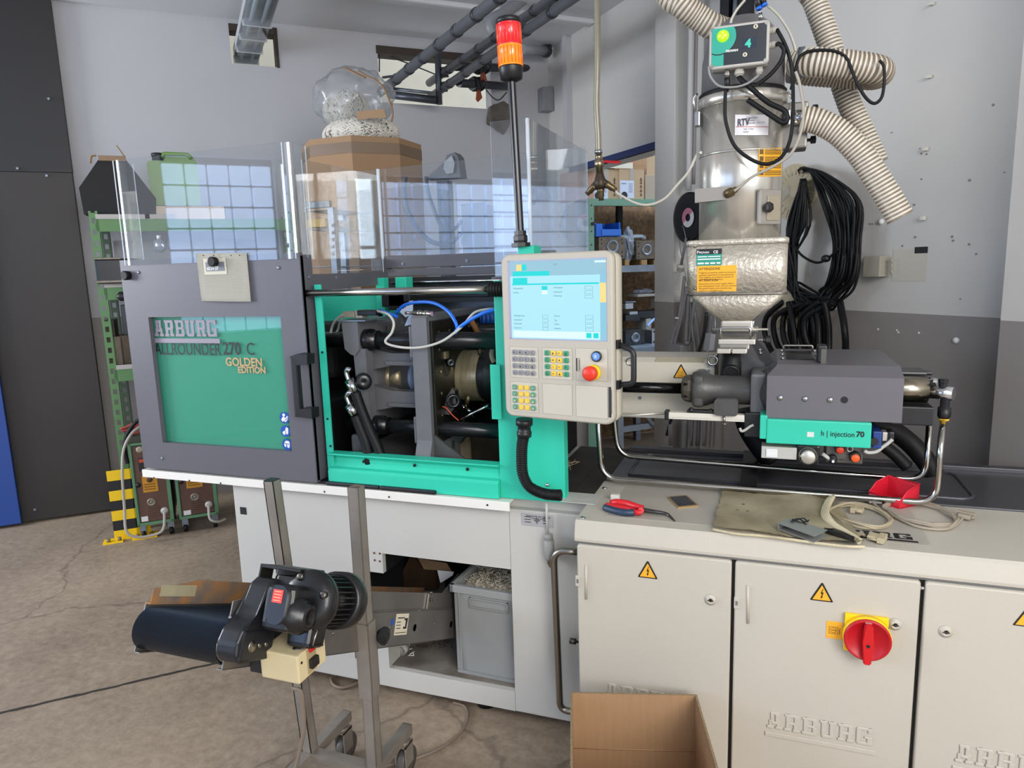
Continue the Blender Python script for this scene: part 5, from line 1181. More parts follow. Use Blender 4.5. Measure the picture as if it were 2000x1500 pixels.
# long bent pipes
pt_ = mat('bent_pipe_steel', 'bab6ae', .14, 1.)
yp_ = 2.30
pts = [(xj-.002, 2.40, zc3-.086), at(1838, 860, y=yp_), at(1829, 983, y=yp_), at(1176, 934, y=yp_), at(1168, 828, y=yp_), at(1166, 760, y=2.36)]
solo('bent_pipe', M().tube(bend(pts, .06, 8), .0095, 14), pt_, 'front bent steel pipe looping below the injection unit from its right end', 'pipe')
yp_ = 2.50
pts = [at(1815, 828, y=yp_), at(1808, 938, y=yp_), at(1208, 890, y=yp_), at(1200, 828, y=yp_), at(1199, 780, y=2.5)]
solo('bent_pipe', M().tube(bend(pts, .06, 8), .0095, 14), pt_, 'rear bent steel pipe looping below the injection unit, behind the front one', 'pipe')
# thick black hoses from the unit down to the bed
solo('hydraulic_hose', M().tube([at(*c, y=2.62) for c in ((1702, 822), (1740, 838), (1780, 868), (1812, 905), (1822, 925))], .033, 14, smooth=6), rubber, 'thick black hose sloping down to the bed at the right end', 'hose')
solo('hydraulic_hose', M().tube([at(*c, y=2.55) for c in ((1700, 850), (1722, 868), (1748, 888), (1772, 912))], .02, 14, smooth=6), rubber, 'thinner black hose sloping down beside the thick one', 'hose')
solo('hydraulic_hose', M().tube([at(*c, y=2.66) for c in ((1452, 800), (1462, 835), (1482, 868), (1508, 900))], .04, 14, smooth=6), rubber, 'thick black hose behind the green skirt, left of it', 'hose')
# ================================================================== material hopper
hy = 2.47
cx = (at(1367, 300, y=hy).x+at(1530, 300, y=hy).x)/2
t = thing('material_hopper', 'hammered steel hopper with stainless loader cylinder above the injection unit', 'hopper', (cx, hy, 1.25))
zA, zB = at(1440, 470, y=2.34).z, at(1440, 572, y=2.34).z; zN = at(1440, 627, y=2.44).z
bx0, bx1 = at(1343, 520, y=2.36).x, at(1538, 520, y=2.36).x; yF, yK = 2.335, 2.61
def hr(x0, x1, y0, y1, z, r, k=6):
    pts = []
    for a_, b_, s in ((x1-r, y1-r, 0), (x0+r, y1-r, 90), (x0+r, y0+r, 180), (x1-r, y0+r, 270)):
        for i in range(k+1): w_ = R(s+90*i/k); pts.append((a_+r*math.cos(w_), b_+r*math.sin(w_), z))
    return pts
m = M(); loft(m, [hr(bx0, bx1, yF, yK, zB, .03), hr(bx0-.002, bx1, yF, yK, zA-.012, .03)])
hb = obj('hopper_box', m, hammer, t)
m = M(); loft(m, [hr(bx0-.005, bx1+.003, yF-.004, yK+.004, zA-.012, .03), hr(bx0-.005, bx1+.003, yF-.004, yK+.004, zA+.002, .03), hr(bx0, bx1-.002, yF+.002, yK, zA+.006, .028)]); obj('hopper_lid', m, hammer, t)
nx0, nx1 = at(1407, 625, y=2.42).x, at(1472, 625, y=2.42).x
m = M(); loft(m, [hr(nx0, nx1, 2.42, 2.52, zN, .012), hr(bx0, bx1, yF, yK, zB-.004, .03)]); obj('hopper_cone', m, hammer, t)
m = M(); loft(m, [hr(bx0-.003, bx1+.003, yF-.003, yK+.003, zB-.006, .03), hr(bx0-.003, bx1+.003, yF-.003, yK+.003, zB, .03)]); obj('hopper_seam', m, steel, t)
s0, s1 = V((bx1-.02, yF+.012, zB-.006)), V((nx1-.006, 2.424, zN)); obj('cone_seam', M().tube([s0, s1], .003, 6), steel, t)
# plates on the hopper
def hq2(px, py): return at(px, py, y=yF-.001)
a, b = hq2(1360, 519), hq2(1410, 485)
pl = obj('rating_plate', M().box((a.x, yF-.002, a.z), (b.x, yF, b.z)), mat('plate_teal', '1f8f7c', .4), t)
obj('plate_header', M().box((a.x, yF-.0025, b.z-(b.z-a.z)*.33), (b.x, yF-.001, b.z)), ink, pl)
h_ = b.z-a.z; w_ = b.x-a.x
text('plate_name', 'PIOVAN', .0085, label_w, tframe((a.x+.008, yF-.0026, b.z-h_*.27), *FRONT), pl, bold=.0002); text('plate_ce', 'CE', .012, label_w, tframe((b.x-.026, yF-.0026, b.z-h_*.28), *FRONT), pl, bold=.0003); text('plate_p', 'P', .014, label_w, tframe((a.x+.001, yF-.0026, b.z-h_*.28), *FRONT), pl)
m = M()
for f0, f1, g0, g1 in ((.05, .42, .5, .56), (.46, .95, .5, .56), (.05, .95, .34, .41), (.05, .3, .08, .18), (.34, .5, .08, .18), (.55, .75, .08, .18), (.8, .95, .08, .18)): m.box((a.x+w_*f0, yF-.0026, a.z+h_*g0), (a.x+w_*f1, yF-.0019, a.z+h_*g1))
obj('plate_field', m, label_w, pl, kind='stuff')
a, b = hq2(1361, 570), hq2(1439, 517.5)
wl_ = obj('warning_plate', M().box((a.x, yF-.002, a.z), (b.x, yF, b.z)), mat('sign_amber2', 'ecae2a', .45), t)
br_ = mat('print_dark_brown', '6a4a12', .6)
text('warning_heading', 'ATTENZIONE', .0105, br_, tframe((a.x+.006, yF-.0021, b.z-.013), *FRONT), wl_, bold=.0002); text('warning_heading', 'ATTENTION', .0105, br_, tframe((a.x+.006, yF-.0021, a.z+(b.z-a.z)*.40), *FRONT), wl_, bold=.0002)
tx1 = "Togliere la tensione elettrica, prima di\nqualsiasi intervento di manutenzione.\nNon togliere le protezioni, prima di\naver fermato la macchina."; tx2 = "Disconnect the power supply before\nany maintenance work. Do not remove\nthe guards before the machine has\ncome to a complete stop."
for s_, z in ((tx1, b.z-.024), (tx2, a.z+(b.z-a.z)*.40-.010)): text('warning_text', s_, .0072, br_, tframe((a.x+.006, yF-.0021, z), *FRONT), wl_, sx=1.0)
for c in ((1358, 481), (1357, 563)): obj('box_screw', M().lathe(hq2(*c), ey, [(0, .005), (.002, .004), (.003, 0)], 10), steel, t)
# stainless cylinder
z1, z0 = at(1448, 188, y=hy-.12).z, at(1448, 470, y=hy-.12).z; rc = (at(1530, 300, y=hy).x-at(1367, 300, y=hy).x)/2
cyl = obj('loader_cylinder', M().lathe((cx, hy, z0-.03), Z, [(0, rc), (z1-z0+.03, rc)], 48), ss, t)
zs = at(1448, 293, y=hy-.12).z; obj('cylinder_bead', M().lathe((cx, hy, zs-.004), Z, [(0, rc), (.004, rc+.003), (.008, rc)], 48), ss, t)
obj('clamp_band', M().lathe((cx, hy, z1-.012), Z, [(0, rc+.004), (.004, rc+.009), (.028, rc+.009), (.034, rc+.004)], 48), ss, t)
zd = z1+.022
dm = mat('head_grey_plastic', '6e6d6f', .5, bump=.1, bs=200)
hs = at(1440, 45, y=hy).z
obj('gasket', M().lathe((cx, hy, zd-.004), Z, [(0, rc+.002), (.012, rc+.006), (.016, rc+.002)], 40), rubber, t)
obj('vacuum_head', M().lathe((cx, hy, zd+.006), Z, [(0, rc-.002), (.10, rc-.004), (.17, rc-.02), (.205, rc-.05), (.225, rc-.075), (.235, 0)], 40), dm, t)
for px in (1369, 1520):
    s = -1 if px < 1440 else 1
    pz0, pz1 = at(px, 240, y=hy-.05).z, at(px, 185, y=hy-.05).z
    x = cx+s*(rc+.006)
    cl = obj('toggle_clamp', M().box((x-.008, hy-.06, pz0-.01), (x+.010, hy-.03, pz0+.035), .003), chrome, t)
    obj('clamp_wire', M().tube(bend([(x+s*.006, hy-.058, pz0+.03), (x+s*.012, hy-.058, pz1-.01), (x, hy-.055, pz1+.005), (x, hy-.035, pz1+.005), (x+s*.012, hy-.032, pz1-.01), (x+s*.006, hy-.032, pz0+.03)], .008), .002, 6), chrome, cl)
def oncyl(px, py, r=None):
    """point of the pixel ray on the loader cylinder"""
    r = rc+.001 if r is None else r; d = ray(px, py); o = CAM-V((cx, hy, 0))
    A_ = d.x*d.x+d.y*d.y; B_ = 2*(o.x*d.x+o.y*d.y); C_ = o.x*o.x+o.y*o.y-r*r; dd = max(B_*B_-4*A_*C_, 0)
    return CAM+d*((-B_-math.sqrt(dd))/(2*A_))
def curved(name, px0, py0, px1, py1, mm, par, th=.001, n=8, lift=0):
    m = M(); pts = []
    for i in range(n+1):
        px = px0+(px1-px0)*i/n; a, b = oncyl(px, py0, rc+.0006+lift), oncyl(px, py1, rc+.0006+lift); 
        nrm_ = V((a.x-cx, a.y-hy, 0)).normalized(); a = V((a.x, a.y, a.z)); pts.append((m._v(a), m._v(V((a.x, a.y, b.z))), m._v(V((a.x, a.y, b.z))+nrm_*th), m._v(a+nrm_*th)))
    for i in range(n):
        for k in range(4): m.bm.faces.new((pts[i][k], pts[i+1][k], pts[i+1][(k+1) % 4], pts[i][(k+1) % 4]))
    m.bm.faces.new(pts[0]); m.bm.faces.new(pts[-1])
    return obj(name, m, mm, par)
def ctext(s, px, py, size, mm, par, bold=0., sx=1.):
    p = oncyl(px, py, rc+.003); n_ = V((p.x-cx, p.y-hy, 0)).normalized(); xx = V((-n_.y, n_.x, 0)); return text('sticker_text', s, size, mm, tframe(p, xx, Z), par, bold=bold, sx=sx)
st_ = curved('company_sticker', 1436, 224, 1501, 264, mat('sticker_white', 'd9d8da', .4), t)
ctext('RTV', 1440, 246, .028, mat('logo_dark', '4a3f52', .5), st_, bold=.0008, sx=.7)
ctext('Maschinen\nTechnik\nVertrieb · Service', 1458, 232, .0075, inkb, st_); ctext('Tel. + Fax\nwww', 1452, 254, .0075, inkb, st_)
curved('sticker_rule', 1437, 247, 1500, 248, mat('rule_red', 'b04a3a', .5), st_, lift=.0012)
ws = curved('warning_sticker', 1482, 289, 1527, 345, mat('sign_amber2', 'ecae2a'), t)
for k in range(4):
    y = 296+13.5*k; curved('sticker_triangle', 1484, y-4, 1491, y+5, br_, ws, lift=.0012, n=2)
    for j in range(3): curved('sticker_line', 1494, y-3+3.4*j, 1525, y-1.6+3.4*j, br_, ws, lift=.0012, n=4)
# bracket with fitting, flap with knob
a, b = at(1357, 395, y=2.33), at(1438, 368, y=2.33)
m = M(); m.prism([at(*c, y=2.345) for c in ((1357, 369), (1438, 362), (1438, 388), (1357, 396))], (0, .03, 0)); bk = obj('hanger_bracket', m, mat('bracket_grey', '97918a', .4, .5), t)
p = at(1424, 377, y=2.34); obj('bracket_fitting', M().lathe(p+V((0, .0, 0)), V((.7, -.7, .25)), [(-.01, .014), (.012, .014), (.014, .009), (.03, .009), (.032, .006), (.045, .005)], 14), brass, bk)
c0 = oncyl(1500, 405, rc+.004); n_ = V((c0.x-cx, c0.y-hy, 0)).normalized(); xx = V((-n_.y, n_.x, 0))
fm = frame(c0, xx, Z)
def fb(name, x0, x1, z0, z1, y0, y1, mm, par, bev=.003):
    m = M(fm); m.box((x0, y0, z0), (x1, y1, z1), bev); return obj(name, m, mm, par)
u_ = (oncyl(1520, 405)-oncyl(1480, 405)).length/40; hz_ = abs(oncyl(1500, 372).z-oncyl(1500, 440).z)
fp = fb('inspection_flap', -.042, .042, -hz_/2, hz_/2, -.012, .004, mat('flap_grey', '8f8a83', .45), t, .006)
fb('flap_window', -.016, .034, -hz_/2+.012, hz_/2-.018, -.016, -.011, mat('flap_window_beige', '9c937f', .4, .2), fp, .002)
kc = fm @ V((-.022, -.012, -.002)); obj('star_knob', M().lathe(kc, -(fm.to_3x3() @ V((0, 1, 0))), [(0, .008), (.008, .008), (.01, .016), (.022, .016), (.024, .008)], 6, smooth=False), black, fp)
# inlet flange on the right
c = at(1558, 240, y=hy+.02); ix = cx+rc
m = M(); m.box((ix-.02, hy-.03, at(1560, 292, y=hy).z), (at(1577, 240, y=hy).x, hy+.06, at(1560, 202, y=hy).z), .006); inl = obj('inlet_flange', m, mat('inlet_grey', '7d7973', .4, .5), t)
for c_ in ((1590, 212), (1586, 273)): p = at(*c_, y=hy-.01); obj('wing_knob', M().lathe(p-V((.02, 0, 0)), (1, 0, 0), [(0, .005), (.014, .005), (.016, .012), (.03, .012), (.032, .006)], 5, smooth=False), black, inl)
p = at(1568, 230, y=hy-.03); obj('inlet_pipe', M().lathe(p-V((.03, 0, 0)), V((1, -.2, 0)), [(0, .024), (.05, .024)], 18), chrome, inl)
# clamp block between hopper and machine
def xb_(px, y=2.40): return at(px, 655, y=y).x
def zz3(py, y=2.40): return at(1440, py, y=y).z
m = M(); m.box((xb_(1407), 2.41, zz3(648)), (xb_(1470), 2.53, zz3(627)), .006); obj('neck', m, alu, t)
m = M(); m.box((xb_(1404), 2.37, zz3(671)), (xb_(1476), 2.55, zz3(661)), .003); m.box((xb_(1404)-.005, 2.45, zz3(650)), (xb_(1480), 2.55, zz3(645)), .002); m.box((xb_(1404), 2.42, zz3(684)), (xb_(1464), 2.54, zz3(672)), .004); obj('slide_gate', m, alu, t)
m = M(); m.box((xb_(1402), 2.375, zz3(689)), (xb_(1428), 2.42, zz3(680)), .002); m.box((xb_(1431), 2.375, zz3(689)), (xb_(1459), 2.42, zz3(680)), .002); m.box((xb_(1404), 2.40, zz3(689)), (xb_(1460), 2.54, zz3(681)), .002); obj('clamp_jaw', m, alu, t)
obj('gate_handle', M().tube(bend([(xb_(1408), 2.372, zz3(660)), (xb_(1408), 2.372, zz3(639)), (xb_(1466), 2.372, zz3(639)), (xb_(1466), 2.372, zz3(660))], .008), .005, 10), chrome, t)
obj('gate_handle', M().tube(bend([(xb_(1470), 2.46, zz3(660)), (xb_(1470), 2.46, zz3(628)), (xb_(1460), 2.50, zz3(628))], .008), .004, 8), chrome, t)
p = V((xb_(1478), 2.42, zz3(665))); m = M(); m.cyl(p, p+V((.03, 0, 0)), .003, seg=8); obj('gate_screw', m, chrome, t); obj('gate_knob', M().lathe(p+V((.02, 0, 0)), (1, 0, 0), [(0, .009), (.008, .009), (.009, .015), (.022, .015), (.024, .006)], 7, smooth=False), black, t)
m = M(); m.cyl((xb_(1390), 2.43, zz3(645)), (xb_(1500), 2.43, zz3(645)), .0035, seg=8); obj('gate_axle', m, alu, t)
pz = zz3(700); xx0 = (xb_(1411)+xb_(1447))/2; rt_ = (xb_(1447)-xb_(1411))/2
m = M(); m.lathe((xx0, 2.46, zz3(688)), V((0, -.02, -1)), [(0, rt_), (.035, rt_), (.04, rt_+.002), (.085, rt_+.003), (.09, rt_)], 26); obj('feed_throat', m, mat('throat_black', '141415', .6), t)
pn = V((xx0, 2.46-rt_-.001, zz3(728))); m = M(); m.cyl(pn+V((0, .006, 0)), pn+V((0, -.008, -.004)), rt_*.86, seg=24); obj('throat_plug', m, black, t)
m = M(); obj('throat_ring', M().torus(pn+V((0, -.008, -.004)), V((0, 1, .4)), rt_*.82, .003, 26, 6), mat('ring_dark', '2a2a2c', .3), t)
# ---------------------------------------------------------------- loader control box
by = 2.28
ca, cb_, cc, cd = at(1384, 53, y=by), at(1502, 37, y=by), at(1502, 121, y=by), at(1384, 137, y=by)
cw = V(((cb_-ca).x, 0, (cb_-ca).z)).normalized(); bw = ((cb_-ca).length+(cc-cd).length)/2; bh = (ca.z-cd.z)*cw.x
th = R(7)
BM = frame(cd+V((0, 0, 0)), V((cw.x, 0, cw.z)), V((-cw.z, 0, cw.x)))   # local x right, y inward, z up
t = thing('loader_control_box', 'light grey control box with teal and black face on the loader head', 'control box', mx=BM)
m = M(); loft(m, [rrect(.004, bw-.004, .004, bh-.004, .010, 0), rrect(0, bw, 0, bh, .012, .004), rrect(0, bw, 0, bh, .012, .014)]); obj('box_lid', m, mat('box_light_grey', 'b5b2ab', .45), t)
m = M(); loft(m, [rrect(.003, bw-.003, .003, bh-.003, .01, .014), rrect(.003, bw-.003, .003, bh-.003, .01, .07)]); obj('box_rear', m, mat('box_light_grey', 'b5b2ab', .45), t)
m = M(); loft(m, [rrect(.008, bw-.008, .008, bh-.008, .004, -.0008), rrect(.008, bw-.008, .008, bh-.008, .004, .001)]); fc = obj('box_face', m, mat('face_black', '1e232c', .35), t)
I_ = BM.inverted()
def bl(px, py): return I_ @ at(px, py, y=by)
teal = mat('face_teal', '2a9f8b', .4)
a = bl(1386, 128); b = bl(1415, 96); c = bl(1410, 75); r = .052
obj('teal_field', M().box((.008, -.0014, .008), (.008+.034, -.0007, bh*.45)), teal, fc)
pts = []; cxx, czz = bl(1405, 73).x, bl(1405, 73).z
rr = bl(1438, 70).x-cxx
for i in range(40):
    a_ = 2*math.pi*i/40; pts.append((min(max(cxx+rr*math.cos(a_), .008), bw), -.0022, min(max(czz+rr*math.sin(a_), .008), bh-.008)))
def clean(p): 
    o = []
    for q_ in p:
        if not o or (V(q_)-V(o[-1])).length > 1e-4: o.append(q_)
    return o
obj('teal_ring', M().prism(clean([(min(max(cxx+(rr+.003)*math.cos(2*math.pi*i/40), .008), bw), -.0016, min(max(czz+(rr+.003)*math.sin(2*math.pi*i/40), .008), bh-.008)) for i in range(40)]), (0, .0004, 0)), ink, fc)
obj('teal_disc', M().prism(clean(pts), (0, .0006, 0)), teal, fc)
lc = bl(1412, 71); lp = obj('indicator_lamp', M().lathe((lc.x, -.0022, lc.z), (0, -1, 0), [(0, .0175), (.003, .0165), (.008, .012), (.011, .006), (.012, 0)], 24), mat('lamp_green', '9ee020', .2, emit=.9, ecol='8fdc18'), t)
m = M()
for dx, dz in ((-.007, 0), (.007, 0), (0, .007), (0, -.007)): m.ball((lc.x+dx, -.0115, lc.z+dz), .0032, 8)
obj('lamp_led', m, mat('led_yellow', 'f2e25a', .3, emit=1.2, ecol='f7ea60'), lp, kind='stuff')
dp = bl(1463, 84); obj('display_window', M().box((dp.x-.020, -.0014, dp.z-.014), (dp.x+.020, -.0007, dp.z+.014)), mat('display_dark', '2b3542', .15), fc)
text('digit_four', '4', .030, mat('digit_teal', '35b39c', .4, emit=.3, ecol='35b39c'), tframe((dp.x-.010, -.0016, dp.z-.011), (1, 0, 0), Z), fc, bold=.0015)
pz_ = bl(1417, 103); text('maker_lettering', 'PIOVAN', .0085, label_w, tframe((pz_.x+.001, -.0026, pz_.z), (1, 0, 0), Z), fc, bold=.0004, sx=1.1)
for c in ((1476, 52), (1455, 107)): p = bl(*c); o_ = obj('touch_point', M().lathe((p.x, -.0008, p.z), (0, -1, 0), [(0, .0065), (.002, .0065), (.0025, .005), (.0025, 0)], 16), mat('button_cream', 'c9c3ad', .4), fc); obj('touch_mark', M().box((p.x-.0015, -.0037, p.z-.003), (p.x+.0015, -.0031, p.z+.003)), ink, o_)
m = M()
for x, z in ((.009, .009), (bw-.009, .009), (.009, bh-.009), (bw-.009, bh-.009)): m.cyl((x, -.0016, z), (x, .002, z), .0055, seg=12)
obj('lid_screw', m, steel, t, kind='stuff')
gl = mat('gland_grey', 'aaa69c', .5)
glands = []
for px, py, dr in ((1503, 54, 'r'), (1503, 83, 'r'), (1443, 138, 'd'), (1483, 133, 'd'), (1419, 142, 'd')):
    p = bl(px, py); rr_ = {1443: .0125, 1419: .008}.get(px, .009)
    o_, ax_ = ((bw, .03, p.z), (1, 0, 0)) if dr == 'r' else ((p.x, .03, 0), (0, 0, -1))
    obj('cable_gland', M().lathe(o_, ax_, [(0, rr_), (.006, rr_), (.007, rr_*1.15), (.015, rr_*1.15), (.017, rr_*.9), (.021, rr_*.7)], 12, smooth=False), steel if px == 1419 else gl, t)
    glands.append(BM @ (V(o_)+V(ax_)*.02))
def cable(pts, r, mm, label, cat='cable', k=7, seg=8):
    return solo('cable', M().tube(pts, r, seg, smooth=k), mm, label, cat)
cblk = mat('cable_black', '0f1012', .5, spec=.25)
Y = lambda y, *c: [at(*p, y=y) for p in c]
cable([glands[0]]+Y(2.30, (1520, 62), (1530, 80), (1540, 105), (1547, 140), (1549, 190), (1548, 240), (1541, 280), (1525, 308), (1500, 320), (1470, 313), (1435, 285), (1418, 240), (1416, 200), (1418, 172)), .0055, cblk, 'long black cable looping from the control box down across the loader cylinder')
cable([glands[1]]+Y(2.29, (1522, 86), (1531, 98), (1525, 120), (1505, 145), (1480, 165)), .006, cblk, 'short black cable bending from the lower right gland back to the loader head')
cable([glands[2]]+Y(2.30, (1450, 158), (1470, 175), (1500, 200), (1530, 215), (1538, 230), (1530, 240), (1505, 225), (1460, 195)), .008, cblk, 'thick black cable from the bottom gland sagging over the clamp band')
cable([glands[3]]+Y(2.285, (1478, 150), (1460, 163), (1435, 170), (1405, 168), (1388, 150), (1384, 130)), .0035, grey_pl, 'thin grey cable sagging below the control box')
p = glands[4]; solo('cable_plug', M().lathe(p, (0.05, 0, -1), [(0, .008), (.01, .0085), (.022, .0085), (.024, .006), (.04, .004)], 14), black, 'black round plug under the control box', 'plug')
cable(Y(2.32, (1500, 12), (1520, 30), (1540, 60), (1550, 85), (1554, 100)), .0038, mat('clear_tube', 'b6b3a6', .25), 'pale air tube arching down to the hose clamp on the right', 'tube')
cable(Y(2.27, (1554, 140), (1562, 165), (1569, 210), (1565, 255), (1545, 300), (1510, 325), (1470, 345), (1445, 365), (1434, 373)), .0042, mat('cable_pale', '9c968a', .4), 'pale grey tube running from the hose clamp down to the bracket fitting', 'tube')
cable(Y(2.34, (1455, 0), (1440, 18), (1430, 35), (1427, 46)), .004, mat('clear_tube', 'b6b3a6', .25), 'pale air tube entering the top of the control box', 'tube')
t = thing('air_connector', 'black push-in air connector with blue rings above the control box', 'connector', at(1486, 40, y=2.30))
obj('connector_body', M().cyl(at(1478, -8, y=2.3), at(1482, 14, y=2.3), .009, seg=12).cyl(at(1490, -8, y=2.3), at(1492, 8, y=2.3), .008, seg=12), black, t)
obj('blue_ring', M().cyl(at(1482, 13, y=2.3), at(1483, 19, y=2.3), .009, seg=12), blue, t); obj('blue_ring', M().cyl(at(1492, 7, y=2.3), at(1494, 12, y=2.3), .0085, seg=12), blue, t)
obj('connector_stem', M().cyl(at(1485, 26, y=2.3), at(1486, 38, y=2.3), .0065, seg=12), chrome, t)
obj('stem_tube', M().cyl(at(1483, 18, y=2.3), at(1485, 28, y=2.3), .003, seg=8), chrome, t)
# loop of black cable round the big hose
cable(Y(2.36, (1545, 175), (1552, 145), (1560, 115), (1575, 102), (1600, 98), (1630, 100), (1652, 112), (1663, 135), (1675, 165), (1692, 192), (1708, 202), (1722, 190), (1727, 160), (1726, 130), (1718, 118)), .0045, cblk, 'black cable draped over the ribbed hose in a long loop')
cable(Y(2.30, (1433, 374), (1390, 392), (1369, 298))[2:]+Y(2.33, (1361, 302), (1345, 335), (1322, 362), (1298, 388), (1268, 400), (1240, 396), (1210, 380), (1203, 374)), .0042, mat('clear_tube', 'b6b3a6', .25), 'pale air tube sagging from the brass distributor to the loader cylinder', 'tube')
# ================================================================== ribbed suction hoses
h1 = mat('hose_translucent', 'd2ccbe', .35, var=.1, vs=20); h2 = mat('hose_rib_brown', '7d7060', .4)
def ribbed(pts, r, label, n=60, pitch=.0115):
    P = spline([V(p) for p in pts], 60); L_ = [0]
    for i in range(1, len(P)): L_.append(L_[-1]+(P[i]-P[i-1]).length)
    N = int(L_[-1]/pitch)*4; Q = []; j = 0
    for i in range(N+1):
        s = L_[-1]*i/N
        while j < len(L_)-2 and L_[j+1] < s: j += 1
        f = (s-L_[j])/max(L_[j+1]-L_[j], 1e-9); Q.append(P[j]*(1-f)+P[j+1]*f)
    m = M(); m.tube(Q, r, 18, rf=lambda i: r*(1.0 if i % 4 in (0, 1) else .94), mf=lambda i: 0 if (i % 4) in (1, 2) else 1)
    return solo('ribbed_hose', m, [h1, h2], label, 'hose')
def RP(off, *c): return [at(*p, RR=off) for p in c]
ribbed([at(1180, -420, y=2.42), at(1240, -180, y=2.42), at(1298, -25, y=2.42), at(1330, 8, y=2.42), at(1360, 32, y=2.44), at(1392, 52, y=2.46), at(1420, 62, y=2.5)], .040, 'ribbed hose entering the loader head from the upper left')
ribbed(Y(2.62, (1540, -480), (1560, -200), (1578, -30), (1590, 0), (1612, 60), (1635, 130), (1660, 205), (1690, 270), (1712, 320)) , .037, 'straight ribbed hose slanting down behind the others')
ribbed([at(1552, 122, y=2.44), at(1590, 121, y=2.40), at(1650, 126, y=2.40), at(1705, 135, y=2.42), at(1718, 142, y=2.47), at(1700, 148, y=2.54), at(1640, 145, y=2.56), at(1580, 140, y=2.54), at(1545, 135, y=2.52)], .042, 'ribbed hose doubled back beside the loader head')
ribbed(Y(2.42, (1566, 232), (1600, 238), (1640, 260), (1680, 300), (1710, 345), (1735, 385), (1758, 425)), .039, 'curved ribbed hose from the inlet flange, its open end hanging at the right')
e_ = at(1766, 437, y=2.42)
p = at(1560, 123, y=2.42); solo('hose_clamp', M().lathe(p, (1, -.1, 0), [(0, .044), (.018, .044)], 24), galv, 'grey hose clamp on the doubled ribbed hose', 'clamp')
# ================================================================== switch cabinet
cw_ = mat('cabinet_white', 'bbb5a8', .4, bump=.25, bs=330, var=.03, vs=4)
cx0, cx1, cy0, cy1, czt = -.527, 1.05, 1.934, 2.345, .85
t = thing('switch_cabinet', 'white switch cabinet with three doors standing in front of the machine', 'cabinet', (.2, 2.1, 0))
czl = at(1240, 1071, y=cy0).z
m = M(); m.box((cx0+.012, cy0+.03, .06), (cx1, cy1, czt-.04)); m.box((cx0+.02, cy0+.05, 0), (cx1-.02, cy1-.02, .06)); obj('cabinet_body', m, mat('cabinet_gap', '4b4945', .6), t)
m = M(); loft(m, [[(cx0, cy0, czl), (cx1, cy0, czl), (cx1, cy1, czl), (cx0, cy1, czl)], [(cx0, cy0, czt-.022), (cx1, cy0, czt-.022), (cx1, cy1, czt-.022), (cx0, cy1, czt-.022)]])
m.bm.clear(); prof = [(cy0+.006, czl), (cy0, czl+.004), (cy0-.001, czl+.012), (cy0+.008, czt-.008), (cy0+.016, czt), (cy1, czt), (cy1, czl)]
m.prism([(cx0, y, z) for y, z in prof], (cx1-cx0, 0, 0)); obj('cabinet_top', m, cw_, t)
for c in ((1138, 1012), (1181, 954)): obj('cap_screw', M().lathe(at(*c, z=czt), Z, [(0, .0095), (.003, .008), (.005, .003), (.005, 0)], 14), chrome, t)
dzt = at(1300, 1082.5, y=cy0).z; dzb = .075
xs = [cx0+.006, at(1429, 1101, y=cy0).x, at(1436, 1103, y=cy0).x, at(1799, 1143, y=cy0).x, at(1808, 1149, y=cy0).x, 1.045]
doors = []
for i in range(3):
    a, b = xs[2*i], xs[2*i+1]
    m = M(); loft(m, [rrect(a, b, dzb, dzt, .008, cy0+.028, 3), rrect(a, b, dzb, dzt, .008, cy0+.004, 3), rrect(a+.004, b-.004, dzb+.004, dzt-.004, .008, cy0, 3)])
    d = obj('cabinet_door', m, cw_, t, label=('left', 'middle', 'right')[i]+' cabinet door'); doors.append(d)
obj('door_seal', M().box((cx0+.008, cy0+.012, dzt+.001), (cx1, cy0+.03, czl+.004)), mat('seal_grey', '6e6e70', .5), t)
c1 = at(1801, 1148, y=cy0+.008); obj('seam_bolt', M().lathe(c1, ey, [(0, .006), (.004, .005), (.006, 0)], 12), chrome, t)
def emboss(par, c, hgt, wid): logo(tframe(c, *FRONT), wid, hgt, .0036, cw_, par)
L1 = at(1497, 1419, y=cy0); L2 = at(1707, 1452, y=cy0); H1 = at(1501, 1388, y=cy0).z-L1.z
emboss(doors[1], V((L1.x, cy0, L1.z)), H1, L2.x-L1.x)
emboss(doors[0], V((at(1183, 1365, y=cy0).x, cy0, L1.z)), H1, L2.x-L1.x)
emboss(doors[2], V((at(1864, 1480, y=cy0).x, cy0, L1.z)), H1, L2.x-L1.x)
for i, (c, s) in enumerate((((1265, 1116), 34), ((1605, 1160), 40), ((2003, 1210), 43))):
    p = at(*c, y=cy0-.0005); w2 = at(c[0]+s/2, c[1], y=cy0).x-at(c[0]-s/2, c[1], y=cy0).x
    triangle_sign(p, w2, doors[i], ex, ez, ey, 'bolt', 'high_voltage')
for i, c in enumerate(((1388, 1171), (1748, 1219), (1847, 1233))):
    p = at(*c, y=cy0); lk = obj('door_lock', M().lathe(p, ey, [(0, .0165), (.003, .016), (.004, .012), (.007, .0115), (.008, .006), (.004, .005), (.004, 0)], 24), cw_, doors[i])
    obj('lock_bit', M().box(p+V((-.008, -.009, -.0015)), p+V((.008, -.004, .0015))), steeld, lk); obj('lock_core', M().cyl(p+ey*.004, p+ey*.0075, .0045, seg=12), black, lk)
for i, (px, y0_, y1_) in enumerate(((1145, 1102, 1170), (1461, 1143, 1217))):
    a, b = at(px, y0_, y=cy0), at(px, y1_, y=cy0); m = M(); m.tube([a+ey*.001, b+ey*.001], .004, 8); obj('pressed_rib', m, cw_, doors[i])
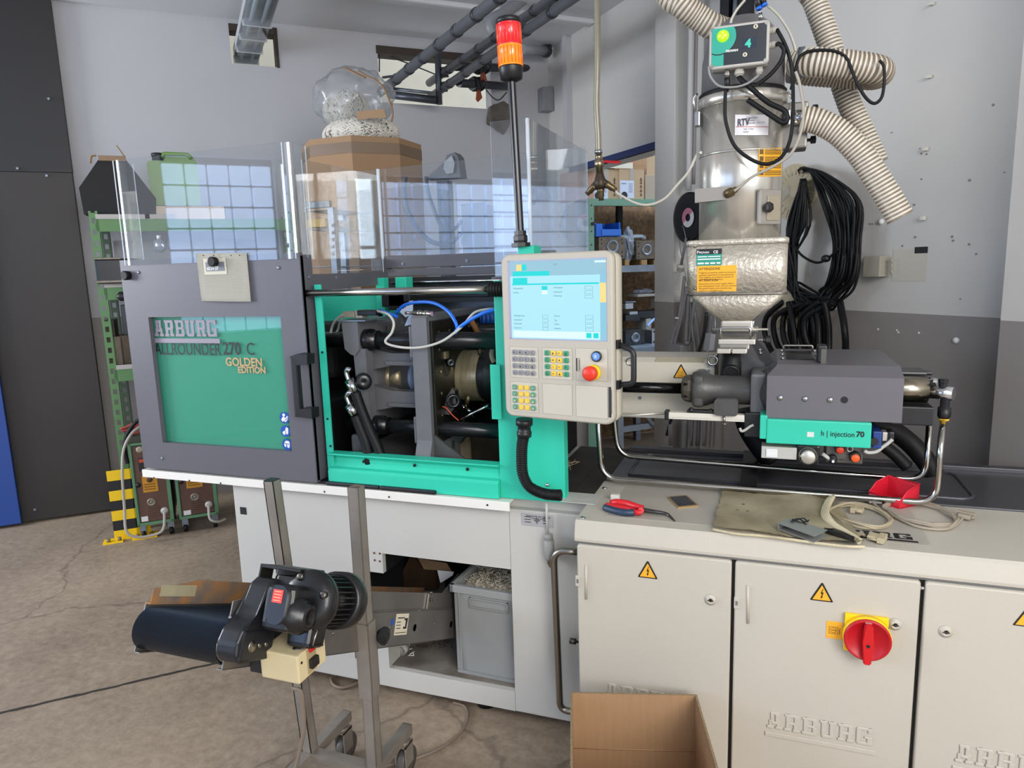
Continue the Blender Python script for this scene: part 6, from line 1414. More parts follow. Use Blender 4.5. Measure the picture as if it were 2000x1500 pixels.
for i, c in enumerate(((1128, 1134), (1438, 1177))):
    p = at(*c, y=cy0); h = obj('hinge_cover', M().box(p+V((-.006, -.003, -.017)), p+V((.009, .002, .017)), .0015), cw_, doors[i]); obj('hinge_pin', M().box(p+V((-.002, -.0045, -.006)), p+V((.004, -.002, .006))), mat('seal_grey', '6e6e70'), h)
# main switch
ms = thing('main_switch', 'red rotary main switch on a yellow plate, on the middle door', 'switch', at(1692, 1290, y=cy0))
a, b, c, d = (at(*q_, y=cy0-.001) for q_ in ((1650, 1196), (1735, 1204), (1731, 1278), (1649, 1266)))
m = M(); m.box((min(a.x, d.x), cy0-.012, (c.z+d.z)/2), (max(b.x, c.x), cy0-.0005, (a.z+b.z)/2), .002); yp2 = obj('yellow_plate', m, yel2, ms)
p = at(1693, 1245, y=cy0-.02); r = .056
obj('yellow_ring', M().lathe(V((p.x, cy0-.012, p.z)), ey, [(0, r*1.04), (.016, r*1.04), (.018, r)], 36), yel2, ms)
rs_ = obj('red_dial', M().lathe(V((p.x, cy0-.030, p.z)), ey, [(0, r*1.01), (.008, r*1.01), (.010, r*.94), (.004, r*.86), (.002, 0)], 36), mat('switch_red', 'b51320', .35), ms)
m = M(); m.prism([(p.x-.010, cy0-.032, p.z+.048), (p.x+.010, cy0-.032, p.z+.048), (p.x+.013, cy0-.032, p.z), (p.x+.009, cy0-.032, p.z-.062), (p.x-.009, cy0-.032, p.z-.062), (p.x-.013, cy0-.032, p.z)], (0, -.020, 0)); bmesh.ops.bevel(m.bm, geom=list(m.bm.edges), offset=.003, segments=2, affect='EDGES'); obj('grip_bar', m, mat('switch_red2', 'c4161f', .3), ms)
obj('grip_screw', M().cyl((p.x, cy0-.052, p.z-.008), (p.x, cy0-.0532, p.z-.008), .0045, seg=10), black, ms)
m = M(); m.box((p.x-.008, cy0-.038, p.z+.046), (p.x+.008, cy0-.034, p.z+.053)); obj('lock_slot', m, mat('slot_pinkish', 'b08a86', .4), ms)
m = M()
for dx, dz in ((-.043, .032), (.047, .028), (-.04, -.01)): m.box((p.x+dx-.004, cy0-.0135, p.z+dz-.003), (p.x+dx+.004, cy0-.012, p.z+dz+.003))
obj('plate_mark', m, ink, ms, kind='stuff')
a, b = at(1613, 1245, y=cy0), at(1646, 1216, y=cy0); am = obj('amber_label', M().box((a.x, cy0-.0012, a.z), (b.x, cy0-.0003, b.z)), mat('sign_amber', 'eaa92c'), ms)
c = (a+b)/2; m = M(); c.y = cy0-.0014; m.torus(c+V((-.002, 0, 0)), ey, .007, .0006, 18, 4)
for q_ in ((-.013, -.010, .009, -.009), (-.013, .009, .009, .010), (-.013, -.010, -.012, .010), (.008, -.010, .009, .010), (.012, -.010, .0135, .006)): m.box((c.x+q_[0], c.y-.0003, c.z+q_[1]), (c.x+q_[2], c.y+.0001, c.z+q_[3]))
m.box((c.x-.006, c.y-.0003, c.z-.001), (c.x+.003, c.y, c.z+.001)); obj('label_symbol', m, br_, am)
# top sticker with the logo
ct_ = czt+.0012
q_ = [at(*c, z=ct_) for c in ((1231, 952), (1770, 990), (1822, 1058), (1198, 1000))]
f0 = at(1148, 1000, z=ct_)
x0, y0 = at(1216, 958, z=ct_).x, 2.000; x1, y1 = at(1815, 1060, z=ct_).x, cy1-.045
tb = thing('cabinet_top_decal', 'smooth grey decal field on the cabinet top', 'decal', (x0, y0, czt))
m = M(); pts = rrect(x0, x1, y0, y1, .012, 0, 3); m.prism([(a_, c_, czt+.0002) for a_, b_, c_ in pts], (0, 0, .001)); obj('decal_sheet', m, mat('decal_grey', 'aaa49a', .4), tb)
p = at(1800, 1058, z=ct_); lx = x1-.030-.30
logo(tframe((lx, y0+.030, czt+.0014), ex, V((0, 1, 0))), .30, .040, .0006, ink, tb, True, .2)
# ---------------------------------------------------------------- things lying on the cabinet
zt = czt
t = thing('pliers', 'red and blue long-nose pliers with bent tips at the left end of the cabinet top', 'pliers', at(1240, 1000, z=zt))
zz = zt+.013
P_ = lambda *c: [at(*p, z=zz) for p in c]
obj('red_handle', M().tube(P_((1192, 982), (1205, 981), (1225, 984), (1245, 990), (1256, 992)), .0095, 10, smooth=5, rf=lambda i: .0085+.003*math.sin(min(i, 18)/18*math.pi)), mat('handle_red', 'd0202a', .4), t)
obj('blue_handle', M().tube(P_((1181, 991), (1200, 997), (1220, 1001), (1238, 1001)), .0105, 10, smooth=5), mat('handle_blue', '26384f', .45), t)
obj('red_sleeve', M().tube(P_((1184, 987), (1205, 991), (1230, 995), (1240, 1000), (1252, 1001)), .0085, 10, smooth=5), mat('handle_red', 'd0202a'), t)
obj('jaw', M().tube([at(1250, 995, z=zz), at(1275, 999, z=zz), at(1300, 1003, z=zt+.010), at(1309, 1009, z=zt+.006), at(1318, 1018, z=zt+.003)], .007, 8, smooth=6, rf=lambda i: .0078*(1-.72*min(i, 24)/24)), mat('jaw_steel', '5c5a58', .3, .9), t)
obj('jaw_joint', M().cyl(at(1252, 997, z=zt+.004), at(1252, 997, z=zt+.018), .009, seg=14), mat('handle_red', 'd0202a'), t)
pl_c = mat('cap_white', 'd6d3c8', .4)
t = thing('white_plastic_cap', 'small white square plastic cap behind the pliers', 'cap', at(1202, 975, z=zt)); a, b = at(1192, 977, z=zt), at(1210, 977, z=zt)
obj('cap_body', M().box((a.x, a.y, zt), (b.x, a.y+.02, zt+.018), .003), pl_c, t)
t = thing('small_tile', 'small dark tile with a brass edge lying on the cabinet top', 'tile', at(1332, 980, z=zt))
q_ = [at(*c, z=zt+.004) for c in ((1303, 971), (1341, 968), (1364, 988), (1324, 992))]; cc_ = sum(q_, V((0, 0, 0)))/4
obj('tile_edge', M().prism([V((p.x, p.y, zt)) for p in q_], (0, 0, .006)), mat('tile_brass', 'b79a6c', .4, .6), t); obj('tile_face', M().prism([V((*(cc_+(p-cc_)*.84).xy, zt+.006)) for p in q_], (0, 0, .0008)), mat('tile_dark', '32343a', .15), t)
# cloth
def sheetgrid(name, corners, nx, ny, zf, mm, th=.003, edge=.004, seed=1):
    rn = random.Random(seed); m = M(); g = {}
    for i in range(nx+1):
        for j in range(ny+1):
            u, v = i/nx, j/ny; p = (corners[0]*(1-u)+corners[1]*u)*(1-v)+(corners[3]*(1-u)+corners[2]*u)*v
            e = edge if i in (0, nx) or j in (0, ny) else edge*.3
            p = p+V((rn.uniform(-e, e), rn.uniform(-e, e), 0)); p.z = zf(u, v, p)+rn.uniform(0, .0012); g[i, j] = m._v(p)
    for i in range(nx):
        for j in range(ny): f = m.bm.faces.new((g[i, j], g[i+1, j], g[i+1, j+1], g[i, j+1])); f.smooth = True
    bmesh.ops.solidify(m.bm, geom=list(m.bm.faces), thickness=th); return m
cl = mat('terry_cloth', 'ddd2b2', .95, var=.22, vs=7, bump=1., bs=500, col2='a99c7c')
q_ = [at(*c, z=zt+.004) for c in ((1392, 1033), (1690, 1068), (1628, 973), (1412, 961))]
c3 = q_
def cz(u, v, p): return zt+.005+.006+.005*math.sin(u*8+v*3)*math.sin(v*6+u*2)+(.012*max(0, math.sin((u-.55)*9)) * (1 if u > .55 and v > .2 else 0))*.8+(.010*max(0, v-.9)*10*max(0, math.sin(u*40)))*.2
t = thing('floor_cloth', 'crumpled beige cloth with stains spread on the cabinet top', 'cloth', at(1540, 1020, z=zt))
obj('cloth_sheet', sheetgrid('cloth', [c3[0], c3[1], c3[2], c3[3]], 44, 26, cz, cl), cl, t)
obj('cloth_fold', M().tube([at(1622, 974, z=zt+.028), at(1614, 990, z=zt+.026), at(1612, 1006, z=zt+.022), at(1625, 1025, z=zt+.016), at(1650, 1040, z=zt+.012), at(1680, 1058, z=zt+.010)], .016, 10, smooth=6, flat=.5, rf=lambda i: .018-.0003*i), cl, t)
obj('cloth_hem', M().tube([at(*c, z=zt+.007) for c in ((1392, 1034), (1440, 1043), (1480, 1046), (1530, 1052), (1590, 1060), (1650, 1067), (1689, 1068))], .004, 8, smooth=5), cl, t)
m = M()
for c, r in (((1452, 985), .006), ((1440, 996), .004), ((1460, 998), .005), ((1472, 992), .004)):
    p = at(*c, z=zt+.0125); m.cyl(p, p+V((0, 0, .0006)), r, seg=10)
obj('stain', m, mat('stain_brown', '6f6450', .9), t, kind='stuff')
# channel pieces, ties
def channel(cs, label, h, mm):
    q = [at(*c, z=zt+.012) for c in cs]; t = thing('metal_channel', label, 'metal part', sum(q, V((0, 0, 0)))/4-V((0, 0, 0)))
    z_ = zt+.012
    obj('lower_leaf', M().prism([V((p.x, p.y, z_)) for p in q], (0, 0, .0015)), mm, t)
    obj('upper_leaf', M().prism([V((p.x, p.y, z_+h)) for p in q], (0, 0, .0015)), mm, t)
    m = M(); a, b = q[0], q[3]; m.prism([V((a.x, a.y, z_)), V((b.x, b.y, z_)), V((b.x, b.y, z_+h)), V((a.x, a.y, z_+h))], (q[1]-q[0]).normalized()*.0015)
    obj('web', m, mm, t); return t
channel([(1519, 1034), (1590, 1060), (1616, 1048), (1541, 1024)], 'short grey metal channel lying on the cloth', .017, mat('channel_grey', '8b8a87', .35, .2))
q_ = [at(*c, z=zt+.014) for c in ((1613, 1042), (1668, 1060), (1684, 1051), (1606, 1024))]
t = thing('metal_scoop', 'dark pointed metal scoop lying beside the channel', 'metal part', at(1640, 1050, z=zt))
m = M(); m.prism(q_, (0, 0, .0015)); m.prism([q_[0], q_[1], q_[1]+V((0, -.002, .018)), q_[0]+V((0, -.002, .012))], (0, .0015, 0)); obj('scoop_sheet', m, mat('scoop_dark', '55565a', .15, .95), t)
for i, cs in enumerate((((1545, 1018), (1560, 1013), (1575, 1024)), ((1548, 1014), (1565, 1020), (1580, 1016)), ((1546, 1020), (1568, 1012), (1578, 1020)))):
    solo('cable_tie', M().tube([at(*c, z=zt+.034) for c in cs], .002, 6, smooth=4), black, ('upper', 'middle', 'lower')[i]+' of the short black tie ends lying on the metal channel', 'cable tie', 'black tie ends on the channel')
# red bin
t = thing('open_bin', 'small red open-fronted plastic bin tipped beside the cables', 'bin', at(1728, 985, z=zt))
rm = mat('bin_red', 'cf1f33', .35)
bl_, br2 = at(1697, 970, z=zt+.01), at(1755, 988, z=zt+.01)
e0 = (br2-bl_); e0.z = 0; L0 = e0.length; e0.normalize(); n0 = V((-e0.y, e0.x, 0))
BF = frame(bl_-V((0, 0, .01)), e0, Z); 
m = M(BF); L0 = .105
m.box((0, 0, 0), (L0, .085, .004)); m.box((0, .083, 0), (L0, .087, .062), .001); m.prism([(0, 0, 0), (0, .085, 0), (0, .085, .062), (0, .03, .05), (0, 0, .022)], (.003, 0, 0)); m.prism([(L0-.003, 0, 0), (L0-.003, .085, 0), (L0-.003, .085, .062), (L0-.003, .03, .05), (L0-.003, 0, .022)], (.003, 0, 0)); m.box((0, -.002, 0), (L0, .001, .022), .001)
obj('bin_shell', m, rm, t)
obj('bin_rim', M(BF).tube([(0, 0, .024), (0, .03, .052), (0, .085, .064), (L0, .085, .064), (L0, .03, .052), (L0, 0, .024), (0, 0, .024)], .003, 6), rm, t)
# serial cables
ccm = mat('cable_beige', '9b907f', .5)
def coil(pts, r, turns, label, conns, jit=.006, seed=1, h=.01):
    rn = random.Random(seed); P = []
    for k in range(turns):
        for p in pts:
            q = at(*p, z=zt+r+.001); P.append(q+V((rn.uniform(-jit, jit), rn.uniform(-jit, jit), rn.uniform(0, h))))
    t = thing('serial_cable', label, 'cable', at(*pts[0], z=zt))
    return t, P
t, P = coil([(1728, 994), (1745, 983), (1780, 984), (1830, 993), (1862, 1010), (1866, 1022), (1840, 1030), (1790, 1024), (1752, 1010), (1736, 1000)], .0042, 3, 'right coiled grey serial cable on the cabinet top', 0)
obj('cable_jacket', M().tube(P+[at(*c, z=zt+.006) for c in ((1745, 1008), (1790, 1028), (1840, 1034), (1865, 1026), (1880, 1012))], .0042, 8, smooth=5), ccm, t)
def plug(t, p, d, s=1., mm=None):
    d = V(d); d.z = 0; F = frame(p, d, Z); m = M(F); m.box((-.008*s, -.012*s, -.006), (.012*s, .012*s, .006), .002); m.box((.010*s, -.017*s, -.0075), (.022*s, .017*s, .0075), .001); g = obj('plug_body', m, mm or ccm, t)
    m = M(F)
    for y in (-.0145, .0145): m.cyl((-.004*s, y*s, 0), (.012*s, y*s, 0), .0028, seg=8)
    obj('thumb_screw', m, mm or ccm, g); return g
p = at(1884, 1008, z=zt+.012); plug(t, p, at(1893, 996, z=zt)-p+V((0.01, 0, 0)), 1.3)
t, P = coil([(1620, 1000), (1650, 988), (1690, 992), (1725, 1006), (1738, 1022), (1715, 1034), (1680, 1030), (1645, 1018)], .0042, 3, 'left coiled beige serial cable beside the cloth', 0, seed=2)
obj('cable_jacket', M().tube(P, .0042, 8, smooth=5), mat('cable_cream', 'a99c82', .5), t)
cp = mat('plug_cream', 'b5a98a', .5)
p = at(1705, 1048, z=zt+.010); plug(t, p, at(1735, 1054, z=zt)-at(1705, 1048, z=zt), 1.4, cp); p = at(1680, 996, z=zt+.012); plug(t, p, at(1655, 992, z=zt)-at(1680, 996, z=zt), 1.1, cp)
obj('cable_end', M().tube([at(*c, z=zt+.006) for c in ((1690, 1046), (1670, 1040), (1650, 1028), (1640, 1010))], .0042, 8, smooth=4), mat('cable_cream', 'a99c82'), t)
t, P = coil([(1700, 978), (1712, 992), (1735, 1008)], .0042, 1, 'short dark grey plug and lead in front of the red bin', 0, jit=.001)
obj('cable_jacket', M().tube(P, .004, 8, smooth=4), ccm, t); p = at(1709, 978, z=zt+.014); plug(t, p, at(1700, 970, z=zt)-at(1712, 992, z=zt), 1.5, grey_pl)
# nut and bits on the bed
for c, w_ in (((1886, 918), 'far right end'), ((1718, 934), 'middle')): solo('metal_ball', M().ball(at(*c, z=.848)+V((0, 0, .003)), .004, 8), chrome, 'tiny bright bead lying near the '+w_+' of the black bed', 'bead', 'tiny beads on the black bed')
m = M(); rn = random.Random(9)
for i in range(16):
    a = at(1105+rn.uniform(-4, 12), 912+rn.uniform(-8, 8), z=.85); m.tube([a, a+V((rn.uniform(-.01, .012), rn.uniform(0, .03), rn.uniform(.001, .01))), a+V((rn.uniform(-.01, .03), rn.uniform(.02, .06), 0))], .0012, 4, smooth=3)
o_ = solo('fibre_tuft', m, mat('fibre_beige', 'a8977c', .9), 'small tuft of beige fibres on the dark bed behind the cable duct', 'fibres'); o_['kind'] = 'stuff'
# ================================================================== parts crate in the opening
crate_m = mat('crate_grey', '8e908f', .5, var=.12, vs=8)
ya = 2.17
kx0, kx1 = at(893, 1280, y=2.17).x, -.78
fa, fb_ = at(875, 1148, y=ya), at(888, 1288, y=ya); ztc = at(880, 1140, y=ya).z; zbc = .13
kx0 = fa.x+.01
t = thing('sprue_crate', 'grey euro crate full of sprues inside the machine base opening', 'crate', (kx0+.12, 2.35, zbc))
CF = Matrix.Translation((kx0, ya, zbc)) @ Matrix.Rotation(R(-2), 4, 'Z'); H = ztc-zbc; Wd = .30; Dp = .40
m = M(CF)
th_ = .006
m.box((.012, 0, 0), (Wd-.012, Dp, .006)); m.box((.012, .004, 0), (Wd-.012, .010, H-.01)); m.box((.012, Dp-.01, 0), (Wd-.012, Dp-.004, H-.01)); m.box((.012, .004, 0), (.018, Dp, H-.01)); m.box((Wd-.018, .004, 0), (Wd-.012, Dp, H-.01))
cb = obj('crate_body', m, crate_m, t)
m = M(CF); m.box((0, -.008, H-.028), (Wd, .010, H), .003); m.box((0, Dp-.01, H-.028), (Wd, Dp+.008, H), .003); m.box((0, -.008, H-.028), (.016, Dp+.008, H), .003); m.box((Wd-.016, -.008, H-.028), (Wd, Dp+.008, H), .003); obj('crate_rim', m, crate_m, t)
m = M(CF); m.box((.03, -.003, .010), (.036, .006, H-.02)); m.box((Wd-.045, -.003, .010), (Wd-.039, .006, H-.02)); m.box((.018, -.003, .0), (Wd-.018, .006, .012)); m.box((Wd-.03, -.003, .010), (Wd-.024, .006, H-.02)); obj('crate_rib', m, crate_m, t)
m = M(CF); 
for q_ in ((.075, H-.045, .225, H-.041), (.075, H-.078, .225, H-.074), (.075, H-.078, .079, H-.041), (.221, H-.078, .225, H-.041)): m.box((q_[0], -.004, q_[1]), (q_[2], .005, q_[3]))
obj('grip_frame', m, crate_m, t)
obj('crate_filling', M(CF).box((.02, .012, H-.12), (Wd-.02, Dp-.012, H-.035)), mat('sprue_white', 'd2c8b5'), t)
m = M(CF); rn = random.Random(11)
for i in range(900):
    a = V((rn.uniform(.03, Wd-.03), rn.uniform(.03, Dp-.05), 0)); hh = H-.02+.055*math.exp(-((a.x-.2)**2+(a.y-.22)**2)/.02)
    a.z = hh-rn.uniform(0, .02); d = V((rn.uniform(-1, 1), rn.uniform(-1, 1), rn.uniform(-.5, .6))).normalized()*rn.uniform(.012, .024)
    m.tube([a, a+d*.5+V((rn.uniform(-.004, .004), rn.uniform(-.004, .004), .003)), a+d], .0010, 4)
o_ = solo('sprue_heap', m, mat('sprue_white', 'd2c8b5', .5), 'heap of thin pale moulded sprues filling the grey crate', 'sprues'); o_['kind'] = 'stuff'
solo('white_ring', M().lathe(at(783, 1272, z=zo+.024), at(789, 1266, z=.15)-at(783, 1272, z=.15), [(0, .019), (.035, .019), (.035, .015), (0, .015), (0, .019)], 20), lgrey, 'short piece of pale plastic pipe on the recess floor', 'pipe')
m = M()
for a, b in (((795, 1270), (806, 1266)), ((806, 1266), (808, 1280)), ((808, 1280), (797, 1280)), ((800, 1278), (810, 1272))): m.cyl(at(*a, z=zo+.008), at(*b, z=zo+.008), .0018, seg=6)
solo('moulded_clip', m, label_w, 'small white moulded clip on the recess floor by the pipe piece', 'clip')
m = M()
for i in range(90):
    p = at(rn.uniform(800, 880), rn.uniform(1250, 1266), z=zo+.004); m.box(p, p+V((rn.uniform(.002, .008), rn.uniform(.002, .005), .002)))
o_ = solo('dirt_crumbs', m, mat('crumb_brown', '4a3f36', .9), 'scattered brown crumbs on the recess floor under the conveyor', 'dirt'); o_['kind'] = 'stuff'
# brown chute inside the opening
m = M(); m.prism([(-1.22, 2.30, .50), (-.98, 2.30, .50), (-1.02, 2.66, .60), (-1.18, 2.66, .60)], (0, 0, .004)); m.prism([at(*c, y=2.42) for c in ((770, 1150), (800, 1088), (838, 1098), (862, 1130), (855, 1152))], (0, .004, 0))
solo('drop_chute', m, mat('oily_brown', '5d4838', .3, .5, var=.5, vs=9), 'brown oily sheet-metal chute above the conveyor inside the base', 'chute')
solo('pale_sheet_piece', M().prism([at(*c, y=2.36) for c in ((854, 1114), (886, 1117), (884, 1124), (860, 1139))], (0, .003, 0)), label_w, 'small pale sheet piece on the brown chute', 'sheet')
solo('cardboard_strip', M().prism([at(*c, y=2.38) for c in ((816, 1090), (872, 1100), (882, 1116), (828, 1112))], (0, .003, 0)), mat('card_dark', '7c6247', .8), 'brown cardboard strip under the top edge of the opening', 'cardboard')
m = M(); m.ball(at(780, 1093, y=2.7), .022, 10, (1, .5, 1)); solo('white_ball', m, label_w, 'round pale thing deep inside the machine base opening', 'part')
# ================================================================== conveyor
RDn = V((0, .904, -.427)).normalized(); NU = V((0, .427, .904)).normalized()
CO = V((-1.07, 1.072, .777))
CM = frame(CO, ex, NU)       # local x = across, y = down the belt, z = square to it
t = thing('belt_conveyor', 'inclined metal belt conveyor with black motor running out of the machine base', 'conveyor', mx=CM)
cwid = .245; Lc = 1.42; cs_m = mat('conveyor_steel', '8f8a84', .4, .75, var=.25, vs=7, bump=.1, bs=60); rust = mat('rusty_sheet', 'a06e3a', .75, .1, var=.7, vs=22, col2='6a635d')
m = M(); m.box((-.003, 0, 0), (0, Lc, .105)); m.box((-.014, .0, -.001), (0, Lc, .001)); sp_ = obj('side_panel', m, cs_m, t)
m = M(); m.box((-cwid-.003, 0, 0), (-cwid, Lc, .105)); m.box((-cwid, 0, -.001), (-cwid+.014, Lc, .001)); obj('side_panel', m, cs_m, t)
m = M(); m.prism([(-.010, .0, .108), (-.010, .0, .140), (-.010, .16, .165), (-.010, 1.10, .160), (-.010, 1.22, .23), (-.010, 1.42, .25), (-.010, 1.42, .108)], (.003, 0, 0)); m.box((-.012, 0, .104), (.0, Lc, .108)); obj('side_guard', m, cs_m, t)
m = M(); m.prism([(-cwid+.010, .0, .108), (-cwid+.010, .0, .138), (-cwid+.010, .14, .160), (-cwid+.010, .5, .155), (-cwid+.010, 1.42, .155), (-cwid+.010, 1.42, .108)], (.003, 0, 0)); m.box((-cwid-.004, 0, .104), (-cwid+.012, Lc, .108)); lg_ = obj('side_guard', m, rust, t, label='rusty far side guard')
m = M(); m.box((-cwid+.0135, .02, .122), (-cwid+.0150, .13, .148)); obj('faded_label', m, mat('label_faded', 'a39a7c', .7, var=.2, vs=30), lg_)
belt = mat('belt_dark_blue', '2d3846', .32, var=.2, vs=20)
m = M(); rd = .046; n = 22; pts = []
for i in range(n+1): a_ = math.pi/2+math.pi*i/n; pts.append((.02+rd*math.cos(a_), .052+rd*math.sin(a_)))
pts = [(Lc, .098)]+pts+[(Lc, .006)]
inn = [(p[0], p[1]) for p in pts]
for x0, x1 in ((-cwid+.004, -.006),):
    a_ = [m._v((x0, p[0], p[1])) for p in pts]; b_ = [m._v((x1, p[0], p[1])) for p in pts]
    for i in range(len(pts)-1): f = m.bm.faces.new((a_[i], a_[i+1], b_[i+1], b_[i])); f.smooth = True
bmesh.ops.solidify(m.bm, geom=list(m.bm.faces), thickness=.003)
obj('belt', m, belt, t)
obj('end_roller', M().cyl((-cwid+.002, .02, .052), (-.002, .02, .052), .042, seg=28), steel, t)
for y in (.3, .6, .9, 1.2): obj('belt_slat_support', M().cyl((-cwid, y, .05), (0, y, .05), .012, seg=10), steel, t)
# drive cover
m = M(); pr = [(-.018, .020), (.072, .024), (.082, .09), (.086, .165), (.074, .190), (.052, .197), (.032, .182), (.008, .112), (-.028, .090), (-.038, .062), (-.034, .036)]
m.prism([(0, y, z) for y, z in pr], (.056, 0, 0)); bmesh.ops.bevel(m.bm, geom=list(m.bm.edges), offset=.007, segments=3, affect='EDGES', profile=.5)
dc = obj('drive_cover', m, mat('cover_black', '1b1c20', .35, bump=.04, bs=100), t)
m = M(); m.box((.050, -.026, .026), (.060, .076, .088), .006); obj('cover_front_plate', m, mat('cover_black', '1b1c20'), t)
for y, z, r in ((.006, .056, .013), (.030, .057, .006), (.052, .058, .006)): obj('cover_screw', M().lathe((.059, y, z), (1, 0, 0), [(0, r), (.002, r*.9), (.002, 0)], 16), steel, dc)
obj('cover_screw', M().lathe((.05, .022, .125), (0, -.9, .4), [(-.004, .006), (.004, .005), (.004, 0)], 10), chrome, dc)
# motor and gearbox
mot = mat('motor_black', '1c1c1e', .3, var=.35, vs=18, bump=.15, bs=80)
mxx, mz = .130, .158
m = M(); m.lathe((mxx, .055, mz), (0, 1, 0), [(0, .03), (0, .052), (.012, .066), (.03, .068), (.045, .064), (.06, .052), (.06, .0)], 30); obj('motor_flange', m, mot, t)
m = M(); m.lathe((mxx, .10, mz), (0, 1, 0), [(0, .046), (.09, .046)], 26)
for k in range(30):
    a_ = 2*math.pi*k/30; c, s = math.cos(a_), math.sin(a_); m.prism([(mxx+c*.044-s*.0015, .10, mz+s*.044+c*.0015), (mxx+c*.060-s*.0015, .10, mz+s*.060+c*.0015), (mxx+c*.060+s*.0015, .10, mz+s*.060-c*.0015), (mxx+c*.044+s*.0015, .10, mz+s*.044-c*.0015)], (0, .085, 0))
obj('motor_fins', m, mot, t)
m = M(); m.lathe((mxx, .180, mz), (0, 1, 0), [(0, .058), (0, .066), (.04, .066), (.052, .058), (.054, .0)], 32); obj('fan_cowl', m, mot, t)
m = M()
for k in range(4):
    a_ = R(20+90*k); m.lathe((mxx+.052*math.cos(a_), .058, mz+.052*math.sin(a_)), (0, -1, 0), [(-.004, .0085), (.006, .0085), (.008, .006), (.008, 0)], 10)
obj('flange_bolt', m, steeld, t, kind='stuff')
m = M(); m.box((.045, .06, .165), (.15, .15, .205), .008); m.box((.0, .055, .215), (.11, .15, .223), .002); m.box((.0, .055, .12), (.006, .10, .223), .002); m.box((.0, .12, .10), (.12, .128, .222), .002); obj('mounting_plate', m, mat('plate_dark_brown', '33302d', .4, .5, var=.3, vs=20), t)
m = M(); m.cyl((.02, .10, .195), (.06, .10, .195), .008, seg=12); m.cyl((.075, .10, .195), (.085, .10, .195), .010, seg=12); obj('plate_bolt', m, steel, t)
m = M(); m.lathe((mxx-.045, .034, mz-.030), (1, 0, 0), [(0, .038), (.066, .038), (.068, .034), (.074, .034), (.076, .027), (.084, .027), (.086, .015), (.084, .014), (.084, 0)], 30); m.box((mxx-.062, .0, mz-.066), (mxx+.012, .075, mz+.03), .018, 3); obj('gearbox', m, mot, t)
m = M(); loft(m, [rrect(mxx-.040, mxx+.006, mz-.050, mz+.030, .021, -.012), rrect(mxx-.040, mxx+.006, mz-.050, mz+.030, .021, .08)]); obj('gearbox_hood', m, mot, t)
m = M(); m.box((mxx-.030, -.0136, mz-.006), (mxx-.005, -.0115, mz+.021)); gs_ = obj('red_label', m, mat('label_red', 'd8453c', .5), t)
m = M()
for k in range(4): m.box((mxx-.026, -.0140, mz-.002+k*.006), (mxx-.009, -.0135, mz-.0005+k*.006))
obj('label_print', m, mat('label_print_orange', 'f0b08a', .6), gs_)
m = M(); m.box((mxx-.03, .06, mz-.098), (mxx+.03, .125, mz-.04), .012, 3); obj('terminal_box', m, mat('terminal_black', '141517', .2), t)
obj('terminal_seam', M().cyl((mxx+.031, .075, mz-.09), (mxx+.031, .085, mz-.05), .0025, seg=8), steel, t)
obj('cable_gland', M().cyl((mxx-.01, .09, mz-.098), (mxx-.02, .085, mz-.115), .010, seg=10), black, t)
# switch box, hanging upright below the motor
bx = at(538, 1270, x=-.97)
m2 = CM.inverted()
def upright(m, par, name, mm, label=None):
    m.bm.transform(m2); return obj(name, m, mm, par, label=label)
qa = at(580, 1279, x=-.93); qb = at(637, 1276, x=-.93); qc = at(575, 1347, x=-.93)
u1 = (qb-qa); u1.z = 0; 
bz1, bz0 = qa.z-.005, qc.z-.0
byA, byB = qa.y, qb.y
F3 = Matrix()
m = M(); m.box((-1.03, byA, bz0), (-.93, byB, bz1), .004); sb_ = upright(m, t, 'switch_box', cream_pl)
m = M(); m.box((-1.07, byA+.01, bz0), (-1.03, byB-.01, bz1), .003); upright(m, t, 'switch_box_rear', mat('box_black_rear', '1f1e20', .5))
ms_ = byA+(byB-byA)*.47
m = M(); m.box((-.931, byA+(byB-byA)*.30, bz0+.006), (-.928, byA+(byB-byA)*.62, bz1-.004), .001); upright(m, sb_, 'switch_recess', mat('recess_brownish', 'a08f6a', .5))
m = M(); m.box((-.929, ms_-.010, bz0+.055), (-.922, ms_+.010, bz0+.075), .002); upright(m, sb_, 'red_button', mat('button_red', 'b81f1f', .4))
m = M(); m.box((-.929, ms_-.013, bz0+.018), (-.918, ms_+.013, bz0+.040), .003); upright(m, sb_, 'black_button', black)
m = M(); 
for y_ in (byA+.012, byB-.012): m.cyl((-.93, y_, bz0+.045), (-.9285, y_, bz0+.045), .003, seg=8)
upright(m, sb_, 'box_screw', black)
# clamp parts on the side panel
m = M(); m.box((.0, .54, .02), (.012, .62, .05)); 
pk = m2 @ at(738, 1240, x=-1.04)
obj('star_knob', M().lathe((.012, pk.y, pk.z), (1, 0, 0), [(0, .008), (.02, .008), (.022, .018), (.034, .026), (.045, .026), (.05, .012)], 8, smooth=False), black, t)
pb_ = m2 @ at(727, 1212, x=-1.06); obj('panel_bolt', M().lathe((0, pb_.y, pb_.z), (1, 0, 0), [(0, .010), (.006, .010), (.007, .006), (.016, .006)], 10), steel, t)
for c in ((820, 1193), (849, 1218), (762, 1225), (651, 1237)): q_ = m2 @ at(*c, x=-1.07); obj('panel_rivet', M().lathe((0, q_.y, q_.z), (1, 0, 0), [(0, .005), (.002, .004), (.002, 0)], 10), steel, t)
qa, qb = m2 @ at(769, 1241, x=-1.07), m2 @ at(798, 1199, x=-1.07)
m = M(); m.prism([m2 @ at(*c, x=-1.07)+V((.0004, 0, 0)) for c in ((769, 1241), (793, 1239), (798.5, 1198), (774.5, 1199))], (.0012, 0, 0)); pn_ = obj('instruction_plate', m, mat('plate_cream', 'd5ccb4', .5), t)
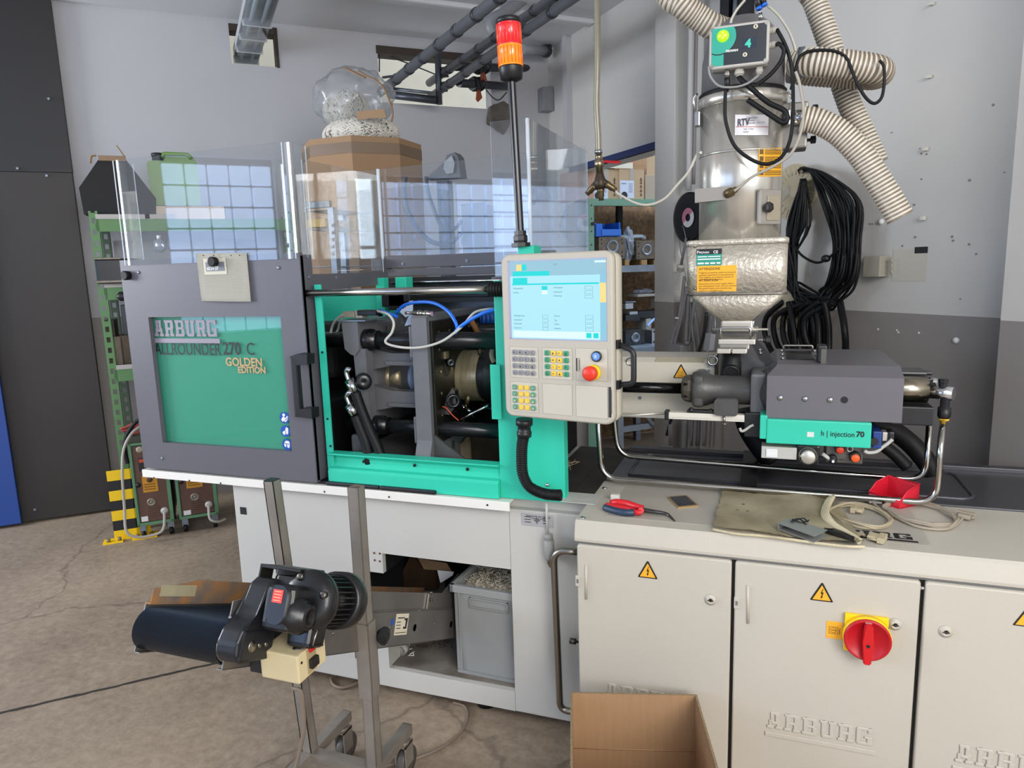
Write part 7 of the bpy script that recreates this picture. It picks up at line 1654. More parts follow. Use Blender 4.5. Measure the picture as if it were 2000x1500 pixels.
m = M(); lbl = lambda *cs: m.prism([m2 @ at(*c, x=-1.07)+V((.0018, 0, 0)) for c in cs], (.0005, 0, 0))
for k in range(3): lbl((773.5-k*.5, 1216+6*k), (782-k*.5, 1215.4+6*k), (782-k*.5, 1214+6*k), (773.8-k*.5, 1214.6+6*k))
lbl((776, 1208), (790, 1207.4), (790.2, 1205.4), (776.4, 1206)); lbl((770.5, 1237), (791.5, 1235.2), (791.6, 1234), (770.7, 1235.8)); lbl((786, 1228), (792, 1227.5), (796, 1207), (790, 1207.6), (788.6, 1211), (792, 1211), (790, 1224), (786.6, 1224))
obj('plate_lettering', m, ink, pn_)
q_ = m2 @ at(766, 1215, x=-1.07); obj('blue_sticker', M().cyl((0, q_.y, q_.z), (.0012, q_.y, q_.z), .0095, seg=18), mat('sticker_blue', '1550a8'), t)
m = M(); q_ = m2 @ at(838, 1165, x=-1.07); m.box((-.004, q_.y-.003, .108), (.002, q_.y+.0, .158)); obj('guard_joint', m, steel, t)
for c in ((845, 1158), (844, 1172)): q_ = m2 @ at(*c, x=-1.07); obj('guard_nut', M().cyl((-.008, q_.y, q_.z), (.0, q_.y, q_.z), .005, seg=6), steeld, t)
# stand of the conveyor
t = thing('conveyor_stand', 'square steel tube stand on castors carrying the belt conveyor', 'stand', (-1.18, 1.6, 0))
pm_ = mat('stand_steel', '9c948a', .45, .5, var=.3, vs=9, bump=.1, bs=60)
def chan(m, p, q, w, wall=.003, open_=True):
    d = (q-p).normalized(); F = frame(p, d, V((0, -1, 0))); Ln = (q-p).length; m.mx = F
    m.box((0, -w/2, -w/2), (Ln, -w/2+wall, w/2)); m.box((0, w/2-wall, -w/2), (Ln, w/2, w/2)); m.box((0, -w/2, w/2-wall), (Ln, w/2, w/2)); m.box((0, -w/2, -w/2), (Ln, w/2, -w/2+wall)); m.mx = Matrix()
YB2 = 1.60
top2, bot2 = at(695, 950, y=YB2), at(732, 1500, y=YB2); bot2 = top2+(bot2-top2)*((top2.z-.165)/(top2.z-bot2.z))
m = M(); chan(m, top2, bot2, .034); obj('upright_post', m, pm_, t)
c_ = top2+(bot2-top2)*.47
m = M(); dd = (bot2-top2).normalized(); chan(m, top2+dd*.40, top2+dd*.63, .044); obj('post_sleeve', m, pm_, t)
m = M(); s1 = top2+dd*.47; m.box(s1+V((-.036, -.01, -.045)), s1+V((-.022, .0, .045)), .003); obj('welded_lug', m, pm_, t)
top1, bot1 = at(531, 938, y=YB2), at(608, 1480, y=YB2); bot1 = top1+(bot1-top1)*((top1.z-.165)/(top1.z-bot1.z))
m = M(); chan(m, top1, bot1, .034); obj('upright_post', m, pm_, t)
m = M(); m.box(V((top1.x-.016, YB2-.016, top1.z)), V((top1.x+.016, YB2+.016, top1.z+.003))); obj('post_cap', m, black, t)
for bb in (bot1, bot2):
    m = M(); m.box((bb.x-.017, 1.30, .130), (bb.x+.017, 1.80, .164), .002); fb2 = obj('foot_bar', m, pm_, t)
    obj('bar_end', M().box((bb.x-.0155, 1.799, .1315), (bb.x+.0155, 1.803, .1625)), black, fb2)
    for y in (1.34, 1.765):
        cst = obj('castor_fork', M().cyl((bb.x, y, .118), (bb.x, y, .130), .022, seg=14).box((bb.x-.020, y-.018, .045), (bb.x-.016, y+.030, .118)).box((bb.x+.016, y-.018, .045), (bb.x+.020, y+.030, .118)).box((bb.x-.02, y-.018, .112), (bb.x+.02, y+.030, .119)), pm_, t)
        obj('castor_wheel', M().lathe((bb.x-.012, y+.02, .045), (1, 0, 0), [(0, .02), (0, .045), (.004, .047), (.02, .047), (.024, .045), (.024, .02)], 26), mat('wheel_grey', '4f4a46', .5), cst)
m = M(); m.box((bot1.x+.017, 1.583, .132), (bot2.x-.017, 1.617, .162)); obj('cross_bar', m, pm_, t)
obj('diagonal_strut', M().box((top1.x+.02, 1.61, .55), (bot2.x-.01, 1.62, .575)), pm_, t)
solo('motor_cable', M().tube([at(*c, y=1.52) for c in ((572, 1345), (588, 1350), (592, 1380), (594, 1420), (588, 1455), (580, 1490), (572, 1520))], .006, 8, smooth=5), mat('cable_dirty', '7b6c5e', .6), 'dirty grey cable hanging down beside the conveyor post', 'cable')
solo('mains_cable', M().tube([at(*c, z=.007) for c in ((885, 1372), (908, 1380), (914, 1400), (904, 1425), (880, 1448), (850, 1466), (815, 1480), (770, 1492), (720, 1500), (680, 1497), (640, 1482), (605, 1475), (575, 1484), (545, 1515))], .0055, 8, smooth=6), mat('cable_dirty', '7b6c5e'), 'dirty grey cable lying on the floor around the conveyor stand', 'cable')
solo('floor_cable', M().tube([at(*c, z=.008) for c in ((657, 1316), (647, 1325), (652, 1338), (668, 1343), (690, 1337), (712, 1325))], .006, 8, smooth=6), mat('cable_dirty', '7b6c5e'), 'short loop of cable peeping out under the white machine base', 'cable')
# ================================================================== cardboard box at the front
h = .375; bl0, br0 = at(1118, 1352, z=h), at(1357, 1357, z=h); Wb, Db = (br0-bl0).length, .46
BF = frame(V((bl0.x, bl0.y, 0)), br0-bl0, Z)      # local x along the back wall, y away from the camera
t = thing('open_carton', 'large open cardboard box standing in front of the cabinet', 'box', mx=BF)
cm = mat('cardboard_front', 'a88460', .85, var=.1, vs=5, bump=.3, bs=30, stretch=(16, 1, 1)); ce = mat('cardboard_edge', 'a08a68', .9, var=.6, vs=300)
obj('back_wall', M().box((0, -.005, 0), (Wb, 0, h)), cm, t)
obj('side_wall', M().box((-.006, -Db, 0), (0, 0, h-.004)), cm, t); obj('side_wall', M().box((Wb, -Db, 0), (Wb+.006, 0, h-.004)), cm, t)
obj('front_wall', M().box((0, -Db, 0), (Wb, -Db+.005, h)), cm, t); obj('box_bottom', M().box((0, -Db, .001), (Wb, 0, .006)), cm, t)
cz_ = (BF.inverted() @ hit(1240, 1462, bl0, BF.to_3x3() @ V((0, 1, 0)))).z
obj('crease', M().cyl((0, -.005, cz_), (Wb, -.005, cz_), .002, seg=6), cm, t)
m = M(); m.box((-.006, -Db, h-.004), (0, 0, h+.001)); m.box((Wb, -Db, h-.004), (Wb+.006, 0, h+.001)); m.box((0, -.005, h), (Wb, 0, h+.0015)); m.box((0, -Db, h), (Wb, -Db+.005, h+.0015)); obj('corrugated_edge', m, ce, t)
# ================================================================== left wall shelving and what stands there
SL = .58      # distance of the rack front from the left wall
def lp(px, py, off=SL): return uvz(at(px, py, L=off))
def lb(m, x0, y0, x1, y1, dep, off=SL, bev=.002):
    a, b = lp(x0, y1, off), lp(x1, y0, off); v = LV+off; ub(m, a.x, b.x, v-dep, v, a.z, b.z, bev); return m
pu = lp(172, 415).x; pu1 = lp(197, 415).x; ztop = lp(180, 412).z
v1 = LV+SL
t = thing('slotted_rack', 'green slotted steel rack against the white left wall', 'shelf', W(pu+.5, LV+.3, 0))
def slotted(m, u0, u1, v, z0, z1, pitch=.065, horizontal=True):
    """slotted angle: face strips with real gaps"""
    w = u1-u0; z = z0; th = .003
    ub(m, u0, u0+w*.28, v-th, v, z0, z1); ub(m, u1-w*.28, u1, v-th, v, z0, z1)
    while z < z1-.01:
        ub(m, u0+w*.28, u1-w*.28, v-th, v, z, min(z+pitch*.5, z1)); z += pitch
    ub(m, u1-th, u1, v-.04, v, z0, z1)
m = UM(); slotted(m, pu, pu+.048, v1, .02, ztop); obj('front_post', m, green, t)
m = UM(); slotted(m, pu, pu+.048, v1-.5, .02, ztop); obj('rear_post', m, mat('green_dark', '3c4f3a', .5), t)
m = UM(); slotted(m, pu+1.15, pu+1.198, v1, .02, ztop); obj('front_post', m, green, t)
m = UM(); slotted(m, pu+1.15, pu+1.198, v1-.5, .02, ztop); obj('rear_post', m, green, t)
levels = [(lp(250, 428).z, lp(250, 452).z), (lp(215, 562).z, lp(215, 586).z), (lp(235, 722).z, lp(235, 745).z)]
for zt1, zt0_ in levels:
    m = UM(); ub(m, pu+.03, pu+1.19, v1-.006, v1, zt0_, zt1, .001); obj('front_beam', m, green, t)
    m = UM(); ub(m, pu+.03, pu+1.19, v1-.5, v1-.006, zt1-.02, zt1); obj('shelf_board', m, mat('board_grey', '6f6c68', .6, var=.3, vs=9), t)
for a_, b_, k in ((187, 284, 0), (293, 341, 0), (205, 245, 1), (226, 262, 2)): obj('label_strip', ub(UM(), lp(a_, 430+k*140).x, lp(b_, 430+k*140).x, v1-.002, v1+.002, levels[k][0]+.001, levels[k][0]+.029), mat('strip_grey', 'b6b2ad', .6), t)
z_ = levels[0][0]
t = thing('sheet_hopper', 'dark sheet-metal hopper lying on top of the green rack, brass clamp on its edge', 'hopper', W(lp(225, 400).x, LV+.35, z_))
q0 = [lp(*c) for c in ((153, 366), (193, 308), (243, 308), (303, 385), (304, 418), (163, 418))]
m = UM(); pf = [(p.x, -(v1-.02), max(p.z, z_)) for p in q0]; m.prism(pf, (0, .35, 0)); 
obj('hopper_body', m, mat('hopper_black', '121216', .7, 0, var=.2, vs=3), t)
a, b = lp(192, 313), lp(244, 304); m = UM(); ub(m, a.x, b.x, v1-.03, v1-.012, a.z, b.z, .002); obj('brass_strip', m, mat('brown_strip', '8a6f52', .5), t)
m = UM(); p = lp(186, 308); m.tube([(p.x-.03, -(v1-.015), p.z-.03), (p.x-.02, -(v1-.015), p.z+.01), (p.x+.005, -(v1-.015), p.z+.015)], .008, 8, smooth=4, flat=.3); obj('left_tab', m, mat('brown_tab', 'a68a68', .5), t)
m = UM(); p = lp(244, 304); m.tube([(p.x, -(v1-.015), p.z-.01), (p.x-.04, -(v1-.01), p.z+.06)], .005, 6, flat=.3); obj('right_tab', m, mat('brown_tab', 'a68a68'), t)
# green canister
t = thing('canister', 'translucent green jerrycan with a black cap on top of the rack', 'canister', W(lp(340, 400).x, LV+.4, z_))
vc = v1-.08
a, b = lp(297, 415, SL-.08), lp(384, 306, SL-.08)
cg = mat('canister_green', '6f9a43', .35, var=.1, vs=5)
m = UM(); x0, x1, zz0, zz1 = a.x, b.x, z_, b.z
m.mx = UVM; loft(m, [rrect(x0, x1, zz0, zz1-.03, .025, -vc), rrect(x0, x1, zz0, zz1-.03, .025, -vc+.20)])
m.prism([(x0+.07, -vc+.03, zz1-.03), (x1-.005, -vc+.03, zz1-.03), (x1-.02, -vc+.03, zz1), (x0+.09, -vc+.03, zz1)], (0, .14, 0))
obj('canister_body', m, cg, t)
m = UM(); m.tube(bend([(x0+.095, -vc+.02, zz1-.01), (x0+.095, -vc+.02, zz1+.015), (x1-.05, -vc+.02, zz1+.015), (x1-.03, -vc+.02, zz1-.01)], .015), .012, 8); obj('carry_handle', m, cg, t)
m = UM(); cx_ = lp(305, 300, SL-.08).x; m.lathe((cx_+.005, -vc+.04, zz1-.035), (0, 0, 1), [(0, .034), (.03, .034), (.03, .036), (.052, .036), (.055, .03)], 20); obj('canister_cap', m, black, t)
m = UM(); a, b = lp(300, 413, SL-.05), lp(338, 398, SL-.05); solo('steel_tray', ub(m, a.x, b.x+.3, v1-.3, v1-.05, z_, b.z-.01, .004), mat('tray_brown_steel', '6a6259', .3, .7), 'low steel tray on top of the rack under the jerrycan', 'tray')
# dark pump-like thing sticking out at the second level
t = thing('black_blower', 'black finned blower lying on the second shelf of the green rack', 'blower', W(lp(225, 550).x, LV+.55, levels[1][0]))
a, b = lp(191, 560, SL+.06), lp(236, 505, SL+.06)
m = UM(); ub(m, a.x, b.x+.1, v1-.2, v1+.06, levels[1][0]+.025, b.z, .01); obj('housing', m, blackg, t)
for z_, k in ((levels[1][0]+.03, .015), (b.z-.004, .012)): obj('edge_flange', ub(UM(), a.x-.008, b.x, v1+.055, v1+.065, z_, z_+k, .002), steeld, t)
m = M(); p = at(234, 579, L=SL+.05); m.lathe(p, W(-1, 0.4, 0), [(-.05, .03), (0, .028), (.012, .014), (.02, .005)], 16); solo('black_cone', m, black, 'black cone-tipped part poking out left of the grey door', 'part')
for i, (x0, y0, x1, y1, off, mm, lb_) in enumerate([(214, 625, 222, 722, .50, mat('mould_brown', '3c342c', .5, .5), 'narrow brown steel plate standing at the left of the third shelf'), (224, 657, 238, 718, .53, mat('mould_brown2', '6b6257', .4, .6, var=.3, vs=30), 'worn steel plate standing second on the third shelf'), (240, 654, 262, 718, .53, mat('mould_brown3', '54493d', .4, .6, var=.3, vs=30), 'worn steel plate standing third on the third shelf'), (241, 595, 262, 650, .45, mat('plate_slate', '3a3c42', .3, .6), 'dark slate-coloured plate leaning at the back of the third shelf')]):
    a, b = lp(x0, y1, off), lp(x1, y0, off); v_ = LV+off
    solo('steel_plate', ub(UM(), a.x, b.x, v_-.2, v_, levels[2][0], b.z, .003), mm, lb_, 'plate')
t = thing('glass_bulb', 'clear glass dome hanging below the top shelf of the green rack', 'glass', at(312, 495, L=SL))
p = at(312, 479, L=SL+.02); obj('dome', M().ball(p, .045, 18, (1, .7, 1)), clear('dome_glass', 'e8eef4', 3, .15, rough=.05), t); obj('dome_neck', M().cyl(p+V((0, 0, .035)), p+V((0, 0, .06)), .012, seg=10), label_w, t)
solo('pale_board', ub(UM(), lp(205, 500).x, lp(470, 500).x, LV+.02, LV+.04, lp(205, 555).z, lp(205, 462).z), mat('panel_pale_grey', 'a5a7ab', .5), 'pale grey board standing against the wall behind the rack', 'board')
# guard post
t = thing('guard_post', 'yellow and black striped steel corner guard bolted to the floor', 'post guard', at(245, 1040, z=0))
gu0, gu1 = uvz(at(221, 1030, L=.72)).x, uvz(at(266, 1028, L=.72)).x; gv = LV+.72; gz = at(240, 917, L=.72).z
gu1 = gu0+.20
bk_ = mat('stripe_black', '15161a', .5); n = 7
for i in range(n):
    z0_, z1_ = gz*(i/n), gz*((i+1)/n); mm = yel2 if i % 2 == 0 else bk_
    if i == n-1: pass
    m = UM()
    m.prism([(gu0, -gv, z0_), (gu0+.125, -gv, z0_), (gu0+.125, -gv, z1_), (gu0, -gv, z1_)], (0, .006, 0)); m.prism([(gu0+.125, -gv, z0_), (gu0+.2, -gv+.05, z0_), (gu0+.2, -gv+.05, z1_), (gu0+.125, -gv, z1_)], (-.004, .006, 0))
    if i == n-1: pass
    obj('stripe_band', m, mm, t)
m = UM(); ub(m, gu0-.06, gu0+.05, gv-.03, gv+.05, .0, .01); ub(m, gu0+.10, gu0+.24, gv-.05, gv+.05, .0, .01); fp_ = obj('foot_plate', m, yel2, t)
m = UM()
for u_ in (gu0-.03, gu0+.03, gu0+.13, gu0+.21): m.cyl((u_, -gv-.03, .01), (u_, -gv-.03, .03), .012, seg=6)
obj('anchor_bolt', m, mat('rusty_bolt', '8c7a62', .5, .5), fp_)
# temperature control units
tm = mat('unit_brown', '63453a', .5, var=.2, vs=14); tf = mat('unit_frame_green', '5f8f68', .5, var=.15, vs=12); tg_ = mat('unit_frame_dark', '4b4c40', .5, var=.2, vs=10)
def unit(px, off, scale, label, i):
    v = LV+off; e_ = [uvz(at(*p, L=off)) for p in px]     # TL, BR of the front
    u0, u1, z0, z1 = e_[0].x, e_[1].x, max(e_[1].z, .05), e_[0].z
    t = thing('temperature_control_unit', label, 'machine', W((u0+u1)/2, v-.25, 0))
    m = UM(); ub(m, u0, u1, v-.42, v-.012, z0, z1, .004); obj('housing', m, tg_, t)
    m = UM(); fr = .022; ub(m, u0+fr, u1-fr, v-.014, v-.004, z0+fr, z1-fr, .003); obj('front_panel', m, tm, t)
    m = UM(); ub(m, u1-fr, u1, v-.012, v, z0, z1, .002); ub(m, u0, u1, v-.012, v, z0, z0+fr*.8, .002); ub(m, u0, u1, v-.012, v, z1-fr*.6, z1, .002); ub(m, u0, u0+fr*.7, v-.012, v, z0, z1, .002); obj('front_frame', m, tf, t)
    w, h = u1-u0, z1-z0
    def fx(a): return u0+w*a
    def fz(a): return z0+h*a
    m = UM(); ub(m, fx(.26), fx(.66), v-.005, v-.002, fz(.40), fz(.60)); yl = obj('yellow_label', m, mat('label_amber_dirty', 'c98e1e', .6), t)
    m = UM()
    for k in range(3): ub(m, fx(.30), fx(.60), v-.002, v-.0012, fz(.43+.03*k), fz(.44+.03*k))
    obj('label_print', m, br_, yl)
    obj('label_knob', UM().lathe((fx(.46), -(v-.002), fz(.55)), (0, -1, 0), [(0, .018), (.006, .016), (.008, .008), (.008, 0)], 18), mat('knob_brown', '4a2f22', .4), t)
    obj('screw_cap', UM().lathe((fx(.14), -(v-.004), fz(.50)), (0, -1, 0), [(0, .016), (.008, .014), (.009, 0)], 14), black, t)
    obj('rating_plate', ub(UM(), fx(.22), fx(.40), v-.005, v-.003, fz(.66), fz(.82)), black, t); obj('display_red', ub(UM(), fx(.24), fx(.38), v-.003, v-.002, fz(.765), fz(.805)), mat('display_red', 'c84a28', .5), t)
    obj('round_port', UM().lathe((fx(.44), -(v-.004), fz(.275)), (0, -1, 0), [(0, .026), (.006, .025), (.008, .016), (.004, .014), (.004, .008), (.008, .006), (.008, 0)], 22), mat('port_steel', '8d8478', .4, .5), t)
    m = UM()
    for k in range(5): ub(m, fx(.32), fx(.62), v-.006, v+.003, fz(.09+.028*k), fz(.104+.028*k), .001)
    obj('louvre', m, tm, t)
    obj('small_plate', ub(UM(), fx(.12), fx(.30), v-.005, v-.002, fz(.05), fz(.11)), label_w, t)
    m = UM(); m.lathe((fx(.76), -(v-.004), fz(.15)), (0, -1, 0), [(0, .022), (.008, .022), (.01, .014), (.025, .012)], 12); obj('cable_entry', m, lgrey, t)
    for u_ in (fx(.12), fx(.88)):
        for v_ in (v-.05, v-.36):
            c = obj('castor', UM().cyl((u_-.012, -v_, .026), (u_+.012, -v_, .026), .026, seg=18), rubber, t); obj('castor_fork', ub(UM(), u_-.018, u_+.018, v_-.012, v_+.012, .04, z0+.002), galv, c)
    obj('top_handle', UM().lathe((fx(.30), -(v-.002), fz(.93)), (0, -1, 0), [(0, .016), (.02, .02), (.025, .01)], 14), mat('cap_beige', 'a99f8c', .5), t)
    return W(fx(.76), v+.02, fz(.15)), (u0, u1, z0, z1, v)
c1_, d1 = unit([(249, 868), (341, 1018)], .80, 1, 'brown and green temperature unit beside the striped post guard, nearer one', 0)
c2_, d2 = unit([(334, 868), (428, 1004)], .80, 1, 'brown and green temperature unit to the right, half under the machine ledge', 1)
solo('unit_cable', M().tube([c1_, at(318, 1035, L=.86), at(290, 1047, L=.87), at(262, 1048, L=.88), at(246, 1035, L=.88), at(243, 990, L=.86), at(239, 930, L=.86), at(241, 880, L=.84), at(256, 848, L=.82), at(275, 832, L=.78)], .008, 8, smooth=6), mat('cable_greywhite', 'a8a39a', .5), 'pale grey cable looping from the nearer temperature unit up past the post guard', 'cable')
solo('unit_cable', M().tube([c2_, at(410, 1013, L=.86), at(425, 1019, L=.86), at(440, 1014, L=.80)], .008, 8, smooth=6), mat('cable_greywhite', 'a8a39a'), 'pale cable curling from the second temperature unit to the floor', 'cable')
solo('black_hose', M().tube([at(*c, L=.78) for c in ((250, 905), (243, 878), (248, 850), (262, 828), (276, 818))], .012, 8, smooth=6), rubber, 'black hose arching over the left edge of the temperature unit', 'hose')
for i, cs in enumerate((((236, 838), (252, 832), (268, 822), (276, 816)), ((238, 842), (255, 838), (276, 828)), ((252, 850), (265, 846), (278, 842)))):
    solo('red_hose', M().tube([at(*c, L=.74) for c in cs], .008, 8, smooth=5), mat('hose_red_brown', ('9a3b32', 'b0453c', '8a7358')[i], .6), ('upper red hose lying on the temperature unit', 'lower red hose lying on the temperature unit', 'brown hose end on top of the temperature unit')[i], 'hose')
# ================================================================== big carton with bagged yarn
oy = 3.6
a, b = at(612, 268, y=oy), at(803, 268, y=oy); ocx = (a.x+b.x)/2; orr = (b.x-a.x)/2*1.02; oz = at(700, 264, y=oy-orr*.9).z
t = thing('octagonal_carton', 'tall eight-sided cardboard container with a taped rim behind the machine', 'box', (ocx, oy, 0))
def octa(r, z, sy=1.): return [(ocx+r*math.cos(R(22.5+45*k)), oy+r*sy*math.sin(R(22.5+45*k)), z) for k in range(8)]
m = M(); lo, hi = octa(orr*1.02, .0), octa(orr*1.04, oz); prev = None
A1 = [m._v(p) for p in lo]; B1 = [m._v(p) for p in hi]; C1 = [m._v(p) for p in octa(orr*1.0, oz)]; D1 = [m._v(p) for p in octa(orr*.98, .02)]
for i in range(8):
    j = (i+1) % 8; m.bm.faces.new((A1[i], A1[j], B1[j], B1[i])); m.bm.faces.new((B1[i], B1[j], C1[j], C1[i])); m.bm.faces.new((C1[i], C1[j], D1[j], D1[i]))
obj('carton_wall', m, mat('octa_card', '9a7c5e', .85, var=.08, vs=3), t)
tz1, tz0 = at(700, 276, y=oy-orr*.9).z, at(700, 298, y=oy-orr*.9).z
m = M(); A1 = [m._v(p) for p in octa(orr*1.047, tz0)]; B1 = [m._v(p) for p in octa(orr*1.047, tz1)]
for i in range(8): m.bm.faces.new((A1[i], A1[(i+1) % 8], B1[(i+1) % 8], B1[i]))
obj('tape_band', m, mat('tape_brown', '6e573f', .35), t)
m = M(); m.cyl((ocx, oy, oz-.12), (ocx, oy, oz-.10), orr*.9, seg=8); obj('carton_lid', m, card, t)
wy = mat('yarn_white', 'd6d1c6', .9, var=.12, vs=40)
def yarn(cx_, cy_, cz_, rx, rz, n, seed, label):
    rn = random.Random(seed); m = M(); bmesh.ops.create_icosphere(m.bm, subdivisions=3, radius=1, matrix=Matrix.Translation((cx_, cy_, cz_)) @ Matrix.Diagonal((rx*.93, rx*.8, rz*.93, 1)))
    for k in range(n):
        th_ = rn.uniform(-math.pi, .1); ph = rn.uniform(-1, 1)*.9; P = []
        for s in range(12):
            a_ = th_+.07*math.sin(s*1.7+k)+rn.uniform(-.02, .02); zz = ph+(s/11-.5)*.9
            zz = max(-.98, min(.98, zz)); q = math.sqrt(1-zz*zz); P.append((cx_+rx*q*math.cos(a_), cy_+rx*.86*q*math.sin(a_), cz_+rz*zz))
        m.tube(P, .0045, 5)
    for v in m.bm.verts: pass
    o = solo('yarn_bundle', m, wy, label, 'yarn'); o['kind'] = 'stuff'; return o
c_ = at(668, 215, y=oy-.05); yarn(c_.x, oy, at(668, 214, y=oy-.05).z, .135, .115, 170, 1, 'bundle of white yarn tied in plastic on the tall carton')
c_ = at(725, 246, y=oy-.02); yarn(ocx+.01, oy, at(700, 262, y=oy-.05).z, .225, .095, 190, 2, 'flat layer of white yarn filling the top of the tall carton')
bagm = clear('bag_plastic', 'eef0f1', 1.5, .17, 'd4d6d9', rough=.25)
bm = bmesh.new(); bmesh.ops.create_icosphere(bm, subdivisions=5, radius=1); rn = random.Random(3)
from mathutils import noise as NZ
for v in bm.verts:
    k = 1+.10*NZ.noise(v.co*2.3)+.07*NZ.noise(v.co*5.1)+.05*abs(NZ.noise(v.co*11)); v.co = V((v.co.x*.225*k, v.co.y*.2*k, v.co.z*.165*k))
cbg = at(686, 190, y=oy-.02); bm.transform(Matrix.Translation((cbg.x, oy, cbg.z-.01)))
for f in bm.faces: f.smooth = True
m = M(); m.bm.free(); m.bm = bm; t = thing('plastic_bag', 'clear crumpled plastic bag with brown tape over the yarn on the tall carton', 'bag', (cbg.x, oy, cbg.z-.15)); obj('bag_film', m, bagm, t)
bt2 = mat('tape_tan', '8a6b48', .5)
obj('tape_strip', M().tube([at(*c, y=oy-.21) for c in ((674, 132), (690, 140), (705, 148), (714, 152))], .007, 6, smooth=4, flat=.3), bt2, t)
obj('tape_strip', M().tube([at(*c, y=oy-.22) for c in ((700, 138), (716, 148), (732, 155), (748, 170), (760, 195), (767, 220), (764, 238))], .005, 6, smooth=5, flat=.4), bt2, t)
obj('tape_patch', M().prism([at(*c, y=oy-.20) for c in ((696, 219), (718, 215), (750, 213), (755, 230), (725, 231), (698, 234))], (0, .004, 0)), bt2, t)
# dark torn bag on the wall
p0 = [at(*c, L=.05) for c in ((957, 207), (985, 199), (998, 205), (994, 245), (985, 262), (968, 250), (954, 240))]
m = M(); m.prism(p0, -VD*.045); bmesh.ops.subdivide_edges(m.bm, edges=list(m.bm.edges), cuts=3, use_grid_fill=True)
for v in m.bm.verts: v.co += V((NZ.noise(v.co*20), NZ.noise(v.co*20+V((5, 0, 0))), NZ.noise(v.co*20+V((0, 7, 0)))))*.012
solo('hanging_cover', m, mat('cover_brown_grey', '66605a', .8, var=.4, vs=14), 'crumpled brown-grey cover hanging high on the back wall', 'cover')
m = UM(); a, b = uvz(at(1060, 225, RR=.02)), uvz(at(1078, 170, RR=.02)); ub(m, RU-.10, RU-.005, a.y, b.y, a.z, b.z, .004); solo('wall_box', m, mat('wall_box_grey', '85868a', .5), 'small grey box high in the corner of the right wall', 'box')
# things behind the clear guards: rack with trays, black stand, lamp head
t = thing('tray_rack', 'galvanised rack with trays seen through the clear guard', 'shelf', (-1.86, 3.1, 0))
ry = 2.88
def rb2(x0, y0, x1, y1, dep, name, mm, bev=.002):
    a, b = at(x0, y1, y=ry), at(x1, y0, y=ry); return obj(name, M().box((a.x, ry, a.z), (b.x, ry+dep, b.z), bev), mm, t)
a = at(646, 500, y=ry); obj('rack_post', M().box((a.x, ry, 0), (a.x+.03, ry+.03, at(646, 405, y=ry).z)), galv, t)
a2 = at(596, 500, y=ry); obj('rack_post', M().box((a2.x, ry+.3, 0), (a2.x+.03, ry+.33, at(596, 405, y=ry).z)), galv, t)
rb2(590, 409, 650, 412, .35, 'rack_shelf', galv); rb2(590, 446, 650, 449, .35, 'rack_shelf', galv); rb2(590, 520, 650, 524, .35, 'rack_shelf', galv)
tr = rb2(596, 391, 643, 408, .02, 'tray_front', mat('tray_dark_grey', '5f6468', .4, .5)); rb2(598, 427, 634, 445, .25, 'yellow_tray', mat('tray_yellow', 'b48f3c', .5))
m = M()
for k in range(5): a = at(651, 440+14*k, y=ry-.001); m.box((a.x-.008, ry-.002, a.z-.008), (a.x+.004, ry, a.z+.008))
obj('post_slots', m, dark, t, kind='stuff')
# yellowish unit: dark machine edge seen behind (black robot stand)
t = thing('robot_arm_stand', 'dark stand with two cable loops behind the rear clear guard', 'stand', (-1.2, 3.4, 0))
sy = 3.35
m = M(); a = at(870, 352, y=sy); m.box((a.x-.05, sy, 0), (a.x+.01, sy+.06, a.z)); obj('stand_column', m, mat('stand_dark', '4a4c52', .5), t)
m = M(); m.prism([at(*c, y=sy-.01) for c in ((830, 350), (868, 316), (873, 303), (887, 297), (894, 306), (900, 346))], (0, .08, 0)); hd = obj('stand_head', m, mat('stand_slate', '55595f', .4), t)
m = M(); m.prism([at(*c, y=sy-.02) for c in ((866, 330), (868, 316), (882, 304), (888, 318), (885, 338), (872, 340))], (0, .005, 0)); obj('head_plate', m, mat('plate_pale_slate', '8b9096', .4), hd)
m = M(); a, b = at(898, 430, y=sy), at(948, 395, y=sy); m.box((a.x, sy, a.z-.25), (b.x, sy+.15, b.z), .01); obj('grey_box', m, mat('box_dark_grey', '5f646c', .4), t)
cbk = mat('cable_charcoal', '3a3b40', .5)
obj('cable_loop', M().tube([at(*c, y=sy-.03) for c in ((792, 345), (789, 375), (796, 410), (812, 440), (836, 468), (862, 477), (884, 472), (900, 455))], .012, 8, smooth=6), cbk, t)
obj('cable_loop', M().tube([at(*c, y=sy-.03) for c in ((832, 345), (836, 375), (848, 410), (860, 440), (872, 450), (890, 445), (902, 430))], .010, 8, smooth=6), cbk, t)
# ================================================================== brass distributor hanging from the ceiling
t = thing('air_distributor', 'braided hose with red-handled tap and brass distributor hanging from the ceiling', 'air hose', at(1172, 380, y=2.75))
dy_ = 2.75
def dq(*c): return at(*c, y=dy_)
obj('supply_hose', M().tube([dq(1166, -20), dq(1167, 100), dq(1165, 200), dq(1168, 260), dq(1169, 300)], .0115, 12, smooth=5), mat('hose_olive_clear', '8c8672', .25, coat=.5), t)
obj('hose_clip', M().lathe(dq(1169, 293), dq(1169, 302)-dq(1169, 293), [(0, .015), (.014, .015)], 14), chrome, t)
obj('tap_body', M().lathe(dq(1169, 302), dq(1171, 336)-dq(1169, 302), [(0, .012), (.01, .015), (.02, .013), (.022, .018), (.045, .018), (.048, .013), (.075, .014)], 14), mat('nickel', 'b5a68a', .25, 1.), t)
m = M(); m.tube([dq(1173, 317), dq(1178, 315), dq(1190, 316), dq(1212, 317)], .007, 8, smooth=4, flat=.5); obj('tap_lever', m, mat('lever_red', 'b91820', .4), t)
bd = mat('distributor_bronze', '41362b', .45, .4)
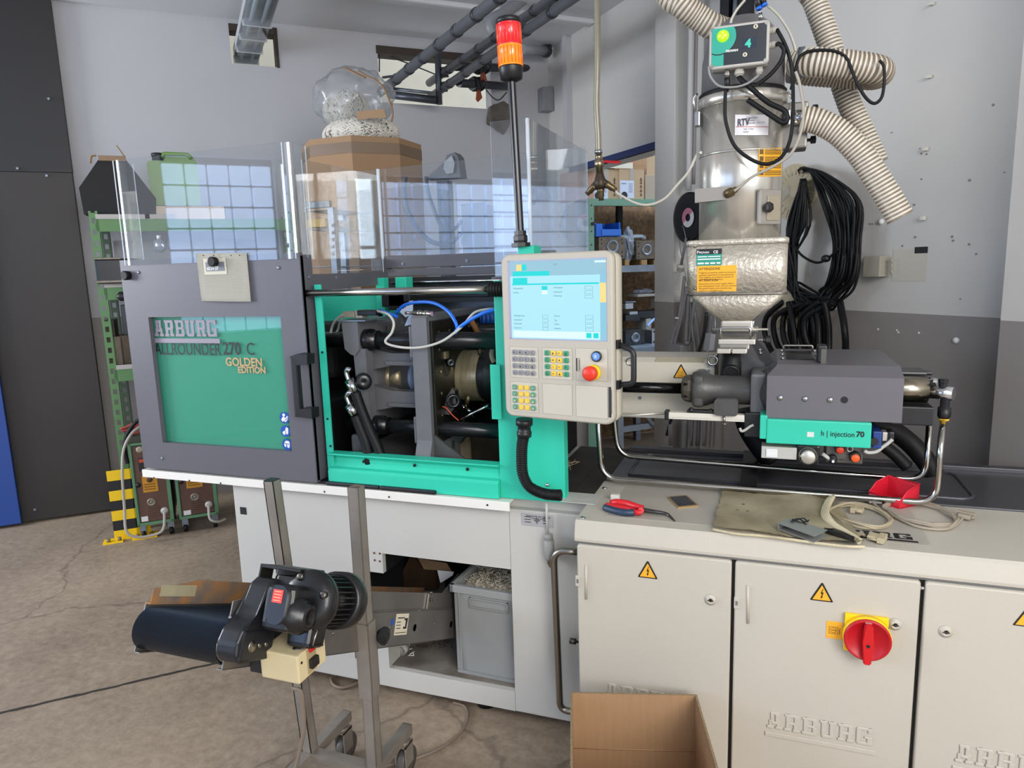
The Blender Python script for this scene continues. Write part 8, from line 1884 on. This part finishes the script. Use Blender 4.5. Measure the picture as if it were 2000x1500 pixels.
m = M(); m.lathe(dq(1171, 336), dq(1173, 372)-dq(1171, 336), [(0, .014), (.012, .016), (.03, .022), (.05, .026), (.065, .016)], 12)
ends = ((1152, 373), (1174, 384), (1196, 367))
for e in ends: s0 = dq(1172, 352); e1 = dq(*e); m.cyl(s0, s0+(e1-s0)*.55, .015, .014, 12)
obj('manifold', m, bd, t)
m = M()
for e in ends: s0 = dq(1172, 352); e1 = dq(*e); d_ = (e1-s0); m.lathe(s0+d_*.5, d_, [(0, .014), (.01, .015), (.014, .012), (.03, .013), (.034, .010), (.045, .010)], 12)
obj('quick_coupling', m, brass, t)
solo('nozzle_tip', M().cyl(dq(1199, 370), dq(1206, 377), .005, seg=10), chrome, 'small steel nozzle plugged into the right branch of the distributor', 'nozzle')
# ================================================================== things on the right wall
def rw(px, py, off=.0): return at(px, py, RR=off)
def rbx(name, x0, y0, x1, y1, dep, mm, label, cat, group=None, par=None):
    a, b = uvz(rw(x0, y1)), uvz(rw(x1, y0)); m = UM(); ub(m, RU-dep, RU-.001, a.y, b.y, a.z, b.z, .003)
    return solo(name, m, mm, label, cat, group) if par is None else obj(name, m, mm, par)
t = thing('junction_box', 'beige square junction box on the white wall above the grey dado', 'junction box', rw(1722, 540))
rbx('box_body', 1703, 499, 1738, 540, .06, mat('junction_beige', '9d978a', .6), '', '', par=t)
m = M()
for y in (508, 519, 530): p = rw(1741, y, .03); m.cyl(p, p+VD*.006, .010, seg=14)
obj('knockout', m, mat('junction_beige', '9d978a'), t)
rbx('black_tape', 1787, 481.5, 1813, 495, .003, mat('tape_black', '1b1c1e', .6), 'strip of black tape stuck on the white wall', 'tape')
rbx('outline_patch', 1742, 485, 1812, 549, .0015, mat('wall_patch', 'c3bfb4', .8), 'pale rectangle left on the wall where a box was removed', 'patch')
for c, w_ in zip(((1822, 8), (1817, 150), (1810, 291), (1805, 426)), ('top', 'second from top', 'third from top', 'bottom')): rbx('wall_clip', c[0]-4, c[1]-4, c[0]+5, c[1]+5, .02, mat('clip_white', 'cfccc2', .5), 'small square white cable clip, '+w_+' of four on the right wall', 'clip', 'cable clips in a column on the right wall')
m = M(); rn = random.Random(21)
for c in ((1742, 259), (1862, 470), (1893, 477), (1907, 496), (1876, 584), (1860, 462), (1788, 463), (1800, 300), (1810, 301), (1987, 248), (1962, 337), (1800, 350), (1763, 480), (1797, 290), (1786, 400), (1700, 437), (1705, 437), (1712, 437), (1894, 352), (1940, 205)):
    p = rw(*c); m.cyl(p, p-UD*.003, .0045*rn.uniform(.6, 1.2), seg=10)
o_ = solo('wall_plug_holes', m, mat('hole_dark', '8c857c', .9), 'scattered drill holes in the white right wall', 'holes'); o_['kind'] = 'stuff'
for i, c in enumerate(((1868, 665), (1722, 433))): p = rw(*c); solo('wall_screw', M().lathe(p, -UD, [(0, .014), (.008, .012), (.012, .005), (.014, 0)], 14), label_w, ('white round plug on the grey dado', 'pale round plug in the white wall below the ribbed hose')[i], 'plug')
m = M()
for c in ((1715, 643), (1752, 645), (1755, 649), (1795, 650)): p = rw(*c); m.cyl(p, p-UD*.002, .0045, seg=8)
o_ = solo('paint_flecks', m, label_w, 'four white flecks on the grey dado', 'flecks'); o_['kind'] = 'stuff'
rbx('grey_patch', 1882, 751, 1902, 766, .0015, mat('patch_lightgrey', '8b8680', .6), 'small lighter grey square stuck on the grey dado', 'sticker')
# cable reels and coils
reel = mat('reel_cream', 'bdb195', .6, var=.15, vs=20)
def reel_(px, py, rad, off, label, face=True):
    c = rw(px, py, off); n = -UD; t = thing('cable_reel', label, 'reel', c-V((0, 0, rad)))
    obj('reel_flange', M().lathe(c, n, [(0, .012), (0, rad), (.006, rad), (.008, rad*.97), (.006, rad*.94), (.004, rad*.6), (.006, rad*.57), (.006, .03), (.010, .028), (.010, .012)], 40), reel, t)
    obj('reel_core', M().lathe(c, -n, [(0, rad*.55), (off-.01, rad*.55)], 24), reel, t)
    m = M(); ax_ = n.orthogonal().normalized(); b_ = n.cross(ax_)
    for k in range(24):
        a_ = 2*math.pi*k/24; d_ = ax_*math.cos(a_)+b_*math.sin(a_); m.cyl(c+n*.006+d_*rad*.62, c+n*.006+d_*rad*.92, .0025, seg=5)
    obj('reel_ribs', m, reel, t); obj('reel_label', M().prism([c+n*.0075+ax_*x*rad+b_*z*rad for x, z in ((-.5, -.25), (-.25, -.5), (-.15, -.1), (-.4, .1))], n*.0005), mat('label_tan', 'a8a090', .6), t)
    return t
reel_(1552, 376, .135, .09, 'cream cable reel high on the wall beside the loader cylinder')
reel_(1539, 600, .125, .10, 'cream cable reel behind the hopper, lower of two, with an orange mark')
solo('orange_mark', M().cyl(rw(1552, 600, .112), rw(1552, 600, .115), .018, seg=12), mat('mark_orange', 'c98a48', .6), 'orange spot on the lower cream reel', 'mark')
wm = [mat('cable_coil_black', '101113', .5, spec=.25)]
def loops(n, f, r, label, seed, seg=6):
    rn = random.Random(seed)
    for k in range(n):
        pts = [rw(px+rn.uniform(-1, 1)*jx, py+rn.uniform(-1, 1)*jy, off+rn.uniform(0, .05)) for px, py, off, jx, jy in f(k, rn)]
        yield M().tube(pts, r, seg, smooth=6, closed=False)
def f1(k, rn):
    a = k/26.0; xr = 1628+50*a+rn.uniform(-3, 3); xb_m = 1585+14*a
    return [(1560+8*a, 335-6*a, .10, 3, 3), (1583+30*a, 334+8*a, .12, 3, 2), (xr-20*(1-a), 390, .10, 3, 4), (xr, 470, .09, 3, 6), (xr-6, 540, .09, 4, 5), (xr-30, 580-10*rn.random(), .09, 5, 5), (1605+10*rn.random(), 602-22*(1-a), .10, 6, 5), (1565-rn.random()*10, 592-34*rn.random(), .09, 6, 6), (1532+20*rn.random(), 545-40*rn.random(), .10, 6, 8), (1536+52*rn.random()*(1-a*.4), 440, .11, 6, 10), (1566+6*a, 352, .12, 3, 3)]
t = thing('cable_coil', 'big coil of black cable hanging on the white right wall', 'cable coil', rw(1600, 612, .1))
for m in loops(27, f1, .0062, '', 4): obj('cable_turn', m, wm[0], t)
obj('coil_binding', M().ball(rw(1613, 505, .14), .022, 10, (1, 1, .8)), black, t)
obj('loose_strand', M().tube([rw(*c, .14) for c in ((1545, 465), (1562, 495), (1590, 512), (1612, 508), (1640, 485))], .006, 8, smooth=5), wm[0], t)
obj('wall_hook', M().cyl(rw(1565, 335, .0), rw(1565, 335, .17), .008, seg=8), steeld, t)
def f2(k, rn):
    x0, x1, xb_, yb = ((1520, 1580, 1600, 720), (1535, 1560, 1552, 715), (1570, 1610, 1590, 722), (1600, 1640, 1622, 718), (1580, 1640, 1655, 712), (1550, 1590, 1600, 725), (1500, 1540, 1548, 722), (1590, 1600, 1605, 725))[k]
    return [(x1-8, 590, .10, 2, 2), (x0-4, 620, .12, 2, 2), (x0-4, 665, .12, 2, 3), (x0+20, yb-14, .12, 3, 3), ((x0+x1)/2+14, yb, .12, 3, 2), (x1+10, yb-25, .12, 3, 3), (x1+8, 640, .12, 3, 3), (x1, 590, .10, 2, 2)]
t = thing('heavy_cable_coil', 'coil of thick black cable hanging below the thin coil, behind the injection unit', 'cable coil', rw(1580, 725, .1))
for m in loops(8, f2, .014, '', 6, 8): obj('cable_turn', m, wm[0], t)
# black reel on the column
c = at(1347, 425, RR=.16); n = -UD
t = thing('wire_spool', 'black wire spool with pink and white label hanging on the column', 'spool', c-V((0, 0, .14)))
obj('spool_flange', M().lathe(c, n, [(0, .03), (0, .145), (.01, .145), (.012, .13), (.008, .06), (.008, .03)], 40), blackg, t)
obj('spool_core', M().lathe(c-n*.08, n, [(0, .13), (.01, .13), (.01, .09), (.08, .09)], 30), black, t)
m = M(); a_ = n.orthogonal().normalized(); b_ = n.cross(a_)
def halfdisc(f0_, f1_, r0, r1, mm, nm):
    m = M(); pts = [c+n*.0125+(V((b_*math.cos(R(a))+Z*math.sin(R(a)))))*r1 for a in range(f0_, f1_+1, 12)]+[c+n*.0125+(b_*math.cos(R(a))+Z*math.sin(R(a)))*r0 for a in range(f1_, f0_-1, -12)]
    m.prism(pts, n*.0006); obj(nm, m, mm, t)
b_ = Z.cross(n).normalized()
halfdisc(36, 216, .022, .055, mat('label_pink', 'b56f88', .5), 'pink_label'); halfdisc(216, 396, .022, .055, mat('label_white2', 'c9c9ce', .5), 'white_label')
solo('spool_wire', M().tube([at(*c_, RR=.16) for c_ in ((1330, 430), (1327, 470), (1335, 520), (1345, 560))]+[at(1340, 470, RR=.17), at(1333, 440, RR=.17)], .0025, 6, smooth=6), galv, 'thin loose wires hanging from the black spool', 'wire')
# conduits and cables on the column
cg_ = mat('conduit_grey', '6f6e70', .5); cp_ = mat('conduit_white', 'b4b3b2', .45)
def pipe(pts, r, mm, label, cat='conduit', off=.13, seg=10):
    return solo('conduit' if cat == 'conduit' else 'cable', M().tube([at(*p, RR=off) for p in pts], r, seg, smooth=4), mm, label, cat)
pipe([(1352, -10), (1348, 200), (1345, 372)], .017, cp_, 'white conduit running down the right edge of the column', off=.10)
pipe([(1361, -10), (1357, 200), (1354, 360)], .012, mat('conduit_lilac', '8f8d90', .5), 'thinner grey conduit beside the white one', off=.06)
pipe([(1344, 575), (1341, 640), (1340, 668)], .014, cg_, 'grey conduit entering the top of the small dado junction box', off=.11)
pipe([(1357, 585), (1350, 640), (1347, 668)], .011, cg_, 'second grey conduit beside it above the dado junction box', off=.10)
pipe([(1353, 590), (1362, 640), (1368, 700), (1366, 760), (1360, 870)], .010, cg_, 'grey cable slanting down behind the barrel guard, left', 'cable', off=.09)
pipe([(1349, 590), (1352, 640), (1358, 700), (1355, 760), (1350, 870)], .010, cg_, 'grey cable running down beside the dado junction box', 'cable', off=.10)
pipe([(1380, 610), (1375, 650), (1364, 690), (1350, 730), (1320, 790), (1302, 850)], .010, black, 'black cable slanting down across the grey dado', 'cable', off=.16)
pipe([(1389, 615), (1384, 660), (1379, 720), (1376, 800), (1374, 870)], .010, cg_, 'grey cable with a white clip hanging left of the hopper neck', 'cable', off=.12)
pipe([(1383, 600), (1380, 660), (1376, 720), (1368, 800), (1364, 870)], .009, cg_, 'second grey cable left of the hopper neck', 'cable', off=.10)
pipe([(1337, 540), (1331, 590), (1325, 625), (1314, 660), (1309, 700), (1308, 870)], .010, mat('cable_midgrey', '77767a', .5), 'grey cable curving down the column, outer', 'cable', off=.16)
pipe([(1341, 560), (1334, 600), (1327, 635), (1318, 668), (1313, 705), (1312, 870)], .009, mat('cable_midgrey', '77767a'), 'grey cable curving down the column, inner', 'cable', off=.15)
pipe([(1338, 820), (1337, 850), (1336, 880)], .020, cg_, 'wide grey conduit low on the dado behind the bed', off=.10)
solo('cable_band', M().lathe(at(1324, 622, RR=.16), Z, [(0, .018), (.008, .018)], 12), label_w, 'white band round the curving grey cables', 'cable tie')
solo('cable_band', M().lathe(at(1379, 654, RR=.12), Z, [(0, .016), (.008, .016)], 12), label_w, 'white band round the cable beside the hopper neck', 'cable tie')
t = thing('dado_junction_box', 'small grey junction box with glands on the grey dado', 'junction box', at(1338, 692, RR=.1))
a, b = uvz(at(1326, 690, RR=.1)), uvz(at(1351, 672, RR=.1)); m = UM(); ub(m, RU-.18, RU-.10, a.y, b.y, a.z, b.z, .006); obj('box_body', m, mat('box_midgrey', '77777a', .5), t)
obj('cable_gland', M().cyl(at(1342, 673, RR=.14), at(1342, 666, RR=.14), .018, seg=10), cg_, t)
t = thing('wall_plug_connector', 'white inline connector with handwriting hanging on a grey cable at the column', 'connector', at(1326, 563, RR=.17))
obj('connector_body', M().prism([at(*c_, RR=.17) for c_ in ((1320, 531), (1331, 532), (1327, 567), (1316, 565))], -UD*.03), mat('connector_white', 'b5b4b2', .45), t)
obj('connector_gland', M().lathe(at(1328, 530, RR=.185), at(1330, 517, RR=.185)-at(1328, 530, RR=.185), [(0, .020), (.02, .020), (.022, .024), (.035, .024), (.04, .016)], 12), lgrey, t)
obj('connector_lead', M().tube([at(1330, 518, RR=.185), at(1336, 490, RR=.18), at(1340, 465, RR=.18)], .008, 8), cg_, t)
m = M(); 
for k in range(5): p = at(1321+.9*k, 556-4.5*k, RR=.2015); m.cyl(p, p+VD*.012+Z*.006, .0012, seg=5)
obj('handwriting', m, inkb, t)
solo('white_stick', M().tube([at(1328, 483, RR=.12), at(1327, 495, RR=.12), at(1331, 505, RR=.12)], .012, 8, flat=.5), label_w, 'small white strip hanging on the column left of the hopper', 'strip')
t = thing('hanging_switch', 'pale grey pendant switch hanging left of the hopper neck', 'switch', at(1390, 683, RR=.3))
obj('switch_body', M().prism([at(*c_, RR=.5) for c_ in ((1388, 650), (1398, 652), (1394, 684), (1383, 683))], -UD*.03), mat('switch_pale', '9a9ba0', .5), t); obj('switch_lead', M().tube([at(1397, 610, RR=.5), at(1397, 640, RR=.5), at(1396, 652, RR=.5)], .004, 8), galv, t)
obj('switch_gland', M().cyl(at(1396, 640, RR=.5), at(1395, 651, RR=.5), .009, seg=10), galv, t)
# dark vertical beam behind the loader
m = UM(); a, b = uvz(at(1414, 50, RR=.05)), uvz(at(1431, 50, RR=.05)); ub(m, RU-.08, RU, a.y, b.y, 2.0, CZ, .002); c0 = uvz(at(1442, 50, RR=.05)); c1 = uvz(at(1458, 50, RR=.05)); ub(m, RU-.08, RU, c0.y, c1.y, 2.0, CZ, .002); ub(m, RU-.04, RU, b.y, c0.y, 2.0, CZ); solo('wall_channel', m, mat('channel_black', '1d1e24', .5), 'dark steel channel fixed vertically on the wall behind the loader head', 'channel')
solo('beam_conduit', M().tube([at(1437, -5, RR=.09), at(1434, 46, RR=.09), at(1430, 90, RR=.09)], .012, 8), galv, 'grey conduit inside the dark wall channel', 'conduit')
solo('black_bracket', M().prism([at(*c_, y=2.5) for c_ in ((1438, 42), (1462, 27), (1476, 28), (1480, 40))], (0, .08, 0)), black, 'black angular bracket showing above the control box', 'bracket')
# ================================================================== pipes under the ceiling
pg_ = mat('pipe_grey_pvc', '5d6066', .45, var=.1, vs=5); pd_ = mat('pipe_dark', '2e3036', .4)
def cpipe(p, q, z0, r, mm, label):
    """pipe running square to the back wall at height z through the picture points p (far) and q (near)"""
    a = at(*p, z=z0); b = at(*q, z=z0); d = (b-a).normalized(); d = VD if d.dot(VD) > 0 else -VD
    a2 = a; return a2, a2+VD*((b-a).dot(VD))
def ceilpipe(far, near, r, mm, label, ztest=3.15, rings=6):
    A2 = at(*far, L=.25); d = None
    # height from the far end on the back wall, run along VD; near end chosen so the pipe leaves the picture
    Ln = 3.6; B2 = A2+VD*Ln
    # solve the exact direction from the second picture point at the same height
    Bn = at(*near, z=A2.z+.0001) if False else None
    t = thing('ceiling_pipe', label, 'pipe', A2-V((0, 0, r)))
    # aim: the point where the ray through 'near' comes closest to a horizontal line of slope chosen freely
    dn = ray(*near); k = (A2.z-CAM.z)/dn.z; N = CAM+dn*k; dr = (N-A2).normalized()
    B2 = A2+dr*((N-A2).length+2.6)
    obj('pipe_tube', M().tube([A2-dr*.3, B2], r, 18), mm, t)
    for i in range(rings+4):
        q = A2+dr*((N-A2).length*(i+.4)/rings); obj('pipe_collar', M().lathe(q, dr, [(0, r*1.02), (0, r*1.14), (.03, r*1.14), (.03, r*1.02)], 18), pd_, t)
    return A2, dr
A2, d2_ = ceilpipe((764, 163), (955, 10), .033, pg_, 'uppermost grey pipe slanting up from the wall opening')
A3, d3 = ceilpipe((866, 143), (1068, 5), .029, pg_, 'middle grey pipe slanting up from the steel frame')
A4, d4 = ceilpipe((866, 172), (1110, 2), .029, pg_, 'lower grey pipe slanting up from the steel frame')
solo('bent_pipe', M().tube([at(975, 75, L=.9), at(962, 62, L=.9), at(958, 48, L=.9), at(966, 36, L=.9), at(985, 25, L=.9), at(1020, 0, L=.9), at(1035, -12, L=.9), at(1090, -55, L=.9)], .038, 16, smooth=6), mat('pipe_lightgrey', '85878c', .45), 'light grey pipe with a hooked end behind the red lamp', 'pipe')
for i, (x0, y0, x1, y1) in enumerate(((868, 130, 1052, 134), (876, 162, 1038, 172))):
    yy = at(x1, y1, RR=.05)
    t = thing('branch_pipe', ('upper', 'lower')[i]+' black branch pipe with valve and orange lever running to the wall', 'pipe', yy)
    A_, B_ = at(x0+20, y0, L=.45), at(x1, y1, RR=.03)
    obj('pipe_tube', M().tube([A_, B_], .030, 14), pd_, t); d_ = (B_-A_).normalized(); vv = A_+d_*((B_-A_).length*(.22, .16)[i])
    obj('valve_body', M().lathe(vv, d_, [(0, .045), (.03, .055), (.03, .045), (.10, .045), (.10, .055), (.13, .045), (.16, .036)], 14), black, t)
    obj('valve_lever', M().prism([vv+d_*.06+V((0, 0, -.04)), vv+d_*.10+V((0, 0, -.04)), vv+d_*.13+V((0, 0, -.10)), vv+d_*.07+V((0, 0, -.13)), vv+d_*.04+V((0, 0, -.11))], VD*.02), mat('lever_orange', 'a05030', .5), t)
    obj('wall_flange', M().lathe(B_-d_*.02, d_, [(0, .06), (.01, .06)], 18), galv, t)
t = thing('grey_stub_pipe', 'short grey pipe with a clamp high in the corner, right of the lamp', 'pipe', at(1060, 100, RR=.1)); A_, B_ = at(1020, 96, RR=.35), at(1072, 100, RR=.06); obj('pipe_tube', M().tube([A_, B_], .038, 14), mat('pipe_lightgrey', '85878c'), t); obj('pipe_clamp', M().lathe(B_-(B_-A_).normalized()*.05, B_-A_, [(0, .05), (.03, .05)], 14).box(B_+V((-.02, -.02, .03)), B_+V((.02, .02, .08))), pd_, t)
t = thing('pipe_support', 'dark steel angle frame holding the pipes in the wall opening', 'frame', at(850, 200, L=.2))
fm_ = mat('frame_steel_dark', '4b4f58', .4, .5)
a, b = at(855, 98, L=.25), at(858, 204, L=.25); m = M(); m.tube([a, b], .025, 4); obj('frame_upright', m, fm_, t)
m = M(); m.tube([at(757, 184, L=.1), at(853, 196, L=.25)], .035, 4); obj('frame_rail', m, fm_, t)
m = M(); m.tube([at(757, 172, L=.12), at(845, 182, L=.27)], .014, 4); obj('frame_rail', m, galv, t)
m = M(); 
for c_ in ((865, 133), (866, 150), (864, 162), (864, 178), (757, 150)): p = at(*c_, L=.27); m.box(p-V((.04, .01, .006)), p+V((.04, .01, .006)))
obj('pipe_saddle', m, black, t, kind='stuff')
for i, cs in enumerate((((739, 102), (800, 125), (850, 145)), ((949, 175), (962, 190), (975, 195), (990, 180)), ((741, 90), (741, 140)))):
    solo('thin_wire', M().tube([at(*c_, L=-.05 if i != 1 else .3) for c_ in cs], .005, 6, smooth=5), pd_, ('thin dark wire crossing the wall opening', 'thin dark wire sagging right of the valves', 'thin dark wire down the left side of the wall opening')[i], 'wire')
m = M()
for k in range(4): m.tube([at(1020+6*k, 92-8*k, RR=.12), at(1050+4*k, 60, RR=.12), at(1110+5*k, 35-6*k, RR=.12), at(1175+4*k, -4, RR=.12)], .004, 5, smooth=4)
solo('wire_bundle', m, pd_, 'bundle of thin wires running up the corner under the ceiling', 'wires')
# ceiling lamp
t = thing('fluorescent_lamp', 'long fluorescent ceiling lamp with a clear ribbed cover, top left', 'lamp', at(490, 120, z=3.1))
za = 3.12
q0, q1, q2, q3 = at(455, 122, z=za), at(508, 129, z=za), at(556, 0, z=za), at(480, -5, z=za)
ctr0 = (q0+q1)/2; ctr1 = (q2+q3)/2; dl = (ctr1-ctr0).normalized(); wl = .17; sd_ = Z.cross(dl)
LF = frame(ctr0, dl, Z); Ln = (ctr1-ctr0).length+.4
m = M(LF); m.box((0, -wl/2, .05), (Ln, wl/2, .11), .01); obj('lamp_housing', m, mat('lamp_housing', 'a9adb0', .5), t)
m = M(LF); loft(m, [[(x, -wl/2, .05), (x, -wl*.42, .005), (x, wl*.42, .005), (x, wl/2, .05)] for x in (0, Ln)]); obj('lamp_cover', m, clear('lamp_diffuser', 'd2dae0', 2, .25, 'b4bec6', rough=.1), t)
m = M(LF)
for x in (0.0, .28, .56, .84): m.box((x-.004, -wl/2-.002, 0), (x+.004, wl/2+.002, .055))
for s in (-1, 1): m.box((0, s*wl/2-.003, .04), (Ln, s*wl/2+.003, .055))
obj('cover_clip', m, mat('clip_grey', 'b9bdc0', .4), t)
for s in (-.035, .035): obj('lamp_tube', M(LF).cyl((.03, s, .035), (Ln-.03, s, .035), .013, seg=12), mat('tube_off', 'cdd4d8', .3), t)
for x in (.2, Ln-.2): obj('lamp_hanger', M(LF).cyl((x, 0, .11), (x, 0, CZ-za), .006, seg=8), galv, t)
